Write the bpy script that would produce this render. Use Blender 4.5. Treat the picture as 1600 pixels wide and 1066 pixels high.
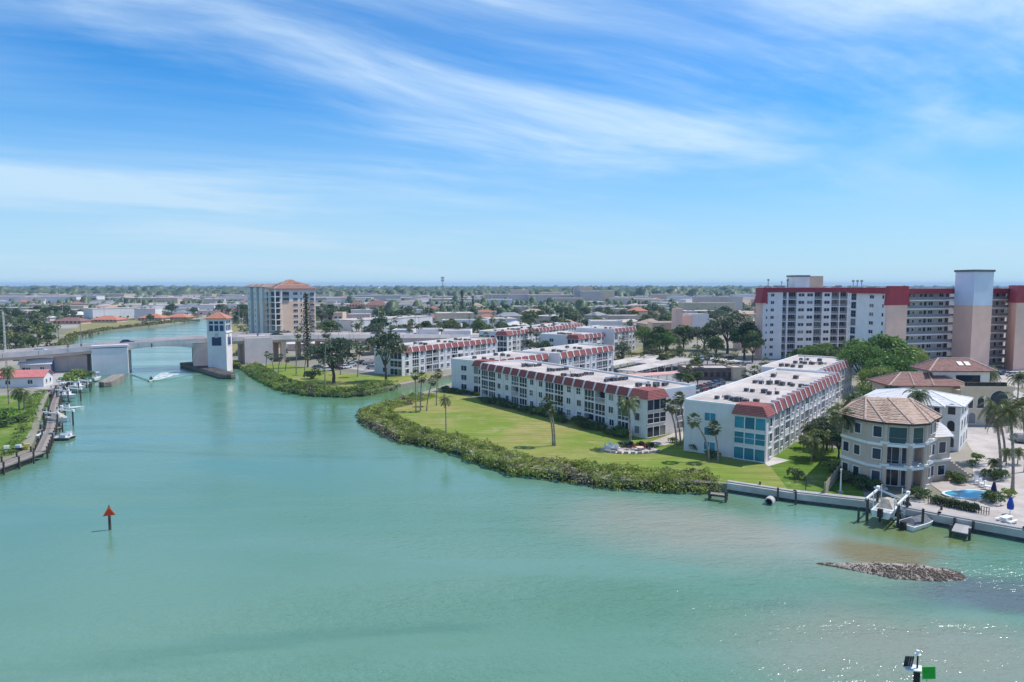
import bpy, math, random
import numpy as np
from mathutils import Vector, Matrix
R = math.radians
for o in list(bpy.data.objects): bpy.data.objects.remove(o)
SC = bpy.context.scene
COL = SC.collection
# ------------------------------------------------------------------ camera
CAM_H = 30.0; PITCH = math.atan((533-445)/1067.0); FPX = 1067.0
cd = bpy.data.cameras.new('camera'); cd.sensor_width = 36.0; cd.lens = 36.0*FPX/1600.0
cd.clip_start = 0.5; cd.clip_end = 40000
cam = bpy.data.objects.new('camera', cd); COL.objects.link(cam)
cam.location = (0, 0, CAM_H); cam.rotation_euler = (math.pi/2-PITCH, 0, 0)
SC.camera = cam
# ------------------------------------------------------------------ sky and sun
SUN_AZ = (0.94, 0.34); SUN_EL = 57.0            # where the sun stands (x right, y away)
sun_rot = math.atan2(SUN_AZ[0], SUN_AZ[1])
W = bpy.data.worlds.new('World'); SC.world = W; W.use_nodes = True
wn = W.node_tree.nodes; wl = W.node_tree.links
for n in list(wn): wn.remove(n)
def N(nodes, typ, **kw):
    n = nodes.new(typ)
    for k, v in kw.items():
        if k.startswith('i_'):
            key = k[2:]; key = int(key) if key.isdigit() else key.replace('_', ' ')
            n.inputs[key].default_value = v
        else: setattr(n, k, v)
    return n
def math_node(nodes, links, op, a, b=None, c=None, clamp=False):
    n = nodes.new('ShaderNodeMath'); n.operation = op; n.use_clamp = clamp
    for i, s in enumerate((a, b, c)):
        if s is None: continue
        if isinstance(s, (int, float)): n.inputs[i].default_value = s
        else: links.new(s, n.inputs[i])
    return n.outputs[0]
def mix_rgb(nodes, links, fac, a, b, blend='MIX'):
    n = nodes.new('ShaderNodeMix'); n.data_type = 'RGBA'; n.blend_type = blend
    for s, i in ((fac, 0), (a, 6), (b, 7)):
        if isinstance(s, (int, float)): n.inputs[i].default_value = s
        elif isinstance(s, (tuple, list)): n.inputs[i].default_value = (*s[:3], 1)
        else: links.new(s, n.inputs[i])
    return n.outputs[2]
sky = N(wn, 'ShaderNodeTexSky', sky_type='NISHITA', sun_disc=False, sun_elevation=R(SUN_EL), sun_rotation=sun_rot,
        altitude=0.0, air_density=1.0, dust_density=0.1, ozone_density=3.0)
hs = N(wn, 'ShaderNodeHueSaturation', i_Saturation=1.22, i_Value=1.0, i_Hue=0.502); tint = mix_rgb(wn, wl, 1.0, sky.outputs[0], (0.41, 0.77, 1.04), 'MULTIPLY'); wl.new(tint, hs.inputs['Color'])
tc = N(wn, 'ShaderNodeTexCoord')
sp = N(wn, 'ShaderNodeSeparateXYZ'); wl.new(tc.outputs['Generated'], sp.inputs[0])
sd = N(wn, 'ShaderNodeCombineXYZ'); wl.new(sp.outputs[0], sd.inputs[0]); wl.new(sp.outputs[1], sd.inputs[1]); wl.new(math_node(wn, wl, 'MAXIMUM', sp.outputs[2], 0.004), sd.inputs[2]); wl.new(sd.outputs[0], sky.inputs['Vector'])
zz = math_node(wn, wl, 'ADD', math_node(wn, wl, 'MAXIMUM', sp.outputs[2], 0.0), 0.10)
cx = math_node(wn, wl, 'DIVIDE', sp.outputs[0], zz); cy = math_node(wn, wl, 'DIVIDE', sp.outputs[1], zz)
cv = N(wn, 'ShaderNodeCombineXYZ'); wl.new(cx, cv.inputs[0]); wl.new(cy, cv.inputs[1])
# cirrus: long combed streaks high up, bent by a slow warp
warp = N(wn, 'ShaderNodeTexNoise', noise_dimensions='2D', i_Scale=0.55, i_Detail=2.0); wl.new(cv.outputs[0], warp.inputs['Vector'])
wv = N(wn, 'ShaderNodeVectorMath', operation='MULTIPLY_ADD'); wl.new(warp.outputs['Color'], wv.inputs[0])
wv.inputs[1].default_value = (0.38, 0.38, 0); wl.new(cv.outputs[0], wv.inputs[2])
def streak(rot, sx, sy, scale, detail, off, rough=0.6, dist=0.4):
    mp = N(wn, 'ShaderNodeMapping', vector_type='TEXTURE'); mp.inputs['Rotation'].default_value = (0, 0, R(rot)); mp.inputs['Scale'].default_value = (sx, sy, 1)
    mp.inputs['Location'].default_value = (off, off*0.37, 0)
    wl.new(wv.outputs[0], mp.inputs['Vector'])
    t = N(wn, 'ShaderNodeTexNoise', noise_dimensions='2D', i_Scale=scale, i_Detail=detail, i_Roughness=rough, i_Distortion=dist)
    wl.new(mp.outputs[0], t.inputs['Vector']); return t.outputs['Fac']
def ramp(nodes, links, fac, a, b, lo=0.0, hi=1.0):
    n = nodes.new('ShaderNodeMapRange'); n.interpolation_type = 'SMOOTHSTEP'
    n.inputs[1].default_value = a; n.inputs[2].default_value = b; n.inputs[3].default_value = lo; n.inputs[4].default_value = hi
    links.new(fac, n.inputs[0]); return n.outputs[0]
s1 = streak(31, 2.3, 1.0, 0.85, 9.0, 63.1, 0.58, 0.25)
s2 = streak(27, 3.4, 0.5, 1.0, 9.0, 7.7, 0.62, 0.2)
cover = streak(31, 2.4, 1.3, 0.45, 3.0, 2.7, 0.5, 0.2)
big = ramp(wn, wl, s1, 0.40, 0.78); fine = ramp(wn, wl, s2, 0.38, 0.80); cov = ramp(wn, wl, cover, 0.34, 0.62)
dens = math_node(wn, wl, 'MULTIPLY', math_node(wn, wl, 'ADD', math_node(wn, wl, 'MULTIPLY', big, 0.92), math_node(wn, wl, 'MULTIPLY', fine, 0.24)), math_node(wn, wl, 'ADD', math_node(wn, wl, 'MULTIPLY', cov, 0.80), 0.24))
veil = math_node(wn, wl, 'ADD', dens, ramp(wn, wl, cover, 0.3, 0.75, 0.0, 0.18), clamp=True)
veil = math_node(wn, wl, 'MINIMUM', veil, 0.78)
csky = mix_rgb(wn, wl, veil, hs.outputs[0], (4.7, 5.9, 6.9))
# moist air low in the sky, the same all round the horizon
low = ramp(wn, wl, sp.outputs[2], 0.0, 0.30, 0.85, 0.0)
csky = mix_rgb(wn, wl, low, csky, (3.3, 4.6, 5.7))
bg = N(wn, 'ShaderNodeBackground', i_Strength=0.122); wl.new(csky, bg.inputs['Color'])
wo = N(wn, 'ShaderNodeOutputWorld'); wl.new(bg.outputs[0], wo.inputs['Surface'])
sl = bpy.data.lights.new('sun', 'SUN'); sl.energy = 3.3; sl.angle = R(0.53); sl.color = (1.0, 0.955, 0.89)
sun = bpy.data.objects.new('sun', sl); COL.objects.link(sun)
sv = Vector((SUN_AZ[0]*math.cos(R(SUN_EL)), SUN_AZ[1]*math.cos(R(SUN_EL)), math.sin(R(SUN_EL))))
sun.rotation_euler = sv.to_track_quat('Z', 'Y').to_euler(); sun.location = (60, 20, 120)
vs = SC.view_settings; SC.display_settings.display_device = 'sRGB'
vs.view_transform = 'Standard'; vs.look = 'None'; vs.exposure = 0.38; vs.gamma = 1.0; vs.use_curve_mapping = False
SC.render.engine = 'CYCLES'
cy_ = SC.cycles; cy_.use_denoising = True; cy_.max_bounces = 6; cy_.diffuse_bounces = 3; cy_.glossy_bounces = 3
cy_.transmission_bounces = 3; cy_.transparent_max_bounces = 4; cy_.volume_bounces = 0; cy_.caustics_reflective = False; cy_.caustics_refractive = False
cy_.sample_clamp_indirect = 4.0
# ------------------------------------------------------------------ helpers
def at(px, py, z=0.0):
    """a spot on the level z, read off the photograph (a survey of the ground plan)"""
    dx = (px-800)/FPX; dz = -(py-533)/FPX
    cyy = math.cos(PITCH)+dz*math.sin(PITCH); cz = -math.sin(PITCH)+dz*math.cos(PITCH)
    t = (z-CAM_H)/cz
    return Vector((dx*t, cyy*t, z))
def atx(px, Y):
    return (px-800)/FPX*Y*1.0
def zat(py, Y):
    dz = -(py-533)/FPX
    cyy = math.cos(PITCH)+dz*math.sin(PITCH); cz = -math.sin(PITCH)+dz*math.cos(PITCH)
    return CAM_H+cz*Y/cyy
def tag(o, label=None, cat=None, group=None, kind=None):
    if label: o['label'] = label
    if cat: o['category'] = cat
    if group: o['group'] = group
    if kind: o['kind'] = kind
    return o
def empty(name, loc, rz=0.0, label=None, cat=None, group=None):
    o = bpy.data.objects.new(name, None); COL.objects.link(o); o.empty_display_size = 0.5
    o.location = loc; o.rotation_euler = (0, 0, rz)
    return tag(o, label, cat, group)
def link(name, me, parent=None, loc=(0,0,0), rz=0.0, sc=None, mat=None):
    o = bpy.data.objects.new(name, me); COL.objects.link(o)
    if parent is not None: o.parent = parent
    o.location = loc; o.rotation_euler = (0, 0, rz) if isinstance(rz, (int, float)) else rz
    if sc is not None: o.scale = (sc, sc, sc) if isinstance(sc, (int, float)) else sc
    if mat is not None and me.materials:
        o.material_slots[0].link = 'OBJECT'; o.material_slots[0].material = mat
    return o
class MB:
    def __init__(s): s.v = []; s.f = []; s.m = []; s.T = None
    def add(s, pts, faces, mat=0):
        n = len(s.v)
        s.v += [tuple(p) for p in pts]
        s.f += [tuple(i+n for i in f) for f in faces]; s.m += [mat]*len(faces); return s
    def poly(s, pts, mat=0): return s.add(pts, [tuple(range(len(pts)))], mat)
    def box(s, x0, x1, y0, y1, z0, z1, mat=0):
        if x0 > x1: x0, x1 = x1, x0
        if y0 > y1: y0, y1 = y1, y0
        return s.add([(x0,y0,z0),(x1,y0,z0),(x1,y1,z0),(x0,y1,z0),(x0,y0,z1),(x1,y0,z1),(x1,y1,z1),(x0,y1,z1)],
              [(3,2,1,0),(4,5,6,7),(0,1,5,4),(1,2,6,5),(2,3,7,6),(3,0,4,7)], mat)
    def obox(s, c, size, rz=0.0, mat=0, pitch=0.0):
        M = Matrix.Rotation(rz, 3, 'Z') @ Matrix.Rotation(pitch, 3, 'X')
        hx, hy, hz = (q/2 for q in size); c = Vector(c)
        P = [c+M@Vector((a*hx, b*hy, d*hz)) for d in (-1,1) for a, b in ((-1,-1),(1,-1),(1,1),(-1,1))]
        return s.add(P, [(3,2,1,0),(4,5,6,7),(0,1,5,4),(1,2,6,5),(2,3,7,6),(3,0,4,7)], mat)
    def prism(s, poly, z0, z1, mat=0, top=None, bottom=True):
        n = len(poly)
        P = [(p[0],p[1],z0) for p in poly]+[(p[0],p[1],z1) for p in poly]
        s.add(P, [(i,(i+1)%n,n+(i+1)%n,n+i) for i in range(n)], mat)
        s.poly([(p[0],p[1],z1) for p in poly], mat if top is None else top)
        if bottom: s.poly([(p[0],p[1],z0) for p in reversed(poly)], mat)
        return s
    def frus(s, lo, hi, mat=0, cap=True):
        """loft between two closed rings of 3D points"""
        n = len(lo); s.add(list(lo)+list(hi), [(i,(i+1)%n,n+(i+1)%n,n+i) for i in range(n)], mat)
        if cap: s.poly(list(hi), mat); s.poly(list(reversed(lo)), mat)
        return s
    def tube(s, pts, rad, n=6, mat=0, cap=True):
        pts = [Vector(p) for p in pts]; rings = []
        if isinstance(rad, (int, float)): rad = [rad]*len(pts)
        for i, p in enumerate(pts):
            d = (pts[min(i+1,len(pts)-1)]-pts[max(i-1,0)]).normalized()
            a = d.cross(Vector((0,0,1)) if abs(d.z) < 0.95 else Vector((1,0,0))).normalized(); b = d.cross(a)
            rings.append([p+(a*math.cos(2*math.pi*k/n)+b*math.sin(2*math.pi*k/n))*rad[i] for k in range(n)])
        base = len(s.v)
        for r in rings: s.v += [tuple(q) for q in r]
        for i in range(len(pts)-1):
            for k in range(n):
                s.f.append((base+i*n+k, base+(i+1)*n+k, base+(i+1)*n+(k+1)%n, base+i*n+(k+1)%n)); s.m.append(mat)
        if cap:
            s.f.append(tuple(base+k for k in range(n))); s.m.append(mat)
            e = base+(len(pts)-1)*n
            s.f.append(tuple(e+n-1-k for k in range(n))); s.m.append(mat)
        return s
    def mesh(s, name, mats, smooth=False):
        me = bpy.data.meshes.new(name); me.from_pydata(s.v, [], s.f)
        if not isinstance(mats, (list, tuple)): mats = [mats]
        for m in mats: me.materials.append(m)
        if len(mats) > 1: me.polygons.foreach_set('material_index', s.m)
        if smooth: me.polygons.foreach_set('use_smooth', [True]*len(s.f))
        me.update(); return me
    def build(s, name, mats, parent=None, smooth=False, loc=(0,0,0), rz=0.0):
        return link(name, s.mesh(name, mats, smooth), parent, loc, rz)
def sheet(name, poly, z, m, parent=None):
    return MB().poly([(p[0], p[1], z) for p in poly]).build(name, m, parent)
MESH = {}
def cached(key, fn):
    if key not in MESH: MESH[key] = fn()
    return MESH[key]
# ------------------------------------------------------------------ materials
def material(name, color, rough=0.7, var=0.12, scale=0.6, bump=0.0, bscale=6.0, metal=0.0, color2=None, stain=0.0, rnd=0.0, spec=0.4, stretch=(1,1,1), detail=4.0, coords='Object'):
    m = bpy.data.materials.new(name); m.use_nodes = True; nt = m.node_tree; ns = nt.nodes; ls = nt.links
    b = ns['Principled BSDF']; b.inputs['Roughness'].default_value = rough; b.inputs['Metallic'].default_value = metal
    b.inputs['Specular IOR Level'].default_value = spec
    t = ns.new('ShaderNodeTexCoord')
    mp = ns.new('ShaderNodeMapping'); mp.inputs['Scale'].default_value = stretch; ls.new(t.outputs[coords], mp.inputs[0])
    nz = N(ns, 'ShaderNodeTexNoise', i_Scale=scale, i_Detail=detail, i_Roughness=0.6); ls.new(mp.outputs[0], nz.inputs['Vector'])
    c2 = color2 or tuple(c*(1-var*1.6) for c in color)
    c1 = color if color2 else tuple(min(1.0, c*(1+var*0.6)) for c in color)
    fac = ramp(ns, ls, nz.outputs['Fac'], 0.30, 0.70)
    col = mix_rgb(ns, ls, fac, c2, c1)
    if stain:
        mp2 = ns.new('ShaderNodeMapping'); mp2.inputs['Scale'].default_value = (1.3, 1.3, 0.10); ls.new(t.outputs[coords], mp2.inputs[0])
        n2 = N(ns, 'ShaderNodeTexNoise', i_Scale=1.0, i_Detail=5.0, i_Roughness=0.65); ls.new(mp2.outputs[0], n2.inputs['Vector'])
        col = mix_rgb(ns, ls, ramp(ns, ls, n2.outputs['Fac'], 0.50, 0.78, 0.0, stain), col, tuple(c*0.55 for c in color))
    if rnd:
        oi = ns.new('ShaderNodeObjectInfo')
        v = ns.new('ShaderNodeHueSaturation')
        ls.new(math_node(ns, ls, 'MULTIPLY_ADD', oi.outputs['Random'], rnd*2, 1-rnd), v.inputs['Value'])
        ls.new(math_node(ns, ls, 'MULTIPLY_ADD', oi.outputs['Random'], 0.04*rnd, 0.5-0.02*rnd), v.inputs['Hue'])
        ls.new(col, v.inputs['Color']); col = v.outputs[0]
    ls.new(col, b.inputs['Base Color'])
    if bump:
        n3 = N(ns, 'ShaderNodeTexNoise', i_Scale=bscale, i_Detail=3.0); ls.new(mp.outputs[0], n3.inputs['Vector'])
        bp = N(ns, 'ShaderNodeBump', i_Strength=min(1.0, bump), i_Distance=0.08); ls.new(n3.outputs['Fac'], bp.inputs['Height']); ls.new(bp.outputs[0], b.inputs['Normal'])
    return m
def glass_mat(name, color, rough=0.06, rnd=0.35, blinds=0.0):
    m = bpy.data.materials.new(name); m.use_nodes = True; ns = m.node_tree.nodes; ls = m.node_tree.links; b = ns['Principled BSDF']
    oi = ns.new('ShaderNodeObjectInfo'); t = ns.new('ShaderNodeTexCoord')
    nz = N(ns, 'ShaderNodeTexNoise', i_Scale=0.9, i_Detail=2.0); ls.new(t.outputs['Object'], nz.inputs['Vector'])
    k = math_node(ns, ls, 'MULTIPLY', oi.outputs['Random'], nz.outputs['Fac'])
    c = mix_rgb(ns, ls, k, color, tuple(min(1, q*2.6+0.03) for q in color))
    if blinds:
        r2 = math_node(ns, ls, 'FRACT', math_node(ns, ls, 'MULTIPLY', oi.outputs['Random'], 7.31))
        c = mix_rgb(ns, ls, ramp(ns, ls, r2, 0.84, 0.88, 0.0, blinds), c, (0.36, 0.35, 0.33))
    ls.new(c, b.inputs['Base Color'])
    b.inputs['Roughness'].default_value = rough; b.inputs['Specular IOR Level'].default_value = 0.32
    return m
def leaf_mat(name, c1, c2, rnd=0.25, trans=0.25, scale=0.35):
    m = bpy.data.materials.new(name); m.use_nodes = True; ns = m.node_tree.nodes; ls = m.node_tree.links
    for n in list(ns): ns.remove(n)
    t = ns.new('ShaderNodeTexCoord'); oi = ns.new('ShaderNodeObjectInfo'); g = ns.new('ShaderNodeNewGeometry')
    nz = N(ns, 'ShaderNodeTexNoise', i_Scale=scale, i_Detail=3.0); ls.new(t.outputs['Object'], nz.inputs['Vector'])
    f = math_node(ns, ls, 'ADD', math_node(ns, ls, 'MULTIPLY', g.outputs['Random Per Island'], 0.55), math_node(ns, ls, 'MULTIPLY', ramp(ns, ls, nz.outputs['Fac'], 0.3, 0.7), 0.45))
    c = mix_rgb(ns, ls, f, c1, c2)
    v = ns.new('ShaderNodeHueSaturation'); ls.new(c, v.inputs['Color'])
    ls.new(math_node(ns, ls, 'MULTIPLY_ADD', oi.outputs['Random'], rnd*2, 1-rnd), v.inputs['Value'])
    ls.new(math_node(ns, ls, 'MULTIPLY_ADD', oi.outputs['Random'], -0.06, 0.53), v.inputs['Hue'])
    d = ns.new('ShaderNodeBsdfDiffuse'); tr = ns.new('ShaderNodeBsdfTranslucent'); gl = N(ns, 'ShaderNodeBsdfGlossy', i_Roughness=0.45)
    ls.new(v.outputs[0], d.inputs[0]); ls.new(v.outputs[0], tr.inputs[0]); gl.inputs[0].default_value = (0.5, 0.55, 0.5, 1)
    mx = N(ns, 'ShaderNodeMixShader', i_0=trans); ls.new(d.outputs[0], mx.inputs[1]); ls.new(tr.outputs[0], mx.inputs[2])
    m2 = N(ns, 'ShaderNodeMixShader', i_0=0.05); ls.new(mx.outputs[0], m2.inputs[1]); ls.new(gl.outputs[0], m2.inputs[2])
    o = ns.new('ShaderNodeOutputMaterial'); ls.new(m2.outputs[0], o.inputs[0]); return m
def tile_mat(name, color, pitch=0.35, rnd=0.0, color2=None):
    """clay tiles: courses across the slope, running down it"""
    m = material(name, color, 0.75, 0.22, 1.6, color2=color2, rnd=rnd)
    ns = m.node_tree.nodes; ls = m.node_tree.links; b = ns['Principled BSDF']
    t = ns.new('ShaderNodeTexCoord'); s = ns.new('ShaderNodeSeparateXYZ'); ls.new(t.outputs['Object'], s.inputs[0])
    w = math_node(ns, ls, 'SINE', math_node(ns, ls, 'MULTIPLY', s.outputs[2], 2*math.pi/(pitch*0.55)))
    w2 = math_node(ns, ls, 'SINE', math_node(ns, ls, 'MULTIPLY', math_node(ns, ls, 'ADD', s.outputs[0], s.outputs[1]), 2*math.pi/pitch))
    bp = N(ns, 'ShaderNodeBump', i_Strength=0.7, i_Distance=0.05); ls.new(math_node(ns, ls, 'ADD', w, math_node(ns, ls, 'MULTIPLY', w2, 0.7)), bp.inputs['Height'])
    ls.new(bp.outputs[0], b.inputs['Normal']); return m
M = {}
M['stucco'] = material('white_stucco', (0.74, 0.715, 0.715), 0.85, 0.05, 0.35, 0.25, 9, stain=0.34)
M['stucco_d'] = material('lilac_stucco', (0.84, 0.81, 0.80), 0.85, 0.05, 0.3, 0.2, 9, stain=0.15)
M['trim'] = material('white_trim', (0.82, 0.82, 0.80), 0.6, 0.04, 0.8)
M['membrane'] = material('white_roof_membrane', (0.64, 0.555, 0.50), 0.8, 0.16, 0.16, 0.3, 2, detail=10, color2=(0.41, 0.345, 0.31))
M['mansard'] = tile_mat('red_metal_tile', (0.35, 0.098, 0.086), 0.45, color2=(0.26, 0.072, 0.065))
M['red_deep'] = material('crimson_fascia', (0.36, 0.030, 0.045), 0.6, 0.12, 0.4)
M['glass'] = glass_mat('dark_glass', (0.018, 0.026, 0.04), blinds=0.55)
M['glass_teal'] = glass_mat('teal_glass', (0.018, 0.15, 0.21), rnd=0.2)
M['screen'] = glass_mat('lanai_screen', (0.035, 0.045, 0.06), 0.5)
M['concrete'] = material('pale_concrete', (0.56, 0.52, 0.48), 0.85, 0.14, 0.35, 0.3, 5, stain=0.2)
M['pink_conc'] = material('pink_concrete', (0.62, 0.50, 0.46), 0.85, 0.08, 0.25, 0.2, 5, stain=0.25)
M['lilac_conc'] = material('lilac_painted_concrete', (0.85, 0.75, 0.75), 0.85, 0.06, 0.25, 0.2, 5, stain=0.22)
M['asphalt'] = material('bleached_asphalt', (0.30, 0.28, 0.27), 0.9, 0.18, 0.15, 0.2, 4)
M['road'] = material('bridge_road', (0.60, 0.53, 0.49), 0.9, 0.12, 0.12)
M['ac'] = material('grey_sheet_metal', (0.30, 0.30, 0.31), 0.5, 0.2, 2.0, metal=0.3)
M['ac_dark'] = material('condenser_grille', (0.10, 0.10, 0.105), 0.7, 0.3, 3.0)
M['wood'] = material('weathered_wood', (0.32, 0.27, 0.23), 0.85, 0.3, 1.2, 0.4, 8, stretch=(1,1,0.2))
M['pile'] = material('wet_piling', (0.10, 0.085, 0.075), 0.8, 0.4, 1.0, 0.4, 6, stretch=(1,1,0.3))
M['metal'] = material('galvanised_metal', (0.55, 0.56, 0.58), 0.4, 0.1, 2.0, metal=0.6)
M['black'] = material('black_plastic', (0.015, 0.015, 0.017), 0.5, 0.2, 2.0)
M['gelcoat'] = material('white_gelcoat', (0.80, 0.80, 0.79), 0.25, 0.04, 1.0)
M['canvas'] = material('grey_canvas', (0.16, 0.165, 0.18), 0.9, 0.2, 2.0)
M['tan_canvas'] = material('tan_canvas', (0.55, 0.47, 0.38), 0.9, 0.2, 2.0)
M['bark'] = material('palm_bark', (0.33, 0.29, 0.25), 0.9, 0.3, 1.2, 0.5, 6, stretch=(1,1,3))
M['bark_d'] = material('dark_bark', (0.13, 0.105, 0.085), 0.9, 0.3, 1.5, 0.5, 5)
M['palm'] = leaf_mat('palm_frond', (0.060, 0.095, 0.026), (0.23, 0.26, 0.10), 0.25, 0.34)
M['palm_dry'] = leaf_mat('dry_frond', (0.12, 0.085, 0.045), (0.24, 0.18, 0.10), 0.2, 0.2)
M['coco'] = leaf_mat('coconut_frond', (0.045, 0.065, 0.018), (0.19, 0.205, 0.075), 0.2, 0.3)
M['leaf'] = leaf_mat('broad_leaf', (0.050, 0.092, 0.028), (0.190, 0.255, 0.085), 0.3, 0.36)
M['leaf_bright'] = leaf_mat('bright_leaf', (0.090, 0.160, 0.028), (0.31, 0.41, 0.10), 0.15, 0.38)
M['leaf_grey'] = leaf_mat('grey_green_leaf', (0.065, 0.095, 0.05), (0.22, 0.25, 0.14), 0.2, 0.34)
M['needle'] = leaf_mat('pine_needle', (0.016, 0.030, 0.018), (0.075, 0.095, 0.055), 0.2, 0.15)
M['mangrove'] = leaf_mat('mangrove_leaf', (0.115, 0.195, 0.030), (0.38, 0.48, 0.12), 0.1, 0.45, 0.22)
M['mangrove_d'] = leaf_mat('mangrove_dark_leaf', (0.09, 0.115, 0.035), (0.29, 0.31, 0.11), 0.1, 0.35, 0.25)
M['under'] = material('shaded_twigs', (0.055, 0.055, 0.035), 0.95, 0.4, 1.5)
M['terracotta'] = tile_mat('terracotta_tile', (0.42, 0.20, 0.13), 0.4, color2=(0.30, 0.13, 0.09))
M['clay'] = tile_mat('sun_bleached_clay_tile', (0.56, 0.40, 0.30), 0.42, color2=(0.38, 0.255, 0.185))
M['ridge'] = material('ridge_cap', (0.60, 0.43, 0.34), 0.8, 0.2, 2.0)
M['brown_tile'] = tile_mat('brown_tile', (0.33, 0.17, 0.135), 0.42, color2=(0.22, 0.10, 0.085))
M['white_tile'] = tile_mat('white_tile', (0.74, 0.71, 0.69), 0.4, color2=(0.62, 0.59, 0.57))
M['beige'] = material('beige_stucco', (0.58, 0.455, 0.365), 0.85, 0.06, 0.4, 0.25, 9, stain=0.14)
M['cream'] = material('cream_stucco', (0.66, 0.54, 0.38), 0.85, 0.06, 0.4, 0.25, 9, stain=0.15)
M['coral'] = material('coral_stucco', (0.86, 0.57, 0.46), 0.85, 0.05, 0.2, 0.2, 9, stain=0.12)
M['peach'] = material('peach_stucco', (0.76, 0.54, 0.40), 0.85, 0.05, 0.2, 0.2, 9, stain=0.12)
def add_seams(m, pitch=2.4, amt=0.35):
    """laps of the roofing sheet and ponding stains"""
    ns = m.node_tree.nodes; ls = m.node_tree.links; b = ns['Principled BSDF']; src = b.inputs['Base Color'].links[0].from_socket
    t = ns.new('ShaderNodeTexCoord'); s = ns.new('ShaderNodeSeparateXYZ'); ls.new(t.outputs['Object'], s.inputs[0])
    f = math_node(ns, ls, 'FRACT', math_node(ns, ls, 'DIVIDE', s.outputs[1], pitch)); line = math_node(ns, ls, 'LESS_THAN', f, 0.05)
    c = mix_rgb(ns, ls, math_node(ns, ls, 'MULTIPLY', line, amt), src, (0.30,0.27,0.255))
    n = N(ns, 'ShaderNodeTexNoise', i_Scale=0.10, i_Detail=6.0, i_Roughness=0.7, i_Distortion=1.2); ls.new(t.outputs['Object'], n.inputs['Vector'])
    c = mix_rgb(ns, ls, ramp(ns, ls, n.outputs['Fac'], 0.54, 0.66, 0.0, 0.55), c, (0.36,0.32,0.30)); ls.new(c, b.inputs['Base Color'])
add_seams(M['membrane'])
# ------------------------------------------------------------------ the setting: water, land, lawns, paving
LZ = 1.2
def pl(*pts): return [at(x, y, LZ)[:2] for x, y in pts]
LEFT_BANK = [(-100,60), (-85,85), (-83.6,108.7), (-83.4,116), (-95,135), (-113,163), (-127.5,187), (-131,206), (-150,240), (-170,256), (-205,310), (-243,380), (-256,430), (-256,493), (-263,575), (-268,600)]
RIGHT_BANK = [(-256,604), (-243,560), (-205,490), (-170,410), (-138,335), (-120,285), (-113,262), (-100,247), (-92,235), (-82,218), (-66,193.5), (-56,184), (-46,180.5), (-40,183), (-31.5,197.5), (-20,217), (-8,232), (-4,229), (-14,209), (-19,196), (-25,180), (-31,166), (-35,155.5), (-30.5,144), (-22,130), (-11.6,122), (-6.6,115), (0,107), (8,103), (15,99), (23,98.0), (29,97.6), (31.7,97.0), (32.9,96.4), (39.1,92.5), (47.2,89.0), (53.4,83.4), (56.8,81.2), (60.1,78.1), (76,63), (150,20)]
LAND = [(7000,20), (7000,7000), (-7000,7000), (-7000,60)]+LEFT_BANK+RIGHT_BANK
M['ground'] = material('town_ground', (0.40, 0.35, 0.30), 0.95, 0.3, 0.02, color2=(0.17, 0.17, 0.10), detail=9)
gb = MB().prism(LAND, -2.0, LZ); gb.build('ground', M['ground'])['kind'] = 'structure'

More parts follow.
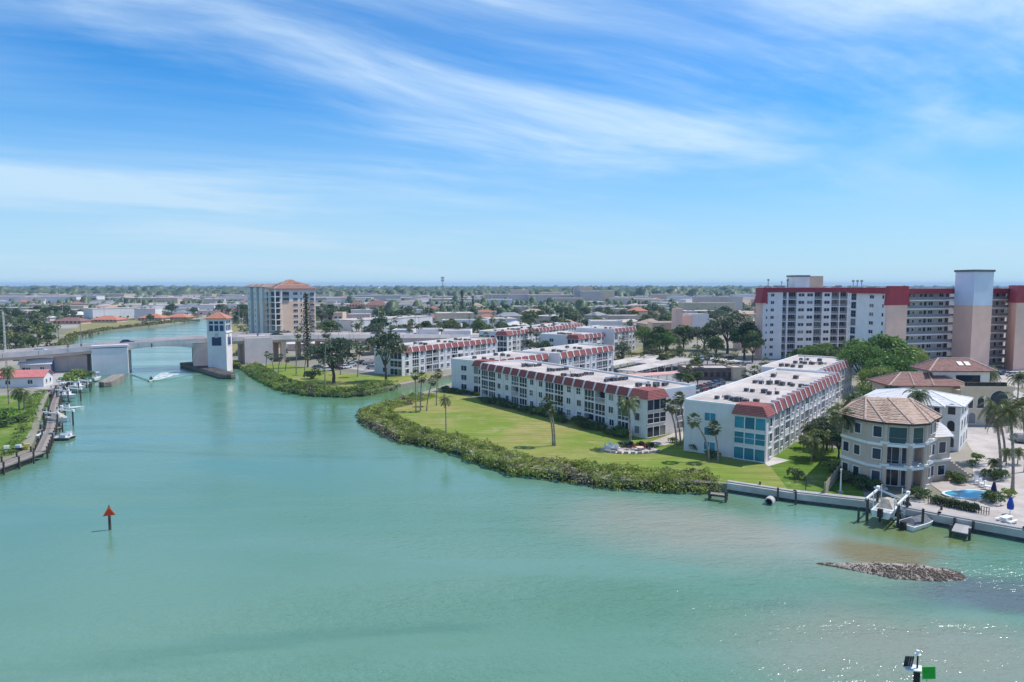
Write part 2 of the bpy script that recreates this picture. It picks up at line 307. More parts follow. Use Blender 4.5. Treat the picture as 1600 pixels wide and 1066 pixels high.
def water_mat():
    m = bpy.data.materials.new('green_bay_water'); m.use_nodes = True; ns = m.node_tree.nodes; ls = m.node_tree.links
    b = ns['Principled BSDF']; t = ns.new('ShaderNodeTexCoord')
    P = t.outputs['Object']
    def noise(scale, detail, stretch=(1,1,1), rot=0.0, dist=0.0):
        mp = ns.new('ShaderNodeMapping'); mp.inputs['Scale'].default_value = stretch; mp.inputs['Rotation'].default_value = (0,0,rot); ls.new(P, mp.inputs[0])
        n = N(ns, 'ShaderNodeTexNoise', i_Scale=scale, i_Detail=detail, i_Roughness=0.55, i_Distortion=dist); ls.new(mp.outputs[0], n.inputs['Vector']); return n
    wob = noise(0.06, 5.0)
    wv_ = N(ns, 'ShaderNodeVectorMath', operation='MULTIPLY_ADD'); ls.new(wob.outputs['Color'], wv_.inputs[0]); wv_.inputs[1].default_value = (13,13,0); 
    sh = N(ns, 'ShaderNodeVectorMath', operation='ADD'); ls.new(P, sh.inputs[0]); sh.inputs[1].default_value = (-6.5,-6.5,0); ls.new(sh.outputs[0], wv_.inputs[2])
    def blob(cx_, cy_, rx, ry, rot=0.0, a=0.35, e=1.0):
        mp = N(ns, 'ShaderNodeMapping', vector_type='TEXTURE'); mp.inputs['Location'].default_value = (cx_, cy_, 0); mp.inputs['Rotation'].default_value = (0,0,R(rot)); mp.inputs['Scale'].default_value = (rx, ry, 1000)
        ls.new(wv_.outputs[0], mp.inputs[0])
        l = N(ns, 'ShaderNodeVectorMath', operation='LENGTH'); ls.new(mp.outputs[0], l.inputs[0])
        return ramp(ns, ls, l.outputs['Value'], a, e, 1.0, 0.0)
    big = noise(0.018, 3.0, (1,1,1), 0.4)
    c = mix_rgb(ns, ls, ramp(ns, ls, big.outputs['Fac'], 0.35, 0.65), (0.100, 0.228, 0.150), (0.132, 0.255, 0.182))
    def lay(c, f, col, k=1.0):
        return mix_rgb(ns, ls, math_node(ns, ls, 'MULTIPLY', f, k), c, col)
    tide = noise(0.016, 5.0, (0.35,2.6,1), R(14), 1.2)
    c = lay(c, ramp(ns, ls, tide.outputs['Fac'], 0.50, 0.68), (0.140,0.265,0.205), 0.6)
    c = lay(c, ramp(ns, ls, tide.outputs['Fac'], 0.46, 0.32), (0.062,0.172,0.120), 0.6)
    c = lay(c, blob(-70,190,90,60,0,0.2,1.0), (0.10,0.255,0.15), 0.6)       # greener by the bridge and up the canal
    c = lay(c, blob(-26,192,14,40,-35,0.3,1.0), (0.105,0.20,0.075), 0.9)
    c = lay(c, blob(25,81,30,13,-20,0.15,1.0), (0.285,0.285,0.22), 0.9)      # pale sand under shallow water off the lawn
    c = lay(c, blob(30,93,9,4,-28,0.2,1.0), (0.115,0.20,0.11), 0.8)
    c = lay(c, blob(50,80,11,5.5,-28,0.3,1.0), (0.15,0.185,0.055), 0.85)    # weedy green by the boats
    c = lay(c, blob(42.5,75.0,9.5,4.4,-8,0.3,1.0), (0.21,0.165,0.075), 0.85)   # tan sand behind the oyster bar
    c = lay(c, blob(34,54,24,13,-10,0.1,1.0), (0.24,0.255,0.195), 0.85)
    c = lay(c, blob(46.5,65.5,14,4.6,-3,0.3,1.0), (0.100,0.120,0.130), 0.85)    # dark weed bed round the bar
    c = lay(c, blob(-92,112,12,22,30,0.3,1.0), (0.085,0.17,0.085), 0.8)
    ls.new(c, b.inputs['Base Color'])
    # wind ruffles: rougher and smoother lanes, then chop of two sizes
    lane = noise(0.03, 4.0, (0.5,2.2,1), 0.15, 0.6)
    ls.new(ramp(ns, ls, lane.outputs['Fac'], 0.38, 0.66, 0.04, 0.22), b.inputs['Roughness'])
    b.inputs['IOR'].default_value = 1.333; b.inputs['Specular IOR Level'].default_value = 0.75
    n1 = noise(0.95, 3.0, (1,1.7,1), R(-22)); n2 = noise(3.2, 2.0, (1,1.5,1), R(-30)); n3 = noise(0.22, 2.0, (1,2.0,1), R(-10))
    h = math_node(ns, ls, 'ADD', math_node(ns, ls, 'MULTIPLY', n1.outputs['Fac'], 0.16), math_node(ns, ls, 'ADD', math_node(ns, ls, 'MULTIPLY', n2.outputs['Fac'], 0.055), math_node(ns, ls, 'MULTIPLY', n3.outputs['Fac'], 0.22)))
    near = blob(30,40,95,75,0,0.35,1.0)   # the breeze reaches the near right water most
    amp = math_node(ns, ls, 'MULTIPLY_ADD', near, 0.66, 0.30)
    amp = math_node(ns, ls, 'MULTIPLY', amp, ramp(ns, ls, lane.outputs['Fac'], 0.35, 0.66, 0.45, 1.45))
    bp = N(ns, 'ShaderNodeBump', i_Distance=1.0); ls.new(h, bp.inputs['Height']); ls.new(amp, bp.inputs['Strength']); ls.new(bp.outputs[0], b.inputs['Normal'])
    return m
M['water'] = water_mat()
wb = MB().poly([(-900,-300,0), (900,-300,0), (900,700,0), (-900,700,0)]); wb.build('water', M['water'])['kind'] = 'structure'

def lawn_mat(name, c1, c2, c3, scale=0.06):
    m = bpy.data.materials.new(name); m.use_nodes = True; ns = m.node_tree.nodes; ls = m.node_tree.links; b = ns['Principled BSDF']
    t = ns.new('ShaderNodeTexCoord')
    n1 = N(ns, 'ShaderNodeTexNoise', i_Scale=scale, i_Detail=5.0, i_Roughness=0.6, i_Distortion=0.6); ls.new(t.outputs['Object'], n1.inputs['Vector'])
    n2 = N(ns, 'ShaderNodeTexNoise', i_Scale=0.5, i_Detail=6.0); ls.new(t.outputs['Object'], n2.inputs['Vector'])
    mp = ns.new('ShaderNodeMapping'); mp.inputs['Rotation'].default_value = (0,0,R(34)); mp.inputs['Scale'].default_value = (0.12,1.6,1); ls.new(t.outputs['Object'], mp.inputs[0])
    n3 = N(ns, 'ShaderNodeTexNoise', i_Scale=1.0, i_Detail=2.0); ls.new(mp.outputs[0], n3.inputs['Vector'])
    c = mix_rgb(ns, ls, ramp(ns, ls, n1.outputs['Fac'], 0.40, 0.66), c1, c2)
    c = mix_rgb(ns, ls, ramp(ns, ls, n2.outputs['Fac'], 0.42, 0.72, 0, 0.7), c, c3)
    n5 = N(ns, 'ShaderNodeTexNoise', i_Scale=0.17, i_Detail=7.0, i_Roughness=0.7, i_Distortion=0.8); ls.new(t.outputs['Object'], n5.inputs['Vector'])
    c = mix_rgb(ns, ls, ramp(ns, ls, n5.outputs['Fac'], 0.51, 0.70, 0, 0.72), c, (0.40,0.345,0.17))
    c = mix_rgb(ns, ls, ramp(ns, ls, n3.outputs['Fac'], 0.44, 0.56, 0, 0.45), c, tuple(q*0.66 for q in c1))
    ls.new(c, b.inputs['Base Color']); b.inputs['Roughness'].default_value = 0.95; b.inputs['Specular IOR Level'].default_value = 0.1
    n4 = N(ns, 'ShaderNodeTexNoise', i_Scale=5.0, i_Detail=3.0); ls.new(t.outputs['Object'], n4.inputs['Vector'])
    bp = N(ns, 'ShaderNodeBump', i_Strength=0.8, i_Distance=0.1); ls.new(n4.outputs['Fac'], bp.inputs['Height']); ls.new(bp.outputs[0], b.inputs['Normal'])
    return m
M['lawn'] = lawn_mat('mown_lawn', (0.190, 0.268, 0.042), (0.35, 0.295, 0.11), (0.25, 0.27, 0.06))
M['lawn_g'] = lawn_mat('lush_lawn', (0.105, 0.205, 0.022), (0.155, 0.22, 0.035), (0.12, 0.19, 0.03), 0.12)
M['lawn_dry'] = lawn_mat('dry_lawn', (0.27, 0.25, 0.105), (0.33, 0.27, 0.14), (0.22, 0.21, 0.08))
M['paver'] = material('pale_pavers', (0.52, 0.455, 0.405), 0.85, 0.14, 0.3, 0.2, 6, detail=8); add_seams(M['paver'], 1.2, 0.25)
M['pool'] = glass_mat('pool_water', (0.05, 0.33, 0.45), 0.04, 0.1)
def ground_sheet(name, poly, lift, m, kind='structure'):
    o = sheet(name, poly, LZ+lift, M[m]); o['kind'] = kind; return o
# big lawn between the mangroves and the long condominium
ground_sheet('lawn', [(-30.5,158), (-27,147.5), (-18,134.5), (-9,126), (-3.5,119.5), (3,111.5), (10.5,107), (17,102.5), (24,100.6), (32.5,97.4), (38.6,93.6), (46,104), (43,110), (31,119), (34,131), (25,128), (-7,176), (-16,186), (-24,178)], 0.02, 'lawn')
ground_sheet('lawn', [(38.8,93.5), (42.6,91.8), (49.2,101.2), (60,116), (52,124), (41.5,109)], 0.024, 'lawn_g')
ground_sheet('lawn', [(42.8,91.7), (47.4,89.7), (50.0,95.5), (49.0,101.2)], 0.03, 'lawn_g')
ground_sheet('lawn', [(-92,237), (-82,220), (-66,196), (-56,187), (-46,183.5), (-40.5,185.5), (-33,199), (-22,217.5), (-36,222), (-44,214), (-56,222), (-74,238), (-88,252)], 0.02, 'lawn')
ground_sheet('lawn', [(-101,72), (-86.5,88), (-85.5,116), (-97,136), (-114.5,163), (-124,180), (-134,176), (-128,150), (-114,120)], 0.02, 'lawn_g')
ground_sheet('lawn', [(-262,575), (-257,493), (-257,432), (-249,385), (-262,395), (-290,455), (-330,520), (-330,590)], 0.02, 'lawn_dry')
ground_sheet('lawn', [(-205,489), (-171,410), (-139,336), (-122,288), (-106,300), (-110,345), (-160,380), (-175,440), (-180,500)], 0.02, 'lawn_dry')
ground_sheet('lawn', [(53,262), (75,300), (60,312), (44,276)], 0.05, 'lawn_dry')
# car parks, drives
ground_sheet('car_park', [(-64,238), (-45,222), (-30,232), (-12,262), (-40,285), (-62,262)], 0.03, 'asphalt')
ground_sheet('car_park', [(36,142), (47,140), (92,203), (120,240), (95,262), (70,262), (40,225), (20,190)], 0.03, 'asphalt')
ground_sheet('car_park', [(120,190), (178,190), (190,233), (128,216)], 0.03, 'paver')
ground_sheet('driveway', [(66.5,97), (72,92), (80,76), (104,100), (140,190), (120,190), (100,152), (88,132), (79,115), (68.5,99.5)], 0.04, 'paver')
ground_sheet('path', [(24.5,122.5), (27.5,120.5), (33,127), (40,140), (37,141), (30.5,129.5)], 0.045, 'paver')
ground_sheet('path', [(-13,176.5), (-7,171.5), (-5.5,173), (-11.5,178)], 0.05, 'paver')
ground_sheet('path', [(40.7,106.5), (45.6,110.2), (44,112.4), (41.2,112.0)], 0.05, 'concrete')
for a in ([(-60,236), (-46,226), (-44.5,227.5), (-58,238)],): ground_sheet('path', a, 0.06, 'paver')
# ------------------------------------------------------------------ windows, shared by the buildings
def window_mesh(w, h, cols=2, rows=1, fr=0.09, dep=0.10, glass='glass', frame='trim', inset=0.03):
    """origin at the middle of the sill, looking towards -y; frame proud of the wall, panes set back in it"""
    def mk():
        f = MB(); x0 = -w/2
        f.box(x0-fr, x0, -dep, 0.02, -fr, h+fr); f.box(-x0, -x0+fr, -dep, 0.02, -fr, h+fr)
        f.box(x0, -x0, -dep, 0.02, h, h+fr); f.box(x0-0.05, -x0+0.05, -dep-0.06, 0.02, -fr, -0.0)
        for i in range(1, cols): x = x0+w*i/cols; f.box(x-fr*0.4, x+fr*0.4, -dep*0.8, 0.02, 0, h)
        for j in range(1, rows): z = h*j/rows; f.box(x0, -x0, -dep*0.78, 0.02, z-fr*0.4, z+fr*0.4)
        p = MB()
        for i in range(cols):
            for j in range(rows):
                a = x0+w*i/cols; b = x0+w*(i+1)/cols
                p.box(a+0.001, b-0.001, -inset, 0.012, h*j/rows, h*(j+1)/rows)
        both = MB(); both.v = list(f.v); both.f = list(f.f); both.m = [0]*len(f.f); both.add(p.v, p.f, 1)
        return f.mesh('window', M[frame]), p.mesh('pane', M[glass]), both.mesh('window', [M[frame], M[glass]])
    return cached(('win', w, h, cols, rows, fr, glass, frame, dep), mk)
def put_window(parent, loc, rz, w, h, cols=2, rows=1, split=True, glass='glass', frame='trim', fr=0.09, dep=0.10, name='window'):
    f, p, both = window_mesh(w, h, cols, rows, fr, dep, glass, frame)
    if not split: return link(name, both, parent, loc, rz)
    o = link(name, f, parent, loc, rz); link('pane', p, o); return o
def lanai_mesh(w, h, kind, glass='glass'):
    def mk():
        f = MB(); p = MB(); x0 = -w/2
        if kind == 'glazed':
            n = 3; zr = 0.75
            for i in range(n+1): x = x0+w*i/n; f.box(max(x-0.05, x0), min(x+0.05, -x0), -0.07, 0.05, 0, h)
            f.box(x0, -x0, -0.068, 0.048, 0, 0.10); f.box(x0, -x0, -0.068, 0.048, h-0.12, h); f.box(x0, -x0, -0.068, 0.048, zr, zr+0.12)
            p.box(x0, -x0, -0.02, 0.02, 0.05, h-0.05)
        elif kind == 'rail':
            f.box(x0, -x0, -0.04, 0.04, 1.0, 1.07); f.box(x0, -x0, -0.03, 0.03, 0.08, 0.13)
            for i in range(int(w/0.16)+1): x = x0+0.02+i*0.16; f.box(x-0.018, x+0.018, -0.018, 0.018, 0.1, 1.02)
            p.box(x0, -x0, 1.28, 1.32, 0.05, h-0.1)
        else:
            f.box(x0, -x0, -0.05, 0.05, 0, 0.95); f.box(x0, -x0, -0.07, 0.07, 0.95, 1.02)
            p.box(x0, -x0, 1.28, 1.32, 0.05, h-0.1)
        return f.mesh('balcony', M['trim']), p.mesh('pane', M[glass])
    return cached(('lan', w, h, kind, glass), mk)
# ------------------------------------------------------------------ the three-storey condominiums
def condo(label, origin, vdir, W, secs, run='R', H=8.7, glass='glass', near=True, seed=1, units=4, endwin=(4.6,), z0=LZ, open_share=0.3, group='three storey condominium blocks', plain=False):
    """local x along the end wall, local y down the building; sections are (shift, from, to, extra height)"""
    rng = random.Random(seed); v = Vector((*vdir, 0)).normalized(); u = Vector((v.y, -v.x, 0))
    root = empty('condominium', (origin[0], origin[1], z0), math.atan2(u.y, u.x), label, 'building', group)
    X = (lambda x: x) if run == 'R' else (lambda x: W-x)
    sgn = 1 if run == 'R' else -1
    FL = 2.5; REC = 1.5; BAY = 5.2
    for si, (du, y0, y1, dh) in enumerate(secs):
        du *= sgn; Hs = H+dh
        w = MB(); w.box(X(0)+du, X(W-REC)+du, y0, y1, -0.5, Hs)
        if si == 0: w.box(X(W-REC)+du, X(W)+du, y0, y0+4.2, -0.5, Hs-1.1)
        else: w.box(X(W-REC)+du, X(W)+du, y0-0.003, y0+0.5, -0.5, Hs+0.25)
        w.box(X(W-REC)+du, X(W-0.05)+du, y1-0.45, y1+0.003, -0.5, Hs-0.003)
        w.build('wall', M['stucco'], root)
        r = MB(); r.box(X(0.3)+du, X(W-REC)+du, y0+0.3, y1-0.3, Hs, Hs+0.05); r.box(X(W-REC)+du, X(W-0.752)+du, y0+(4.0 if si == 0 else 0.5), y1-0.452, Hs-1.17, Hs+0.046); r.build('roof', M['membrane'], root)
        p = MB()
        p.box(X(0)+du, X(0.3)+du, y0, y1, Hs, Hs+0.42); p.box(X(0.3)+du, X(W-1.35)+du, y0, y0+0.3, Hs, Hs+0.32); p.box(X(0.3)+du, X(W-1.35)+du, y1-0.3, y1, Hs, Hs+0.45)
        p.build('parapet', M['trim'], root)
        # the run of bays
        ya = y0+(4.2 if si == 0 else 0.5); n = max(3, round((y1-0.45-ya)/3.35)); bw = (y1-0.45-ya)/n
        fin = cached(('fin', Hs, sgn), lambda: MB().box(0, sgn*REC*0.999, -0.17, 0.17, -0.5, Hs-1.22).frus(
            [(sgn*-0.1,-0.17,Hs-1.22), (sgn*(REC+0.42),-0.17,Hs-1.22), (sgn*(REC+0.42),0.17,Hs-1.22), (sgn*-0.1,0.17,Hs-1.22)][::sgn],
            [(sgn*-0.1,-0.17,Hs+0.46), (sgn*(REC-0.22),-0.17,Hs+0.46), (sgn*(REC-0.22),0.17,Hs+0.46), (sgn*-0.1,0.17,Hs+0.46)][::sgn]).mesh('fin', M['stucco']))
        man = cached(('man', round(bw,3), Hs, sgn), lambda: MB().frus(
            [(sgn*(REC-0.75),0.17,Hs-1.18), (sgn*(REC+0.22),0.17,Hs-1.18), (sgn*(REC+0.22),bw-0.17,Hs-1.18), (sgn*(REC-0.75),bw-0.17,Hs-1.18)][::sgn],
            [(sgn*(REC-0.75),0.17,Hs+0.38), (sgn*(REC-0.42),0.17,Hs+0.38), (sgn*(REC-0.42),bw-0.17,Hs+0.38), (sgn*(REC-0.75),bw-0.17,Hs+0.38)][::sgn]).mesh('mansard_panel', M['mansard']))
        solid = cached(('solid', round(bw,3), Hs, sgn), lambda: MB().box(0, sgn*(REC-0.12), 0.17, bw-0.17, -0.5, Hs-1.15).mesh('wall_panel', M['stucco']))
        slab = cached(('slab', round(bw,3), sgn), lambda: MB().box(0, sgn*(REC-0.05), 0.17, bw-0.17, -0.18, 0.0).mesh('floor_slab', M['stucco']))
        xf = X(W-REC)+du; rz = math.pi/2 if run == 'R' else -math.pi/2
        for i in range(n+1): link('fin', fin, root, (xf, ya+i*bw, 0))
        for i in range(n):
            y = ya+i*bw
            link('mansard_panel', man, root, (xf, y, 0))
            k = (i+1) % 4
            if (k in (1, 2) and i not in (0,)) or (plain and k == 0) or (plain and i > 10 and i % 2):
                link('wall_panel', solid, root, (xf, y, 0))
                for f in range(3):
                    put_window(root, (xf+sgn*(REC-0.12), y+bw/2+rng.uniform(-0.15,0.15), f*FL+0.95), rz, 1.25, 1.25, 2, 1 if rng.random() < 0.7 else 2, near)
            else:
                for f in range(3):
                    if f: link('floor_slab', slab, root, (xf, y, f*FL))
                    kd = 'glazed' if rng.random() > open_share else rng.choice(('rail', 'solid'))
                    if f == 0 and kd == 'solid': kd = 'rail'
                    a, b = lanai_mesh(round(bw-0.36, 2), 2.35, kd, 'glass' if rng.random() < 0.8 else 'screen')
                    o = link('balcony' if kd != 'glazed' else 'glazed_balcony', a, root, (xf+sgn*(REC-0.16), y+bw/2, f*FL+0.02), rz); link('pane', b, o)
        # glazed bay and its mansard on the first end wall
        if si == 0:
            xa, xb = X(W-BAY)+du, X(W+0.05)+du; xl, xr = min(xa, xb), max(xa, xb)
            MB().box(xl, xr, y0-0.45, y0+0.2, -0.5, Hs-1.12).build('bay_wall', M['stucco'], root)
            lo = [(xl-0.35,y0-0.95,Hs-1.12), (xr+0.35,y0-0.95,Hs-1.12), (xr+0.35,y0+4.2,Hs-1.12), (xl-0.35,y0+4.2,Hs-1.12)]
            hi = [(xl+0.15,y0-0.1,Hs+0.40), (xr-0.75,y0-0.1,Hs+0.40), (xr-0.75,y0+4.0,Hs+0.40), (xl+0.15,y0+4.0,Hs+0.40)]
            if run == 'L': hi = [(xl+0.75,y0-0.1,Hs+0.40), (xr-0.15,y0-0.1,Hs+0.40), (xr-0.15,y0+4.0,Hs+0.40), (xl+0.75,y0+4.0,Hs+0.40)]
            MB().frus(lo, hi).build('mansard_corner', M['mansard'], root)
            xm = (xl+xr)/2
            for f in range(3):
                for q in range(3):
                    put_window(root, (xm+(q-1)*1.7, y0-0.45, f*FL+(0.35 if f else 0.25)), 0, 1.56, 1.9 if f != 1 else 1.85, 1, 1 if f != 1 else 2, near, glass, fr=0.07, name='bay_window')
                    if f == 1: pass
                # short return of the bay round the corner
                put_window(root, (X(W+0.0)+du+sgn*0.05, y0+1.9, f*FL+0.7), math.pi/2*sgn, 1.3, 1.4, 1, 1, near)
            for ex in endwin:
                for f in range(3): put_window(root, (X(ex)+du, y0, f*FL+0.8), 0, 1.9, 1.35, 2, 1, near, glass)
        # roof clutter: condensers in rows
        unit = cached('unit', lambda: MB().box(-0.45,0.45,-0.42,0.42,0.12,0.80,1).box(-0.54,0.54,-0.49,0.49,0.80,0.86,0).box(-0.54,-0.42,-0.49,-0.37,0,0.80,0).box(0.42,0.54,0.37,0.49,0,0.80,0).box(0.42,0.54,-0.49,-0.37,0,0.80,0).box(-0.54,-0.42,0.37,0.49,0,0.80,0).tube([(0,0,0.86),(0,0,0.89)],0.34,8,1).mesh('air_conditioner', [M['ac'], M['ac_dark']]))
        rows = max(1, int((y1-y0)/11))
        for q in range(rows):
            yy = y0+5+q*(y1-y0-7)/rows
            for base in (W*rng.uniform(0.22,0.38), W*rng.uniform(0.52,0.62)):
                for e in range(rng.randint(1, units)):
                    link('air_conditioner', unit, root, (X(base+e*1.25+rng.uniform(-0.25,0.25))+du, yy+rng.uniform(-1.4,1.4)*(e%2), Hs+0.05), rng.uniform(-0.1,0.1), rng.uniform(0.65,0.95))
            if rng.random() < 0.7:
                dm = cached('duct', lambda: MB().box(-0.22,0.22,-1.6,1.6,0.12,0.42).box(-0.3,0.3,-1.75,-1.45,0,0.55).mesh('duct', M['metal'])); link('duct', dm, root, (X(W*rng.uniform(0.2,0.75))+du, yy+rng.uniform(1.5,3.5), Hs+0.05), rng.choice((0,math.pi/2)))
            for e in range(2):
                pm = cached('pipe', lambda: MB().tube([(0,0,0),(0,0,0.45)],0.06,5).mesh('pipe', M['trim'])); link('pipe', pm, root, (X(W*rng.uniform(0.1,0.85))+du, yy+rng.uniform(-3,4), Hs+0.05))
            if rng.random() < 0.8:
                vt = cached('vent', lambda: MB().tube([(0,0,0),(0,0,0.6)],0.1,6).tube([(0,0,0.6),(0,0,0.72)],0.18,6).mesh('roof_vent', M['metal']))
                link('roof_vent', vt, root, (X(W*rng.uniform(0.15,0.8))+du, yy+3, Hs+0.05))
    return root
condo('white three storey condominium with teal glazed corner bay nearest the seawall', (29.9,117.0), (0.6,0.8), 14.0, [(0,0,54,0), (-3.5,54,87,0.25)], 'R', 8.75, 'glass_teal', True, 3, 5, plain=True, open_share=0.6)
condo('long white condominium with dark red mansard row facing the big lawn', (24.9,126.2), (-0.58,0.815), 14.3, [(0,0,57,0)], 'L', 8.6, 'glass', True, 5, 4)
condo('white condominium wing turning back from the left end of the long lawn block', (-16.5,185.0), (0.62,0.785), 13.6, [(0,0,27,0), (3.6,27,58,0.3)], 'R', 8.5, 'glass', True, 8, 4)
condo('white condominium with salmon mansards across the narrow canal', (-45.0,221.6), (0.58,0.815), 13.0, [(0,0,50,0)], 'R', 8.5, 'glass', False, 11, 4, (5.0,))
condo('farthest long white condominium running back towards the town', (-14.3,294.5), (0.52,0.855), 14.5, [(0,0,74,0)], 'R', 8.7, 'glass', False, 14, 4, (4.5, 7.2))
condo('white condominium with a tall outside stair wall left of the green trees', (11.6,278.5), (0.6,0.8), 18.5, [(0,0,21,0), (4.0,21,41,1.6)], 'R', 8.6, 'glass', False, 17, 4, (5.5,), open_share=0.7)
# ------------------------------------------------------------------ roofs and blocks in a local frame
def hip(mb, x0, x1, y0, y1, z, rise, over=0.6, mat=0, th=0.22):
    x0 -= over; x1 += over; y0 -= over; y1 += over
    w, d = x1-x0, y1-y0; k = min(w, d)/2
    if w >= d: r0, r1 = (x0+k, (y0+y1)/2, z+rise), (x1-k, (y0+y1)/2, z+rise)
    else: r0, r1 = ((x0+x1)/2, y0+k, z+rise), ((x0+x1)/2, y1-k, z+rise)
    c = [(x0,y0,z), (x1,y0,z), (x1,y1,z), (x0,y1,z)]
    mb.poly([(p[0],p[1],z-th) for p in reversed(c)], mat)
    for i in range(4):
        a, b = c[i], c[(i+1)%4]; mb.poly([(a[0],a[1],z-th), (b[0],b[1],z-th), b, a], mat)
    if w >= d: mb.poly([c[0],c[1],r1,r0],mat); mb.poly([c[1],c[2],r1],mat); mb.poly([c[2],c[3],r0,r1],mat); mb.poly([c[3],c[0],r0],mat)
    else: mb.poly([c[0],c[1],r0],mat); mb.poly([c[1],c[2],r1,r0],mat); mb.poly([c[2],c[3],r1],mat); mb.poly([c[3],c[0],r0,r1],mat)
    return [(c[0],r0), (c[1],r1 if w >= d else r0), (c[2],r1), (c[3],r0 if w >= d else r1), (r0,r1)]
def ridges(parent, lines, r=0.16, m='ridge'):
    for a, b in lines:
        if (Vector(a)-Vector(b)).length > 0.4: MB().tube([a, b], r, 5).build('ridge_cap', M[m], parent)
def frame(x, y, dx, dy, z=LZ): return (x, y, z), math.atan2(dy, dx)
def bal_mesh(w, h, glass='glass'):
    def mk():
        f = MB(); p = MB(); x0 = -w/2
        f.box(x0, -x0, -0.25, 0.0, -0.28, -0.06); f.box(x0, -x0, -0.22, -0.16, 0.0, 0.80); f.box(x0, -x0, -0.25, -0.12, 0.86, 0.93)
        for i in range(4): x = x0+0.04+(w-0.08)*i/3; f.box(x-0.04, x+0.04, -0.2, -0.1, -0.06, h)
        p.box(x0+0.01, -x0-0.01, 0.9, 0.94, 0.0, h)
        return f.mesh('balcony', M['screen_rail']), p.mesh('pane', M[glass])
    return cached(('bal', w, h, glass), mk)
M['screen_rail'] = material('grey_railing', (0.26, 0.26, 0.29), 0.6, 0.1, 2.0)
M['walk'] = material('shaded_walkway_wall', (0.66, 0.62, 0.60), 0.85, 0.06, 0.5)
M['door'] = material('dark_door', (0.05, 0.045, 0.06), 0.6, 0.2, 1.0)
M['grey_wall'] = material('grey_concrete_wall', (0.56, 0.50, 0.46), 0.9, 0.1, 0.05)
def facade(root, x0, x1, y, rz, cols, z_of, nf, glass='glass', skip=()):
    """flat openings on a wall running along local x at depth y (rz 0) : cols = (x, width, height, kind)"""
    c, s = math.cos(rz), math.sin(rz)
    for x, w, h, kd in cols:
        for f in range(nf):
            if (f, kd) in skip: continue
            loc = (x0+x*c, y+x*s, z_of(f))
            if kd == 'w': put_window(root, loc, rz, w, h, 2 if w > 1.2 else 1, 1, False, glass, fr=0.10)
            else:
                a, b = bal_mesh(w, h); o = link('balcony', a, root, loc, rz); link('pane', b, o)
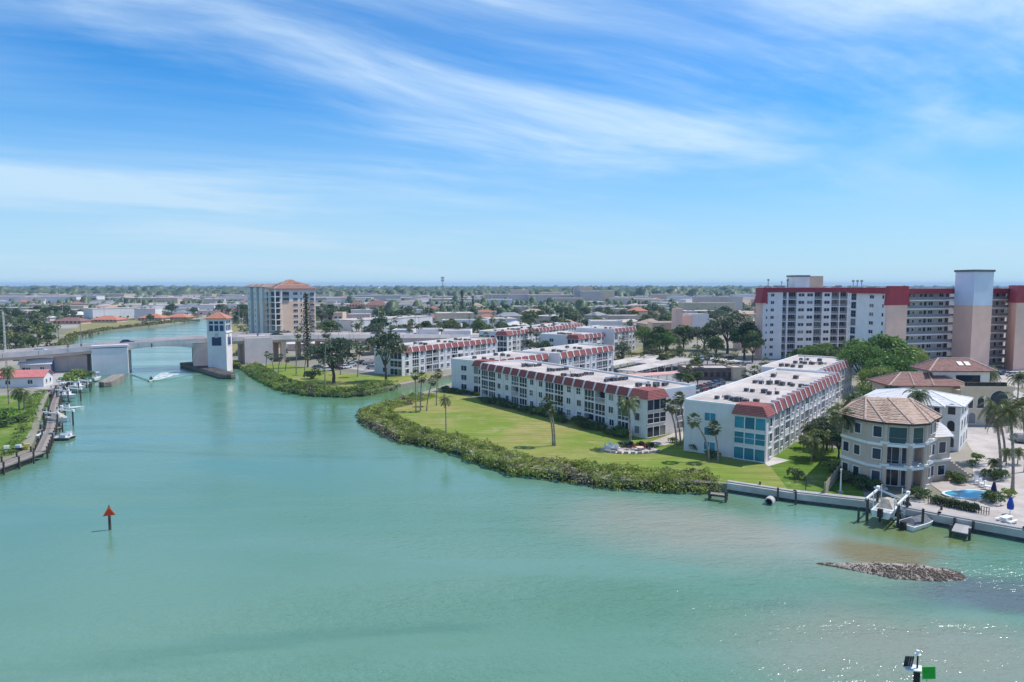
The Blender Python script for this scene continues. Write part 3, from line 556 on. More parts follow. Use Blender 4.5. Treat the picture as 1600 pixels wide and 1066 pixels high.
# ------------------------------------------------------------------ the high apartment block on the right
M['sky_paint'] = material('pale_blue_paint', (0.66, 0.74, 0.90), 0.8, 0.04, 0.2)
def apartment_block():
    loc, rz = frame(96.8, 263.5, 0.995, 0.1)
    root = empty('apartment_block', loc, rz, 'tall pale apartment block with red fascia and coral towers behind the trees', 'building')
    inv = Matrix.Rotation(-rz, 3, 'Z')
    def L(x, y): v = inv @ Vector((x-loc[0], y-loc[1], 0)); return (v.x, v.y)
    FH = 2.87; NF = 9; k = 0.2484
    zf = lambda f: (NF-1-f)*0+0.55+f*FH
    PX = lambda p: (p-1178)*k
    bal = [(1213,1.6), (1225.6,3.3), (1268,3.2), (1296,3.1), (1310,3.1)]
    edges = [0.0]
    for p, w in bal: edges += [PX(p)-w/2, PX(p)+w/2]
    edges.append(39.2)
    core = MB(); core.box(0, 39.2, 1.5, 5, -0.5, 26.6); core.box(4.5, 39.2, 5, 15, -0.5, 26.6); core.build('wall', M['stucco_d'], root)
    for i in range(0, len(edges), 2):
        if edges[i+1]-edges[i] > 0.1: MB().box(edges[i], edges[i+1], 0, 1.497, -0.5, 26.6).build('wall_strip', M['stucco_d'], root)
    for p, w in bal:
        for f in range(1, NF+1): MB().box(PX(p)-w/2+0.002, PX(p)+w/2-0.002, 0.05, 1.495, f*FH+0.05, f*FH+0.32).build('floor_slab', M['stucco_d'], root)
        for f in range(NF):
            a, b = bal_mesh(round(w-0.1, 2), 2.45); o = link('balcony', a, root, (PX(p), 0.45, zf(f)-0.15)); link('pane', b, o)
    facade(root, 0, 0, 0, 0, [(PX(1184),0.55,0.9,'w'), (PX(1193),1.3,1.1,'w'), (PX(1240),2.3,1.15,'w'), (PX(1254),2.3,1.15,'w'), (PX(1282),2.2,1.15,'w'), (PX(1323.6),2.1,1.15,'w'), (PX(1333.2),0.5,1.1,'w')], lambda f: zf(f)+0.75, NF)
    f = MB(); f.frus([(-0.4,-0.5,25.9), (39.3,-0.5,25.9), (39.3,15.4,25.9), (4,15.4,25.9), (4,5.4,25.9), (-0.4,5.4,25.9)], [(-0.1,-0.25,27.6), (39,-0.25,27.6), (39,15.1,27.6), (4.3,15.1,27.6), (4.3,5.1,27.6), (-0.1,5.1,27.6)]); f.build('fascia', M['red_deep'], root)
    MB().frus([(-1.5,-0.9,21.8), (1.4,-0.9,21.8), (1.4,4.9,21.8), (-1.5,4.9,21.8)], [(-0.3,-0.62,27.7), (1.2,-0.62,27.7), (1.2,4.4,27.7), (-0.3,4.4,27.7)]).build('fascia', M['red_deep'], root)
    MB().box(-0.9, -0.002, 0.5, 4.4, -0.5, 21.8).build('wall', M['coral'], root)
    MB().box(0.5, 38.4, 0.8, 14.5, 27.55, 27.7).build('roof', M['membrane'], root)
    ph = MB().box(14.5, 20.2, 3, 10, 27.6, 32.3); ph.build('penthouse', M['stucco_d'], root)
    MB().box(20.203, 26.0, 3.4, 9.6, 27.6, 32.2).build('penthouse', M['peach'], root)
    MB().box(14.3, 20.3, 2.8, 10.2, 31.9, 32.5).build('cornice', M['canvas'], root)
    # wing that comes forward: end wall, coral pavilion, open walkways, stair tower
    P = {n: L(*q) for n, q in dict(a=(116.1,234.6), b=(120.7,220.0), c=(129.3,223.6), d=(130.4,226.3), e=(150,231.8), t0=(149.0,230.5), t1=(149.9,222.2), t2=(158.9,226.2), t3=(158.0,234.5), g=(158.8,234.2), h=(174,238.4), k0=(173.6,239.5), k1=(168.2,227.8), k2=(196,236.5), k3=(200,250), z1=(205,262), z0=(122,247), bb=(131.5,240)).items()}
    MB().prism([P['a'],P['b'],P['bb'],P['z0']], -0.5, 26.9).build('wall', M['stucco_d'], root)
    def along(p, q, t): return (p[0]+(q[0]-p[0])*t, p[1]+(q[1]-p[1])*t)
    ea = math.atan2(P['b'][1]-P['a'][1], P['b'][0]-P['a'][0])
    for f_ in range(NF):
        z = f_*FH+1.3
        for t, w, kd in ((0.10,1.9,'b'), (0.60,1.7,'w'), (0.90,0.7,'w')):
            q = along(P['a'], P['b'], t); n_ = Vector((math.sin(ea), -math.cos(ea)))*0.0
            if kd == 'w': put_window(root, (q[0], q[1], z), ea, w, 1.1, 2 if w > 1 else 1, 1, False)
            else: put_window(root, (q[0], q[1], z-0.6), ea, w, 2.1, 2, 2, False, frame='screen_rail')
    ca = math.atan2(P['c'][1]-P['b'][1], P['c'][0]-P['b'][0]); dv = Vector((-math.sin(ca), math.cos(ca)))
    pav = [P['b'], P['c'], (P['c'][0]+dv.x*3, P['c'][1]+dv.y*3), (P['b'][0]+dv.x*0.4, P['b'][1]+dv.y*0.4)]
    def grow(poly, g):
        c = (sum(p[0] for p in poly)/len(poly), sum(p[1] for p in poly)/len(poly))
        return [(c[0]+(p[0]-c[0])*g, c[1]+(p[1]-c[1])*g) for p in poly]
    MB().prism(grow(pav,1.02), -0.5, 27.0).build('pavilion', M['coral'], root)
    def crown(poly, z0, z1, g0, g1):
        MB().frus([(*p,z0) for p in grow(poly,g0)], [(*p,z1) for p in grow(poly,g1)]).build('fascia', M['red_deep'], root)
    crown(pav, 22.2, 28.4, 1.22, 1.05)
    # top band over the forward end wall
    nrm = Vector((math.sin(ea), -math.cos(ea)))
    MB().obox(((P['a'][0]+P['b'][0])/2+nrm.x*0.1, (P['a'][1]+P['b'][1])/2+nrm.y*0.1, 26.9), (15.6, 1.6, 1.9), ea).build('fascia', M['red_deep'], root)
    # walkways
    def gallery(p, q, nf, depth, cols, zt):
        ang = math.atan2(q[1]-p[1], q[0]-p[0]); ln = math.hypot(q[0]-p[0], q[1]-p[1]); d_ = Vector((math.cos(ang), math.sin(ang))); n_ = Vector((-d_.y, d_.x))
        mid = ((p[0]+q[0])/2, (p[1]+q[1])/2)
        MB().obox((mid[0]+n_.x*(depth+5.2), mid[1]+n_.y*(depth+5.2), zt/2-0.2), (ln, 10, zt), ang).build('wall', M['walk'], root)
        for f in range(nf+1):
            MB().obox((mid[0]+n_.x*depth/2, mid[1]+n_.y*depth/2, f*FH+0.62), (ln, depth+0.35, 0.42), ang).build('walkway_slab', M['stucco_d'], root)
            if f < nf:
                MB().obox((mid[0], mid[1], f*FH+1.30), (ln, 0.06, 0.86), ang).build('railing', M['screen_rail'], root)
                for t, w, h, kd in cols:
                    x, y = p[0]+d_.x*ln*t+n_.x*(depth+0.2), p[1]+d_.y*ln*t+n_.y*(depth+0.2)
                    if kd == 'w': put_window(root, (x, y, f*FH+1.75), ang, w, h, 2 if w > 1 else 1, 1, False)
                    else: link('door', cached(('dr',w,h), lambda: MB().box(-w/2, w/2, -0.06, 0.03, 0, h).mesh('door', M['door'])), root, (x, y, f*FH+0.84), ang)
        MB().obox((mid[0]+n_.x*1.0, mid[1]+n_.y*1.0, zt+0.5), (ln, 3.2, 1.7), ang).build('fascia', M['red_deep'], root)
    gallery(P['d'], P['e'], NF-0, 1.7, [(0.04,1.6,1.1,'w'), (0.155,0.95,2.05,'d'), (0.25,0.8,0.9,'w'), (0.40,1.1,1.0,'w'), (0.49,0.95,2.05,'d'), (0.60,1.8,1.1,'w'), (0.82,1.8,1.1,'w'), (0.95,1.4,2.3,'d')], NF*FH+0.3)
    gallery(P['g'], P['h'], NF-0, 1.7, [(0.13,1.7,1.1,'w'), (0.34,1.0,2.05,'d'), (0.55,1.8,1.1,'w'), (0.75,0.9,2.05,'d'), (0.92,1.5,1.1,'w')], NF*FH+0.3)
    tw = [P['t0'], P['t1'], P['t2'], P['t3']]
    MB().prism(tw, -0.5, 22.0).build('stair_tower', M['coral'], root)
    MB().prism(grow(tw,1.003), 22.0, 33.0).build('stair_tower', M['sky_paint'], root)
    MB().prism(grow(tw,1.08), 33.0, 33.7).build('cornice', M['canvas'], root)
    kb = [P['k0'], P['k1'], P['k2'], P['k3']]
    MB().prism(kb, -0.5, 23.0).build('pavilion', M['coral'], root); crown(kb, 22.8, 28.6, 1.05, 0.99)
    hood = cached('hood', lambda: MB().box(-1,1,-0.7,0.7,0,0.9).mesh('roof_unit', M['ac'])); mast = cached('mast', lambda: MB().tube([(0,0,0),(0,0,3.0)],0.13,5).box(-0.35,0.35,-0.15,0.15,2.4,2.9).mesh('antenna', M['ac']))
    rg = random.Random(4)
    for x in (3,5.2,8,9.3,11.5,28,31,33): link('roof_unit', hood, root, (x, rg.uniform(3,9), 27.7), 0, rg.uniform(0.5,1.0))
    for x in (4.5,10,11.6,12.4): link('antenna', mast, root, (x, rg.uniform(3,6), 27.7), 0, rg.uniform(0.7,1.2))
    for wx, wy in ((121,243), (123,244), (125,245)): q = L(wx, wy); link('antenna', mast, root, (q[0], q[1], 26.9), 0, 1.2)
apartment_block()
# ------------------------------------------------------------------ the coral tower behind the bridge
M['cream_white'] = material('cream_white_stucco', (0.82, 0.75, 0.68), 0.85, 0.05, 0.3, stain=0.15)
def condo_tower():
    loc, rz = frame(-127.6, 370, 0.7, 0.7)
    root = empty('apartment_tower', loc, rz, 'white and coral apartment tower with terracotta hip roofs behind the bridge', 'building')
    FH = 3.12; NF = 9; zt = 19.6
    MB().box(0, 23.4, 0, 14, -0.5, zt).build('wall', M['peach'], root); MB().box(0.002, 23.398, 0.002, 14, zt, 26.6).build('upper_wall', M['stucco'], root)
    MB().box(1.2, 18, 14, 38, -0.5, zt).build('wall', M['peach'], root); MB().box(1.202, 17.9, 14, 37.99, zt, 27.2).build('upper_wall', M['stucco'], root)
    for i, (a, b) in enumerate(((15.5,19.2), (22.5,26.5), (30.5,34.0))):
        MB().box(-0.6, 1.198, a, b, -0.5, zt).build('projecting_bay', M['cream_white'], root); MB().box(-0.598, 1.197, a, b, zt, 27.6).build('projecting_bay', M['stucco'], root)
    z = lambda f: 0.6+f*FH
    for x, w, h, kd in ((5.6,3.6,2.3,'b'), (11.2,2.6,1.5,'w'), (14.6,0.8,1.5,'w'), (17.2,0.8,1.5,'w'), (21.2,2.4,1.8,'b')):
        for f in range(NF-1):
            if kd == 'w': put_window(root, (x, 0, z(f)+0.7), 0, w, h, 3 if w > 2 else 1, 1, False)
            elif f > 5 or x > 15 or True:
                if x < 8 and f < 6: continue
                a, b = bal_mesh(w, h); o = link('balcony', a, root, (x, -0.05, z(f)+0.1)); q = link('pane', b, o, (0,-0.93,0))
    # corner balconies with white posts
    for f in range(NF-1):
        MB().box(-1.3, 2.6, -1.3, 6.5, z(f)-0.25, z(f)).build('corner_balcony', M['trim'], root)
        MB().box(-0.05, 2.0, -0.06, 6.0, z(f)+0.25, z(f)+2.6).build('pane', M['glass'], root)
    for x, y in ((-1.1,-1.1), (2.4,-1.1), (-1.1,6.2)): MB().box(x-0.22, x+0.22, y-0.22, y+0.22, -0.5, 26.2).build('post', M['trim'], root)
    for y, w, h, kd in ((9.5,3.0,2.3,'b'), (13,0.7,1.4,'w'), (20.8,2.6,2.3,'b'), (24.5,0.7,1.4,'w'), (28.5,3.0,2.3,'b'), (32.2,0.7,1.4,'w'), (36.2,2.6,2.3,'b')):
        x = -0.6 if any(a < y < b for a, b in ((15.5,19.2),(22.5,26.5),(30.5,34.0))) else (0 if y < 14 else 1.2)
        for f in range(NF-1):
            if kd == 'w': put_window(root, (x, y, z(f)+0.7), -math.pi/2, w, h, 1, 1, False)
            else: a, b = bal_mesh(w, h); o = link('balcony', a, root, (x-0.05, y, z(f)+0.1), -math.pi/2); link('pane', b, o, (0,-0.93,0))
    r = MB(); ln = hip(r, -0.8, 23.4, -0.6, 9, 26.7, 1.9, 1.0); ro = r.build('roof', M['brown_tile'], root); ridges(ro, ln, 0.15)
    MB().box(7, 22.5, 7, 14.5, 26.6, 28.6).build('upper_wall', M['stucco'], root)
    for x0, x1, y0, y1, zz_, rs in ((13,23,7,15,28.6,1.7), (6.5,14.5,7,14,28.6,1.9), (10.5,17.5,9,13.5,29.6,2.0)):
        r = MB(); ln = hip(r, x0, x1, y0, y1, zz_, rs, 0.7); ro = r.build('roof', M['terracotta'], root); ridges(ro, ln, 0.15)
    for y0, y1 in ((14.5,20.5), (21.5,28), (29.5,37.5)):
        r = MB(); ln = hip(r, -0.4, 16, y0, y1, 27.6, 1.7, 0.8); ro = r.build('roof', M['grey_tile'], root); ridges(ro, ln, 0.15)
M['grey_tile'] = tile_mat('grey_brown_tile', (0.34, 0.27, 0.25), 0.42, color2=(0.25, 0.19, 0.175))
condo_tower()
# ------------------------------------------------------------------ the bridge
NEAR = [(-236,166,5.0), (-195,196,6.8), (-162,216,8.3), (-139,226.5,9.7), (-120,235.5,10.8), (-100.7,245.2,11.2), (-81,257.5,11.0), (-57,275,10.0), (-30,299,8.2), (0,330,5.8), (30,365,3.2), (50,395,1.6)]
def chain(pts, step=4.0):
    P = [Vector(p) for p in pts]; out = []
    for i in range(len(P)-1):
        p0, p1, p2, p3 = P[max(i-1,0)], P[i], P[i+1], P[min(i+2,len(P)-1)]; n = max(2, int((p2-p1).length/step))
        for k in range(n):
            t = k/n; out.append(0.5*((2*p1)+(p2-p0)*t+(2*p0-5*p1+4*p2-p3)*t*t+(3*p1-p0-3*p2+p3)*t**3))
    return out+[P[-1]]
BR = chain(NEAR); BW = 15.0
def br_norm(i):
    d = (BR[min(i+1,len(BR)-1)]-BR[max(i-1,0)]); d.z = 0; d.normalize(); return Vector((-d.y, d.x, 0)), d
def strip(pts_fn, idx, mat, name, parent):
    """loft of a cross-section (across, up) along the bridge"""
    mb = MB(); rings = []
    for i in idx:
        n, d = br_norm(i); rings.append([BR[i]+n*a+Vector((0,0,h)) for a, h in pts_fn(i)])
    m = len(rings[0]); mb.v = [tuple(p) for r in rings for p in r]
    for i in range(len(rings)-1):
        for k in range(m): mb.f.append((i*m+k, i*m+(k+1)%m, (i+1)*m+(k+1)%m, (i+1)*m+k)); mb.m.append(0)
    mb.f.append(tuple(range(m))[::-1]); mb.f.append(tuple((len(rings)-1)*m+k for k in range(m))); mb.m += [0, 0]
    return mb.build(name, mat, parent)
def near_i(x): return min(range(len(BR)), key=lambda i: abs(BR[i].x-x))
M['pale_deck'] = material('pale_bridge_concrete', (0.80, 0.71, 0.655), 0.85, 0.10, 0.3, 0.2, 5, stain=0.35)
def bridge():
    root = empty('road_bridge', (-110, 250, 0), 0, 'pale concrete bascule road bridge crossing the channel on the left', 'bridge')
    root.location = (0, 0, 0); allx = range(len(BR))
    iL, iR = near_i(-134), near_i(-111)
    strip(lambda i: [(0.35,-0.95), (0.35,-1.15), (BW-0.35,-1.15), (BW-0.35,-0.95)], allx, M['road'], 'deck', root)
    for a0, nm in ((0.0,'parapet'), (BW-0.32,'parapet')):
        strip(lambda i: [(a0,0.0), (a0,-1.6), (a0+0.32,-1.6), (a0+0.32,0.0)], allx, M['pale_deck'], nm, root)
    strip(lambda i: [(BW*0.5-0.25,-0.3), (BW*0.5-0.3,-0.949), (BW*0.5+0.3,-0.949), (BW*0.5+0.25,-0.3)], allx, M['pink_conc'], 'median', root)
    strip(lambda i: [(2.2,-0.25), (2.1,-0.949), (2.5,-0.949), (2.4,-0.25)], allx, M['concrete'], 'barrier', root)
    strip(lambda i: [(0.6,-1.151), (1.2,-2.6), (BW-1.2,-2.6), (BW-0.6,-1.151)], list(range(0, iL+1)), M['pink_conc'], 'girder', root)
    strip(lambda i: [(0.6,-1.151), (1.2,-2.6), (BW-1.2,-2.6), (BW-0.6,-1.151)], list(range(iR, len(BR))), M['pink_conc'], 'girder', root)
    mid = (iL+iR)//2
    def leaf(i0, i1):
        def sec(i):
            t = abs(i-mid)/max(1, mid-iL); dep = -1.9-1.3*t*t
            return [(0.15,-1.602), (0.15,dep), (BW-0.15,dep), (BW-0.15,-1.602)]
        strip(sec, list(range(i0, i1+1)), M['pale_deck'], 'bascule_leaf', root)
    leaf(iL, mid); leaf(mid, iR)
    n, d = br_norm(mid); MB().obox(BR[mid]+Vector((0,0,-1.4))-n*0.05, (0.25,0.3,1.4), math.atan2(d.y,d.x)).build('joint', M['black'], root)
    def block(xc, ln, a0, a1, z0, z1, m, name):
        i = near_i(xc); n, d = br_norm(i); c = BR[i]+n*(a0+a1)/2
        return MB().obox((c.x, c.y, (z0+z1)/2), (ln, a1-a0, z1-z0), math.atan2(d.y, d.x)).build(name, M[m], root)
    block(-136.0, 10.4, -1.6, 12.0, -2, 8.9, 'lilac_conc', 'pier'); block(-136.0, 10.7, -1.75, 0.4, 9.2, 9.9, 'lilac_conc', 'pier_cap'); block(-136.0, 10.5, 0.4, 12.1, 8.9, 9.0, 'concrete', 'pier_top'); block(-145.8, 9.4, 3.2, 12.0, -2, 6.6, 'pink_conc', 'pier')
    block(-106.6, 8.5, -0.6, BW-1, -2, 9.2, 'pink_conc', 'pier'); block(-94.0, 9.8, -0.5, BW-1, -2, 10.6, 'pink_lit', 'pier')
    # approach columns with caps
    for x in (-158, -176, -200): 
        i = near_i(x); n, d = br_norm(i); an = math.atan2(d.y, d.x)
        for a in (3, BW-3):
            p = BR[i]+n*a; MB().obox((p.x,p.y,(BR[i].z-2.6)/2-0.3), (1.6,2.2,BR[i].z-2.0), an).build('column', M['peach'], root)
        block(x, 1.9, 1.0, BW-1, BR[i].z-3.4, BR[i].z-2.55, 'pink_conc', 'cap_beam')
    for x in (-86.8, -79.2, -71, -62, -52):
        i = near_i(x); n, d = br_norm(i); an = math.atan2(d.y, d.x)
        for a in (2.0, BW-2.5):
            p = BR[i]+n*a; MB().obox((p.x,p.y,(BR[i].z-2.6)/2+0.2), (1.7,1.7,BR[i].z-2.8), an).build('column', M['peach'], root)
        block(x, 1.9, 0.8, BW-0.8, BR[i].z-3.3, BR[i].z-2.55, 'peach', 'cap_beam')
    i = near_i(-36); # abutment under the falling end
    strip(lambda i: [(0.5,-1.152), (0.5,-BR[i].z+0.4), (BW-0.5,-BR[i].z+0.4), (BW-0.5,-1.152)], list(range(near_i(-44), len(BR)-4)), M['pink_conc'], 'retaining_wall', root)
    i2 = near_i(-205); strip(lambda i: [(0.5,-1.152), (0.5,-BR[i].z+0.4), (BW-0.5,-BR[i].z+0.4), (BW-0.5,-1.152)], list(range(0, i2)), M['pink_conc'], 'retaining_wall', root)
    # rounded timber fenders at the waterline
    def fender(c, ang, ln, wd, m):
        pts = [(-ln/2,-wd/2), (ln/2-wd/2,-wd/2), (ln/2,0), (ln/2-wd/2,wd/2), (-ln/2,wd/2)]
        ca, sa = math.cos(ang), math.sin(ang); P = [(c[0]+x*ca-y*sa, c[1]+x*sa+y*ca) for x, y in pts]
        f = MB().prism(P, -1.5, 1.5).build('fender', M[m], root)
        for h in (0.35, 0.75, 1.15):
            Q = [(c[0]+(p[0]-c[0])*1.03, c[1]+(p[1]-c[1])*1.03) for p in P]; MB().prism(Q, h, h+0.18).build('fender_plank', M['wood'], f)
        return f
    fender((-105.0,233.6), math.atan2(-0.75,0.66), 46, 4.6, 'pile'); fender((-122.5,207.5), math.atan2(-0.93,0.30), 19, 3.4, 'wood')
    for x in range(-190, -40, 9):
        i = near_i(x); n, d = br_norm(i); MB().obox(BR[i]+Vector((0,0,-0.75))-n*0.004, (0.07,0.02,1.5), math.atan2(d.y,d.x)).build('expansion_joint', M['black'], root)
    # rail gates and signals by the tower
    for x in (-91.5, -143, -146): 
        i = near_i(x); p = BR[i]+br_norm(i)[0]*0.6; MB().tube([p, p+Vector((0,0,2.0))], 0.12, 5).box(p.x-0.3,p.x+0.3,p.y-0.2,p.y+0.2,p.z+0.2,p.z+1.0).build('gate_post', M['ac'], root)
    return root
M['pink_lit'] = material('sunlit_pink_concrete', (0.74, 0.62, 0.60), 0.85, 0.06, 0.25, 0.2, 5, stain=0.2)  # sunlit copy of the pink concrete, the sun put into its base colour
bridge()
def bridge_tower():
    i = near_i(-101.0); n, d = br_norm(i); rz = math.atan2(d.y, d.x)-0.42
    c = Vector((-102.2, 238.0, 0)); root = empty('control_tower', c, rz, 'pale lilac control tower with terracotta hip roof and blue windows on the bridge', 'tower')
    w = 3.15
    MB().box(-w, w, -w, w, -1.5, 13.35).build('wall', M['lilac_conc'], root)
    MB().box(-w-0.25, w+0.25, -w-0.25, w+0.25, 13.352, 13.75).build('band', M['trim'], root)
    for sx in (-1, 1):
        for sy in (-1, 1): MB().box(sx*w-0.4*(sx>0), sx*w+0.4*(sx<0), sy*w-0.4*(sy>0), sy*w+0.4*(sy<0), 13.75, 18.35).build('post', M['lilac_conc'], root)
    MB().box(-w+0.25, w-0.25, -w+0.25, w-0.25, 13.75, 18.15).build('cabin_wall', M['lilac_conc'], root)
    MB().box(-w-0.002, w+0.002, -w-0.002, w+0.002, 17.75, 18.45).build('band', M['lilac_conc'], root)
    for r4 in range(4):
        a = r4*math.pi/2
        for q in (-1.75, 0, 1.75):
            x, y = q, -w+0.24
            for z_, h in ((14.05,2.0), (16.45,1.0)):
                put_window(root, (x*math.cos(a)-y*math.sin(a), x*math.sin(a)+y*math.cos(a), z_), a, 1.35, h, 1, 1, True, 'glass_blue', fr=0.08, name='cabin_window')
        x, y = 0, -w; put_window(root, (x*math.cos(a)-y*math.sin(a), x*math.sin(a)+y*math.cos(a), 9.0), a, 3.2, 3.0, 1, 1, True, 'glass_blue', 'lilac_conc', 0.16, name='blue_panel')
        x, y = 0, -w-0.02; sg = MB().tube([(0,0,0),(0,-0.12,0)], 0.6, 12).box(-0.55,0.55,-0.16,-0.02,-1.0,-0.1).build('seal', M['pink_conc'], root); sg.location = (x*math.cos(a)-y*math.sin(a), x*math.sin(a)+y*math.cos(a), 12.75); sg.rotation_euler = (0,0,a)
    r = MB(); ln = hip(r, -w, w, -w, w, 18.45, 2.1, 0.5); ro = r.build('roof', M['coral_tile'], root); ridges(ro, ln, 0.12)
M['glass_blue'] = glass_mat('blue_glass', (0.010, 0.040, 0.11))
M['coral_tile'] = tile_mat('coral_tile', (0.60, 0.24, 0.15), 0.4, color2=(0.48, 0.17, 0.10))
bridge_tower()
# ------------------------------------------------------------------ the houses by the seawall
def off(poly, g):
    c = (sum(p[0] for p in poly)/len(poly), sum(p[1] for p in poly)/len(poly))
    out = []
    for p in poly:
        v = Vector((p[0]-c[0], p[1]-c[1])); l = v.length; v = v*((l+g)/l); out.append((c[0]+v.x, c[1]+v.y))
    return out
def tan_house():
    B = (52, 100); root = empty('house', (B[0], B[1], LZ+0.1), 0, 'tan three storey house with octagonal balcony corner and clay tile roof by the seawall', 'house')
    q = lambda x, y: (x-B[0], y-B[1])
    a, b, c, d, e, f, g, h, i = [q(*p) for p in ((49.4,100.8),(50.8,96.0),(52.4,94.4),(55.2,93.2),(57.8,94.1),(59.4,96.1),(61.9,98.3),(64.5,105.5),(56,110.5))]
    c2, f2 = q(53.2,96.3), q(58.4,97.6); d2, e2 = q(55.2,95.4), q(57.2,95.9)
    Z1, Z2, Z3 = 3.2, 6.4, 9.55
    MB().prism([a,b,c2,d2,e2,f2,g,h,i], -0.4, Z3).build('wall', M['beige'], root)
    ring = [b,c,d,e,f]
    for k, z in enumerate((Z1, Z2, Z3)):
        MB().prism([c2,c,d,e,f,f2,e2,d2], z-0.28, z-0.02).build('balcony_floor', M['trim'], root)
    def seg(p, r, z0, z1, th, m, name, push=0.04):
        v = Vector((r[0]-p[0], r[1]-p[1])); n_ = Vector((v.y, -v.x)).normalized(); mid = ((p[0]+r[0])/2+n_.x*push, (p[1]+r[1])/2+n_.y*push, (z0+z1)/2)
        return MB().obox(mid, (v.length+0.02, th, z1-z0), math.atan2(v.y, v.x)).build(name, M[m], root)
    for z in (Z1, Z2):
        for p, r in ((a,b),(b,c),(c,d),(d,e),(e,f),(f,g)): seg(p, r, z-0.30, z+0.08, 0.22, 'trim', 'band', 0.1)
        for p, r in ((c,d),(d,e),(e,f)): seg(p, r, z+0.12, z+0.18, 0.1, 'trim', 'rail'); seg(p, r, z+0.95, z+1.0, 0.06, 'screen_rail', 'rail')
    for p, r in ((c,d),(d,e),(e,f)): seg(p, r, Z3-0.6, Z3, 0.3, 'beige', 'lintel', -0.1)
    for p in (c, d, e, f):
        MB().prism([(p[0]+0.33*math.cos(t*math.pi/4), p[1]+0.33*math.sin(t*math.pi/4)) for t in range(8)], -0.3, Z3-0.05).build('column', M['beige'], root)
        for z in (Z1+0.12, Z2+0.12, -0.1): MB().obox((p[0],p[1],z+0.15), (0.86,0.86,0.3), 0.4).build('plinth', M['trim'], root)
    MB().prism([b, (b[0]+0.02,b[1]+0.5), c2, c], -0.4, Z3-0.003).build('wall', M['beige'], root)
    MB().prism([f2, f, g, (g[0]-1.2,g[1]+1)], -0.4, Z3-0.004).build('wall', M['beige'], root)
    def win(p, r, t, z, w, hh, cols=1):
        v = Vector((r[0]-p[0], r[1]-p[1])); put_window(root, (p[0]+v.x*t, p[1]+v.y*t, z), math.atan2(v.y, v.x), w, hh, cols, 1, True, fr=0.10, dep=0.10)
    for z in (0.9, Z1+0.9, Z2+0.9):
        win(a, b, 0.2, z, 1.1, 1.4); win(a, b, 0.62, z, 1.1, 1.4); win(f, g, 0.3, z, 0.8, 1.5); win(f, g, 0.72, z, 1.2, 1.5)
        win(b, c, 0.55, z, 1.1, 1.5)
    for z in (0.1, Z1+0.1, Z2+0.1):
        for p, r in ((c2,d2), (d2,e2), (e2,f2)):
            v = Vector((r[0]-p[0], r[1]-p[1])); put_window(root, (p[0]+v.x*0.5, p[1]+v.y*0.5, z), math.atan2(v.y, v.x), v.length-0.35, 2.45, 2, 1, True, fr=0.08)
    # glazed top storey of the porch
    for p, r in ((c,d),(d,e),(e,f)):
        v = Vector((r[0]-p[0], r[1]-p[1])); put_window(root, (p[0]+v.x*0.5, p[1]+v.y*0.5, Z2+0.25), math.atan2(v.y, v.x), v.length-0.85, 2.25, 1, 1, True, 'glass_pale', fr=0.06, name='balcony_glazing')
    # faceted tile roof
    ev = off([a,b,c,d,e,f,g,h,i], 0.75); r0_, r1_ = Vector(q(53.4,102.0)), Vector(q(59.2,100.8)); ap = []
    for p in ev:
        d_ = r1_-r0_; t_ = max(0.0, min(1.0, (Vector(p)-r0_).dot(d_)/d_.length_squared)); t_ = round(t_*2)/2; w_ = r0_+d_*t_; ap.append((w_.x+(p[0]-w_.x)*0.03, w_.y+(p[1]-w_.y)*0.03))
    n = len(ev); zr = Z3+2.25
    mb = MB(); mb.frus([(*p, Z3+0.05) for p in ev], [(*p, zr) for p in ap]); ro = mb.build('roof', M['clay'], root)
    MB().frus([(*p, Z3-0.25) for p in ev], [(*p, Z3+0.048) for p in ev]).build('eave', M['brown_trim'], ro)
    for k in range(n): MB().tube([(*ev[k], Z3+0.1), (*ap[k], zr+0.05)], 0.15, 5).build('ridge_cap', M['ridge'], ro)
    # courses of tiles, laid proud of the slope
    tm = MB()
    for k in range(n):
        p, r = ev[k], ev[(k+1)%n]; p2, r2 = ap[k], ap[(k+1)%n]
        for s in range(1, 15):
            t = s/15; A_ = Vector((p[0]+(p2[0]-p[0])*t, p[1]+(p2[1]-p[1])*t, Z3+0.05+(zr-Z3-0.05)*t)); B_ = Vector((r[0]+(r2[0]-r[0])*t, r[1]+(r2[1]-r[1])*t, A_.z))
            tm.tube([A_, B_], 0.055, 4)
    o = tm.build('tile_course', M['clay'], ro); o['kind'] = 'stuff'
    # low wing and stair on the right
    wq = [q(*p) for p in ((61.9,98.3),(64.7,99.2),(67.2,104.5),(64.5,105.5))]
    MB().prism(wq, -0.4, 6.6).build('side_wing', M['beige'], root); MB().prism(off(wq,0.35), 2.85, 3.15).build('band', M['trim'], root)
    we = off(wq, 0.8); mc = (sum(p[0] for p in we)/4, sum(p[1] for p in we)/4)
    MB().frus([(*p,6.6) for p in we], [(mc[0]+(p[0]-mc[0])*0.1, mc[1]+(p[1]-mc[1])*0.1, 7.9) for p in we]).build('side_roof', M['white_tile'], root)
    win(wq[0], wq[1], 0.45, 0.8, 1.3, 1.4); win(wq[0], wq[1], 0.45, 4.1, 1.3, 1.6)
    for k in range(9): MB().box(13.1+k*0.42, 13.52+k*0.42, 0.2, 1.9, -0.4, 2.7-k*0.31).build('stair', M['beige'], root)
M['brown_trim'] = material('brown_fascia', (0.06, 0.04, 0.035), 0.7)
M['glass_pale'] = glass_mat('pale_green_glass', (0.035, 0.075, 0.075))
tan_house()
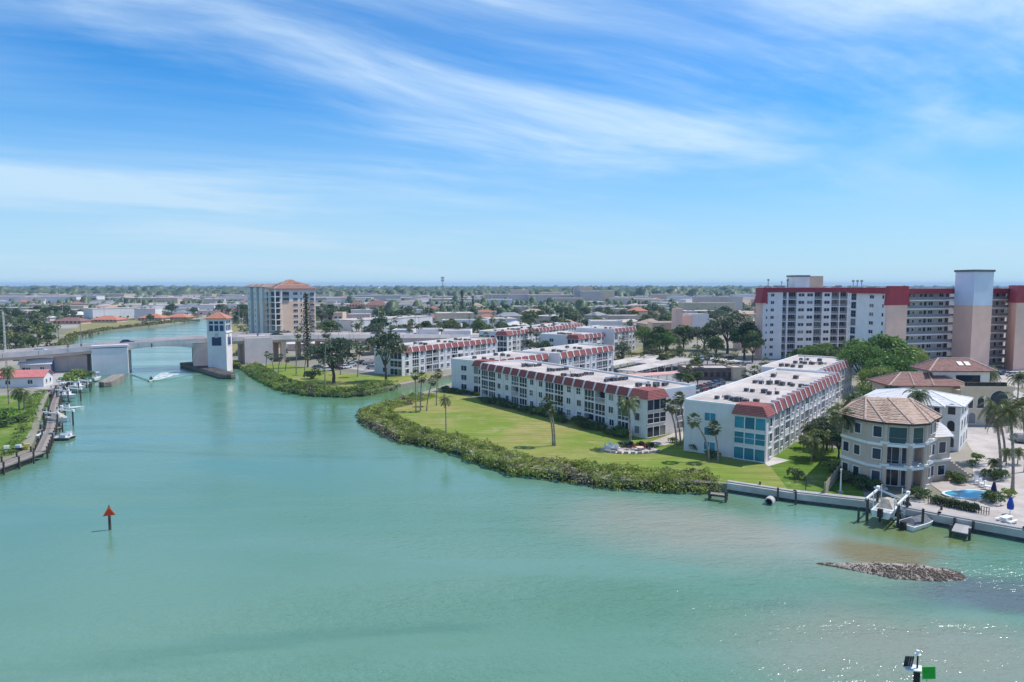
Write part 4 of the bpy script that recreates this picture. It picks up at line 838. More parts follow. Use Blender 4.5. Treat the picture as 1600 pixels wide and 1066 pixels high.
def arch_window(parent, loc, rz, w, h):
    def mk():
        f = MB(); p = MB(); n = 8; r = w/2
        for rr, mb, y0, y1 in ((r+0.12, f, -0.06, 0.02), (r, p, -0.09, -0.061)):
            P = [(-rr,h-r)]+[( -rr*math.cos(math.pi*k/n), h-r+rr*math.sin(math.pi*k/n)) for k in range(1,n)]+[(rr,h-r), (rr,0 if mb is p else -0.1), (-rr,0 if mb is p else -0.1)]
            lo = [(x,y0,z) for x, z in P]; hi = [(x,y1,z) for x, z in P]; mb.frus(lo[::-1], hi[::-1])
        return f.mesh('window', M['trim']), p.mesh('pane', M['glass'])
    a, b = cached(('arch', w, h), mk); o = link('window', a, parent, loc, rz); link('pane', b, o); return o
def white_villa():
    loc, rz = frame(65.6, 125.6, 0.77, -0.64); root = empty('villa', loc, rz, 'white three storey villa with white tile roof behind the tan house', 'house')
    MB().box(0, 15.0, 0, 11, -0.4, 7.9).build('wall', M['trim'], root)
    MB().box(7.6, 12.4, -1.6, -0.002, -0.4, 0.3).build('porch_floor', M['trim'], root)
    for z in (3.0, 5.9): MB().box(7.4, 12.6, -1.8, -0.003, z-0.25, z).build('balcony_floor', M['trim'], root)
    for x in (7.7, 9.2, 10.8, 12.3): MB().tube([(x,-1.5,0.2),(x,-1.5,7.8)], 0.2, 8).build('column', M['trim'], root)
    for z in (0.4, 3.2, 6.1):
        for x in (8.4, 10.0, 11.6): put_window(root, (x, 0, z), 0, 1.0, 2.1, 1, 1, True)
        for x in (2.2, 5.0, 13.7): arch_window(root, (x, 0, z+0.3), 0, 1.1, 1.8)
        for y in (2.6, 6.2, 9.8): arch_window(root, (15.0, y, z+0.3), math.pi/2, 1.1, 1.8)
    r = MB(); ln = hip(r, 0, 15, 0, 11, 8.0, 1.5, 0.6); ro = r.build('roof', M['white_tile'], root); ridges(ro, ln, 0.12, 'trim')
    r = MB(); ln = hip(r, 7.4, 12.6, -1.9, 4, 7.95, 1.2, 0.3); ro = r.build('porch_roof', M['white_tile'], root); ridges(ro, ln, 0.1, 'trim')
white_villa()
def cream_mansion():
    loc, rz = frame(79.5, 142.0, 0.998, -0.04); root = empty('mansion', loc, rz, 'cream mansion with brown tile roofs and arched openings behind the white villa', 'house')
    MB().box(0, 15.5, 0, 8, -0.4, 7.7).build('wall', M['cream'], root)
    r = MB(); ln = hip(r, 0, 15.5, 0, 8, 7.8, 2.2, 0.8); ro = r.build('roof', M['brown_tile'], root); ridges(ro, ln, 0.17)
    for x in (4.4, 8.4): MB().tube([(x,-0.8,7.85),(x+1.2,3.6,9.9)], 0.14, 5).build('ridge_cap', M['ridge'], ro)
    MB().box(10.2, 22.0, 3, 9, -0.4, 10.6).build('upper_wall', M['trim'], root)
    r = MB(); ln = hip(r, 9.8, 22.0, 3, 9, 10.6, 2.3, 0.9); ro = r.build('upper_roof', M['brown_tile'], root); ridges(ro, ln, 0.17)
    for x in (16.4, 17.9): MB().obox((x,4.2,11.95), (1.0,1.3,0.12), 0, 0, math.atan(2.3/3.9)).build('skylight', M['trim'], ro)
    MB().box(12.6, 23.0, -3.0, 3, -0.4, 7.2).build('wall', M['cream'], root); MB().box(12.4, 23.2, -3.2, -2.9, 7.2, 8.15).build('terrace_parapet', M['cream'], root)
    MB().box(22.9, 23.2, -2.9, 3, 7.2, 8.15).build('terrace_parapet', M['cream'], root)
    MB().box(13.6, 21.6, -3.1, -2.4, 7.9, 8.9).build('terrace_planting', M['under'], root)
    for x, w, h in ((14.4,1.3,2.2), (16.6,1.3,2.2), (20.2,3.6,3.6)): arch_window(root, (x, -3.0, 3.6), 0, w, h)
    for x in (15.0, 18.5, 21.5): arch_window(root, (x, -3.0, 0.4), 0, 1.4, 2.3)
    for x in (1.6, 5.0, 9.0): put_window(root, (x, 0, 4.4), 0, 0.9, 1.7, 1, 1, True)
    for y in (2.5, 6.5): put_window(root, (0, y, 4.4), -math.pi/2, 0.9, 1.7, 1, 1, True)
    MB().box(15, 20, 2.9, 2.998, 7.4, 9.6).build('terrace_door', M['glass'], root)
cream_mansion()
# ------------------------------------------------------------------ seawall, pool, docks
def seawall():
    pts = [(31.4,97.3), (39.1,92.5), (47.2,89.0), (53.4,83.4), (60.1,78.1), (76,63), (110,42)]
    root = empty('seawall', (0,0,0), 0, 'grey concrete seawall with a pale cap in front of the houses', 'wall')
    for i in range(len(pts)-1):
        p, r = Vector(pts[i]), Vector(pts[i+1]); v = r-p; n_ = Vector((v.y,-v.x)).normalized(); an = math.atan2(v.y, v.x); m = (p+r)/2
        MB().obox((m.x+n_.x*0.12, m.y+n_.y*0.12, 0.1), (v.length+0.2, 0.3, 2.4), an).build('wall_panel', M['concrete'], root)
        MB().obox((m.x+n_.x*0.13, m.y+n_.y*0.13, -0.2), (v.length+0.2, 0.32, 1.2), an).build('tide_band', M['tide'], root)
        MB().obox((m.x-n_.x*0.5, m.y-n_.y*0.5, LZ+0.14), (v.length+0.35, 1.0 if i else 0.7, 0.25), an).build('cap', M['cap_conc'], root)
M['tide'] = material('algae_stained_concrete', (0.085, 0.085, 0.075), 0.8, 0.3, 1.5)
M['cap_conc'] = material('pale_concrete_cap', (0.43, 0.41, 0.40), 0.85, 0.12, 0.6, 0.2, 5)
seawall()
def pool():
    c = at(1516, 773, LZ+0.1); root = empty('swimming_pool', (c.x, c.y, LZ+0.05), R(8), 'kidney shaped blue swimming pool on the paved terrace by the tan house', 'pool')
    P = [(3.1*math.cos(t)*(1+0.12*math.cos(2*t+0.6)), 2.0*math.sin(t)*(1+0.18*math.cos(2*t))) for t in [2*math.pi*k/28 for k in range(28)]]
    MB().prism([(x*1.10,y*1.16) for x, y in P], 0.0, 0.16).build('coping', M['trim'], root); MB().prism(P, 0.0, 0.165).build('pool_water', M['pool'], root)
    P2 = [(1.3+1.2*math.cos(2*math.pi*k/16), -2.5+0.6*math.sin(2*math.pi*k/16)) for k in range(16)]
    MB().prism([(1.3+(x-1.3)*1.15,-2.5+(y+2.5)*1.25) for x, y in P2], 0, 0.45).build('spa_rim', M['trim'], root); MB().prism(P2, 0, 0.455).build('spa_water', M['pool'], root)
pool()
ground_sheet('terrace', [(59.2,90.2), (62.5,86), (70,84.5), (75,90), (73,98), (66,99), (60.5,96.8)], 0.07, 'paver')
ground_sheet('quay', [(50.2,87.2), (53.6,84.3), (57,82.1), (60.3,79.2), (76,64), (95,60), (85,78), (73,86.5), (62,88.6), (54,90.4)], 0.06, 'paver')
def pilings(root, spots, top=1.9, r=0.16, name='piling', m='pile'):
    me = cached(('pile', top, r, m), lambda: MB().tube([(0,0,-2.0),(0,0,top)], [r*1.05,r], 8).mesh('piling', M[m]))
    for x, y in spots: link(name, me, root, (x, y, 0))
def plank_dock(label, c, rz, ln, wd, z, step=0.3, pile=True, group=None, m='wood'):
    root = empty('dock', (c[0], c[1], 0), rz, label, 'dock', group)
    me = cached(('plank', wd, step, m), lambda: MB().box(-step/2+0.015, step/2-0.015, -wd/2, wd/2, -0.05, 0.05).mesh('plank', M[m]))
    n = int(ln/step)
    for k in range(n): link('plank', me, root, (-ln/2+step*(k+0.5), random.uniform(-0.02,0.02), z+random.uniform(-0.008,0.008)))
    for y in (-wd*0.42, wd*0.42): MB().box(-ln/2, ln/2, y-0.07, y+0.07, z-0.28, z-0.06).build('joist', M['pile'], root)
    if pile:
        k = max(2, int(ln/3)+1)
        pilings(root, [(-ln/2+0.2+(ln-0.4)*j/(k-1), s*(wd/2+0.1)) for j in range(k) for s in (-1,1)], z+random.choice((0.7,1.0)), 0.15)
    return root
random.seed(3)
plank_dock('short pale plank landing below the paved seawall at far right', at(1503,826,0.75)[:2], R(50), 3.6, 1.7, 0.75, 0.33, True, None, 'cap_conc')
plank_dock('little wooden fishing platform among the mangroves by the seawall', at(1122,772,0.9)[:2], R(-25), 2.6, 0.9, 0.9, 0.3)
def loose_piles(spots, label, top, r):
    me = cached(('pile', top, r, 'pile'), lambda: MB().tube([(0,0,-2.0),(0,0,top)], [r*1.05,r], 8).mesh('mooring_piling', M['pile']))
    for k, (x, y) in enumerate(spots):
        tag(link('mooring_piling', me, None, (x, y, 0)), label[k], 'piling', 'mooring pilings off the seawall')
loose_piles([at(1187,773,0)[:2], at(1215,783,0)[:2], at(1243,789,0)[:2], at(1341,815,0)[:2], at(1470,812,0)[:2]],
    ['mooring piling next to the mangrove end of the seawall', 'mooring piling beside the round drain outlet in the seawall', 'mooring piling in front of the small wooden garden fence', 'lone mooring piling left of the boat lift', 'mooring piling between covered boat and far right landing'], 1.9, 0.14)
def drain():
    c = at(1202,780,0.5); root = empty('drain_outlet', (c.x, c.y-0.3, 0), math.atan2(-4.8,6.9), 'round concrete drain outlet at the foot of the seawall', 'drain')
    mb = MB(); n = 14
    ro = [(0.62*math.cos(2*math.pi*k/n), 0.62*math.sin(2*math.pi*k/n)) for k in range(n)]
    for k in range(n):
        x0,z0_ = ro[k]; x1,z1_ = ro[(k+1)%n]
        for y0,y1,s0,s1 in ((-0.8,0.4,1,1),(0.4,-0.8,0.78,0.78),(-0.8,-0.8,0.78,1)):
            mb.poly([(x0*s0,y0,z0_*s0+0.35),(x1*s0,y0,z1_*s0+0.35),(x1*s1,y1,z1_*s1+0.35),(x0*s1,y1,z0_*s1+0.35)])
    mb.build('pipe', M['concrete'], root); MB().tube([(0,0.1,0.35),(0,0.2,0.35)], 0.5, 12).build('pipe_mouth', M['black'], root)
drain()
# ------------------------------------------------------------------ boats
def hull(mb, ln, wd, h, z0=0.0, mat=0, n=9, flare=0.78):
    """bow towards +x"""
    lo = []; hi = []
    for k in range(n+1):
        t = k/n; x = -ln/2+ln*t; w = wd/2*(1-max(0,(t-0.45)/0.55)**2.2); s = 0.18*max(0,(t-0.5)/0.5)**2*h
        lo.append((x*(0.97 if t > 0.8 else 1), w*flare, z0+s*1.5)); hi.append((x, w, z0+h+s))
    L_ = lo+[(p[0],-p[1],p[2]) for p in reversed(lo)][1:]; H_ = hi+[(p[0],-p[1],p[2]) for p in reversed(hi)][1:]
    mb.frus(L_[::-1], H_[::-1], mat); return hi
def motor_boat(name, label, loc, rz, ln=6.5, wd=2.3, kind='console', group=None):
    root = empty(name, loc, rz, label, 'boat', group)
    h = MB(); hi = hull(h, ln, wd, 0.85); h.build('hull', M['gelcoat'], root, False)
    ck = MB(); P = [(x*0.93,y*0.80,0.86+0.12*max(0,x/ln)) for x, y, z in hi if x < ln*0.42]; Q = P+[(p[0],-p[1],p[2]) for p in reversed(P)]
    ck.poly(Q[::-1]); ck.build('cockpit', M['seat'] if kind != 'cover' else M['canvas'], root)
    MB().box(-ln/2-0.55,-ln/2-0.02,-0.28,0.28,0.25,1.25).box(-ln/2-0.35,-ln/2-0.15,-0.12,0.12,-0.4,0.25).build('outboard_motor', M['black'], root)
    if kind == 'console':
        MB().box(-0.5,0.35,-0.45,0.45,0.86,1.6).build('console', M['gelcoat'], root); MB().frus([(-0.1,-0.5,1.6),(0.3,-0.5,1.6),(0.3,0.5,1.6),(-0.1,0.5,1.6)][::1],[(-0.3,-0.4,2.1),(0.0,-0.4,2.1),(0.0,0.4,2.1),(-0.3,0.4,2.1)]).build('windscreen', M['glass'], root)
        MB().box(-1.7,-1.0,-0.6,0.6,0.86,1.4).build('seat', M['gelcoat'], root)
    elif kind == 'tan_cover':
        MB().frus([(-1.6,-0.95,0.9),(1.7,-0.8,1.0),(1.7,0.8,1.0),(-1.6,0.95,0.9)],[(-0.8,-0.3,1.9),(0.5,-0.25,1.8),(0.5,0.25,1.8),(-0.8,0.3,1.9)]).build('cover', M['tan_canvas'], root)
        MB().box(1.4,2.3,-0.5,0.5,0.9,1.1).build('bow_cushion', M['seat'], root)
    elif kind == 'cover':
        lo = [(x*0.94,y*0.9,z+0.02) for x,y,z in hi if -ln*0.44 < x < ln*0.36]; lo = lo+[(p[0],-p[1],p[2]) for p in reversed(lo)]
        hi2 = [(p[0]*0.75,p[1]*0.22,1.38) for p in lo]; MB().frus(lo[::-1], hi2[::-1]).build('cover', M['canvas'], root)
    elif kind == 'top':
        for x in (-0.8,0.6):
            for y in (-0.7,0.7): MB().tube([(x,y,0.8),(x,y,2.4)],0.04,5).build('post', M['metal'], root)
        MB().box(-1.2,1.0,-0.95,0.95,2.4,2.48).build('canopy', M['gelcoat'], root); MB().box(-0.4,0.3,-0.4,0.4,0.86,1.6).build('console', M['gelcoat'], root)
    return root
M['seat'] = material('cockpit_vinyl', (0.45, 0.44, 0.43), 0.7, 0.1, 2.0)
def boat_lift(label, c, rz, ln=5.0, wd=3.6):
    root = empty('boat_lift', (c[0], c[1], 0), rz, label, 'boat lift')
    pilings(root, [(-ln/2,-wd/2), (ln/2,-wd/2), (-ln/2,wd/2), (ln/2,wd/2)], 2.9, 0.17)
    for y in (-wd/2, wd/2):
        MB().box(-ln/2-0.6, ln/2+0.6, y-0.10, y+0.10, 2.95, 3.18).build('beam', M['trim'], root); MB().box(ln/2-0.2,ln/2+0.5,y-0.18,y+0.18,3.18,3.48).build('motor_housing', M['trim'], root)
    for x in (-ln*0.28, ln*0.28): MB().box(x-0.1,x+0.1,-wd/2+0.2,wd/2-0.2,0.7,0.95).build('cradle', M['metal'], root)
    for x in (-ln*0.28, ln*0.28):
        for y in (-wd/2, wd/2): MB().tube([(x,y*0.92,0.9),(x,y*0.96,2.95)],0.02,4).build('cable', M['metal'], root)
    for x, y in ((-1.9,-1.2),(1.9,-1.2),(-1.9,1.2),(1.9,1.2)): MB().tube([(x,y,0.8),(x,y,3.9)],0.06,6).build('guide_pole', M['trim'], root)
lift_c = at(1386,806,0.5); lz = R(48)
boat_lift('white boat lift with four dark pilings in front of the tan house', (lift_c.x, lift_c.y), lz, 4.6, 3.5)
motor_boat('motor_boat', 'white motor boat with tan canvas hoisted on the boat lift', (lift_c.x, lift_c.y, 1.0), lz, 6.4, 2.3, 'tan_cover')
bc = at(1436,820,0); motor_boat('motor_boat', 'white motor boat under a grey canvas cover floating by the seawall', (bc.x, bc.y, -0.25), R(30), 6.4, 2.5, 'cover')
jc = at(1416,806,0); motor_boat('dinghy', 'small white dinghy between the boat lift and covered boat', (jc.x, jc.y, -0.2), R(30), 3.4, 1.5, 'console')
loose_piles([at(1402,812,0)[:2], at(1441,826,0)[:2]], ['dark mooring piling against the side of the boat lift', 'mooring piling standing in front of the covered boat'], 2.5, 0.15)
# ------------------------------------------------------------------ vegetation
def np_mesh(name, V, Q, mats, midx=None):
    me = bpy.data.meshes.new(name); V = np.asarray(V, np.float32); Q = np.asarray(Q, np.int32); k = Q.shape[1]
    me.vertices.add(len(V)); me.vertices.foreach_set('co', V.ravel()); me.loops.add(Q.size); me.loops.foreach_set('vertex_index', Q.ravel())
    me.polygons.add(len(Q)); me.polygons.foreach_set('loop_start', np.arange(0, Q.size, k, dtype=np.int32)); me.polygons.foreach_set('loop_total', np.full(len(Q), k, np.int32))
    for m in (mats if isinstance(mats, (list, tuple)) else [mats]): me.materials.append(m)
    if midx is not None: me.polygons.foreach_set('material_index', np.asarray(midx, np.int32))
    me.update(calc_edges=True); return me
def leaf_quads(rg, C, S, Nrm=None, k=0.9, asp=0.6):
    n = len(C); a = rg.normal(size=(n,3)); nn = rg.normal(size=(n,3)) if Nrm is None else Nrm*k+rg.normal(size=(n,3))*0.6
    nn /= np.linalg.norm(nn, axis=1, keepdims=True)+1e-9
    a -= nn*np.sum(a*nn, axis=1, keepdims=True); a /= np.linalg.norm(a, axis=1, keepdims=True)+1e-9
    b = np.cross(nn, a); S = np.asarray(S).reshape(-1,1)
    V = np.stack([C+a*S, C+b*S*asp, C-a*S, C-b*S*asp], 1).reshape(-1,3); return V, np.arange(4*n).reshape(-1,4)
def lobe_points(rg, lobes, n):
    L = np.array(lobes); w = L[:,3]**2; w /= w.sum(); i = rg.choice(len(L), n, p=w)
    d = rg.normal(size=(n,3)); d /= np.linalg.norm(d, axis=1, keepdims=True)
    d[:,2] = np.where(d[:,2] < -0.35, -d[:,2], d[:,2])
    r = L[i,3]*np.clip(1.02-np.abs(rg.normal(size=n))*0.16, 0.5, 1.15)*(1+0.16*np.sin(d[:,0]*7+i)*np.cos(d[:,1]*6+i*2))
    C = L[i,:3]+d*r[:,None]*np.array([1,1,L[0,4] if L.shape[1] > 4 else 0.8]); return C, d
def broad_tree_mesh(seed, n, leaf, m, spread=0.42, squash=0.8, sparse=False):
    """one unit tall: crown of leafy lobes on a forked trunk"""
    rg = np.random.default_rng(seed); lobes = []
    k = 9 if not sparse else 7
    for j in range(k):
        a = 2*math.pi*j/k+rg.uniform(-0.3,0.3); rr = spread*rg.uniform(0.35,0.72)
        lobes.append((math.cos(a)*rr, math.sin(a)*rr, rg.uniform(0.48,0.76), rg.uniform(0.13,0.22)*(spread/0.42), squash))
    for j in range(4): lobes.append((rg.uniform(-0.14,0.14), rg.uniform(-0.14,0.14), rg.uniform(0.72,0.86), rg.uniform(0.12,0.17)*(spread/0.42), squash))
    C, d = lobe_points(rg, lobes, n); C += rg.normal(size=C.shape)*0.010
    V, Q = leaf_quads(rg, C, leaf*rg.uniform(0.6,1.35,n), d, 0.8)
    crown = np_mesh('crown', V, Q, m)
    t = MB(); t.tube([(0,0,-0.02),(0.01,0,0.16),(-0.01,0.01,0.34)], [0.034,0.026,0.022], 7)
    for q in lobes[:k+1]: t.tube([(-0.01,0.01,0.28),(q[0]*0.45,q[1]*0.45,(0.30+q[2])/2),(q[0],q[1],q[2])], [0.016,0.010,0.004], 5)
    return crown, t.mesh('trunk', M['bark_d'])
def place_tree(name, label, meshes, x, y, h, rz=0.0, wide=1.0, group=None, z=LZ, mat=None, cat='tree'):
    root = empty(name, (x, y, z), rz, label, cat, group); root.scale = (h*wide, h*wide, h)
    link('crown', meshes[0], root, mat=mat); link('trunk', meshes[1], root); return root
TREE = {}
for i in range(4): TREE['b%d'%i] = broad_tree_mesh(20+i, 3000, 0.030, M['leaf'], 0.44)
for i in range(2): TREE['br%d'%i] = broad_tree_mesh(40+i, 6500, 0.021, M['leaf_bright'], 0.52, 0.85)
for i in range(2): TREE['g%d'%i] = broad_tree_mesh(60+i, 2600, 0.026, M['leaf_grey'], 0.46, 0.8, True)
for i in range(3): TREE['s%d'%i] = broad_tree_mesh(80+i, 620, 0.062, M['leaf'], 0.46)
for i in range(2): TREE['sg%d'%i] = broad_tree_mesh(90+i, 620, 0.062, M['leaf_grey'], 0.46)
def shrub_mesh(seed, n, m, leaf=0.10):
    rg = np.random.default_rng(seed); lobes = [(rg.uniform(-0.5,0.5), rg.uniform(-0.5,0.5), rg.uniform(0.3,0.55), rg.uniform(0.35,0.5), 0.85) for _ in range(6)]
    C, d = lobe_points(rg, lobes, n); V, Q = leaf_quads(rg, C, leaf*rg.uniform(0.6,1.3,n), d, 0.7)
    cr = np_mesh('foliage', V, Q, m); t = MB()
    for q in lobes: t.tube([(0,0,-0.05),(q[0],q[1],q[2])], [0.05,0.02], 4)
    return cr, t.mesh('stem', M['bark_d'])
SHRUB = {'d': shrub_mesh(1, 500, M['leaf']), 'g': shrub_mesh(2, 500, M['leaf_bright']), 'y': shrub_mesh(3, 500, M['mangrove'])}
def shrub(label, x, y, h, kind='d', wide=1.0, group=None, z=LZ):
    root = empty('shrub', (x, y, z), random.uniform(0,6), label, 'shrub', group); root.scale = (h*wide, h*wide, h)
    link('foliage', SHRUB[kind][0], root); link('stem', SHRUB[kind][1], root); return root
def fan_crown(seed, n=34, r=1.25, m='palm', droop=1.0):
    """cabbage palm head: fans of narrow blades on arching stalks"""
    rg = random.Random(seed); mb = MB()
    for k in range(n):
        a = k*2.399+rg.uniform(-0.2,0.2); el = R(80-150*(k/n)**0.9)+rg.uniform(-0.12,0.12)
        d = Vector((math.cos(a)*math.cos(el), math.sin(a)*math.cos(el), math.sin(el))); st = r*rg.uniform(0.5,0.68); p = d*st; p.z -= 0.08*droop*st
        side = d.cross(Vector((0,0,1))).normalized() if abs(d.z) < 0.97 else Vector((1,0,0)); up = side.cross(d)
        for j in range(7):
            t = (j-3)/3; v = (d*math.cos(t*1.1)+side*math.sin(t*1.1)+up*0.12*rg.uniform(-1,1)).normalized(); ln = r*rg.uniform(0.42,0.58)*(1-0.18*abs(t))
            w = v.cross(up).normalized()*0.085*r; m_ = p+v*ln*0.55; e = p+v*ln; e.z -= 0.22*droop*ln
            mb.poly([p, m_+w, e, m_-w])
    return mb.mesh('crown', M[m])
def feather_crown(seed, n=18, r=2.6, m='coco', droop=1.0, leaf=0.55):
    rg = random.Random(seed); mb = MB()
    for k in range(n):
        a = k*2.399+rg.uniform(-0.25,0.25); el = R(70-105*(k/n)); ln = r*rg.uniform(0.85,1.1); p = Vector((0,0,0)); d = Vector((math.cos(a)*math.cos(el), math.sin(a)*math.cos(el), math.sin(el)))
        side = Vector((-math.sin(a), math.cos(a), 0)); S = 9
        for j in range(S):
            q = p+d*ln/S; mb.poly([p+side*0.025, q+side*0.02, q-side*0.02, p-side*0.025])
            for s in (-1, 1):
                for e in (0.25, 0.75):
                    b = p.lerp(q, e); t = (j+e)/S; L_ = leaf*r/2.6*(0.55+0.9*math.sin(math.pi*min(1,t*0.85+0.12)))
                    v = (side*s*0.85+d*0.55+Vector((0,0,-0.55*droop+rg.uniform(-0.2,0.15)))).normalized()
                    w = d*0.055*r/2.6; mb.poly([b+w, b+v*L_*0.6+w*0.9, b+v*L_, b+v*L_*0.6-w*0.5, b-w])
            p = q; d = (d+Vector((0,0,-0.16*droop*(1+j*0.22)))).normalized()
    return mb.mesh('crown', M[m])
CROWN = {('sabal',i): fan_crown(i) for i in range(3)}
CROWN.update({('far',i): fan_crown(10+i, 18, 1.45) for i in range(2)})
CROWN.update({('coco',i): feather_crown(i, 20, 3.3) for i in range(3)})
CROWN.update({('dry',0): feather_crown(7, 11, 2.4, 'palm_dry', 1.9)})
CROWN.update({('queen',i): feather_crown(20+i, 22, 2.7, 'palm', 1.2, 0.6) for i in range(2)})
SKIRT = fan_crown(33, 16, 0.95, 'palm_dry', 2.4)
def palm(label, x, y, h, kind='sabal', lean=(0,0), sc=1.0, r=0.17, group=None, var=None, z=LZ, skirt=None):
    root = empty('palm_tree', (x, y, z), 0, label, 'palm', group); v = random.randint(0, 99)
    n = {'sabal':3,'far':2,'coco':3,'dry':1,'queen':2}[kind]
    pts = [(lean[0]*t*t, lean[1]*t*t, h*t) for t in (0,0.15,0.35,0.55,0.75,0.9,1.0)]
    MB().tube([(p[0],p[1],p[2]-(0.1 if i == 0 else 0)) for i, p in enumerate(pts)], [r*1.5,r*1.05,r,r*0.95,r*0.9,r*0.9,r*0.8], 7).build('trunk', M['bark'], root)
    link('crown', CROWN[(kind, v % n)], root, (lean[0],lean[1],h), random.uniform(0,6.28), sc*random.uniform(0.92,1.1))
    if skirt or (skirt is None and kind == 'sabal' and v % 3 == 0):
        o = link('dry_fronds', SKIRT, root, (lean[0],lean[1],h-0.35), random.uniform(0,6), (sc*0.85,sc*0.85,sc*0.6)); o.rotation_euler.x = math.pi
    return root
def palm_px(label, bx, by, ty, kind='sabal', tx=None, sc=1.0, r=0.17, group=None, skirt=None):
    """base and crown read off the photograph; the crown stands over its base"""
    p = at(bx, by, LZ); h = zat(ty, p.y)-LZ; lean = (0,0)
    if tx is not None: lean = (atx(tx, p.y)-p.x, 0)
    return palm(label, p.x, p.y, h, kind, lean, sc, r, group, skirt=skirt)
def palm_y(label, px, Y, ty, kind='sabal', sc=1.0, group=None): return palm(label, atx(px,Y), Y, max(2.0, zat(ty,Y)-LZ), kind, (random.uniform(-0.3,0.3),0), sc, 0.16, group)
random.seed(12)
G1 = 'palms on the big lawn'
palm_px('slim lone palm on the left part of the big lawn', 697, 679, 625, 'coco', 695, 0.55, 0.11, G1)
palm_px('taller trunk of the twin palms in the middle of the big lawn', 864, 696, 629, 'sabal', 855, 1.05, 0.15, G1)
palm_px('shorter trunk of the twin palms in the middle of the big lawn', 867, 697, 637, 'sabal', 861, 1.0, 0.15, G1)
palm_px('dark palm hugging the lawn front of the long condominium', 887, 652, 622, 'sabal', 879, 1.0, 0.15)
palm_px('feathery grey palm rising from the round patio', 985, 700, 630, 'queen', 983, 1.05, 0.2)
G2 = 'palms between the two nearest condominiums'
palm_px('left front palm between the two nearest condominiums', 1057, 697, 633, 'sabal', 1047, 1.05, 0.15, G2)
palm_px('middle palm between the two nearest condominiums', 1063, 695, 636, 'sabal', 1055, 0.95, 0.15, G2)
palm_px('tallest right palm between the two nearest condominiums', 1069, 690, 622, 'sabal', 1064, 1.0, 0.15, G2)
palm_px('leaning palm against the blank end wall of the teal glazed condominium', 1108, 720, 656, 'sabal', 1088, 1.1, 0.15)
palm_px('straight palm beside the teal glazed bay', 1122, 722, 668, 'sabal', 1120, 1.1, 0.15)
G3 = 'palms where the lawn meets the canal'
for k, (bx,by,ty,tx) in enumerate(((650,645,585,648),(657,642,589,658),(667,642,594,676),(682,634,584,684))):
    palm_px(('leftmost','second','third','rightmost')[k]+' of the four slim palms at the canal corner of the lawn', bx, by, ty, 'sabal', tx, 1.0, 0.13, G3)
G4 = 'palms on the far lawn by the bridge'
for bx,by,ty,tx,kd,sc,lb in ((508,606,520,509,'sabal',1.25,'very tall fan palm in front of the dark oak on the far lawn'), (463,585,521,465,'sabal',1.25,'tall fan palm in front of the bridge columns'), (559,589,548,562,'sabal',1.1,'mid height palm between the oak and the umbrella pine'),
        (428,585,557,421,'sabal',0.9,'leaning small palm at the far lawn edge near the bridge'), (435,584,557,437,'sabal',0.85,'short straight palm second in the small row near the bridge'), (446,580,562,447,'sabal',0.8,'lowest palm of the small row near the bridge'), (416,582,553,415,'sabal',0.85,'left end palm of the small row near the bridge'),
        (476,586,558,477,'sabal',0.8,'thin palm at the foot of the dark column pine'), (532,586,562,532,'sabal',0.8,'thin palm right of the dark oak by the car park'), (505,585,560,505,'sabal',0.75,'thin palm behind the dark oak by the car park')):
    palm_px(lb, bx, by, ty, kd, tx, sc, 0.15, G4)
place_tree('oak_tree', 'dark spreading oak on the far lawn beside the car park', TREE['g0'], *at(521,598,LZ)[:2], 13.5, 0.4, 1.25)
p_ = at(603,596,LZ); 
TREE['umb'] = broad_tree_mesh(71, 2200, 0.030, M['leaf_grey'], 0.50, 0.55, True)
place_tree('umbrella_pine', 'tall umbrella pine with bare trunk at the canal side', TREE['umb'], p_.x, p_.y, 16.0, 1.2, 0.82)
def column_pine(label, x, y, h, w=1.6, seed=1):
    root = empty('column_pine', (x, y, LZ), 0, label, 'tree'); rg = np.random.default_rng(seed)
    MB().tube([(0,0,-0.1),(0,0,h*0.5),(0,0,h)], [0.32,0.2,0.05], 7).build('trunk', M['bark_d'], root)
    C = []; n = int(h*1.5)
    for j in range(n):
        z = h*(0.10+0.9*j/n); rr = w*(1-0.65*(j/n))*rg.uniform(0.8,1.15)
        for q in range(6):
            a = q*math.pi/3+j*0.7
            for e in range(5): t = (e+0.6)/5; C.append((math.cos(a)*rr*t, math.sin(a)*rr*t, z+0.25*t+rg.normal()*0.08))
    C = np.array(C); C = np.repeat(C, 2, 0)+rg.normal(size=(len(C)*2,3))*0.10
    V, Q = leaf_quads(rg, C, 0.27*rg.uniform(0.6,1.3,len(C))); link('crown', np_mesh('crown', V, Q, M['needle']), root)
p_ = at(481,574,LZ); column_pine('very tall dark column pine in front of the coral tower', p_.x, p_.y, zat(458,p_.y)-LZ, 2.5, 3)
column_pine('thin tall cypress standing left of the pair far in the town', atx(722,640), 640, zat(453,640)-LZ, 2.8, 5)
column_pine('shorter tall cypress right of the pair far in the town', atx(739,640), 640, zat(462,640)-LZ, 2.4, 6)
shrub('big round dark bush on the far lawn by the column pine', *at(488,592,LZ)[:2], 3.2, 'd', 1.0)
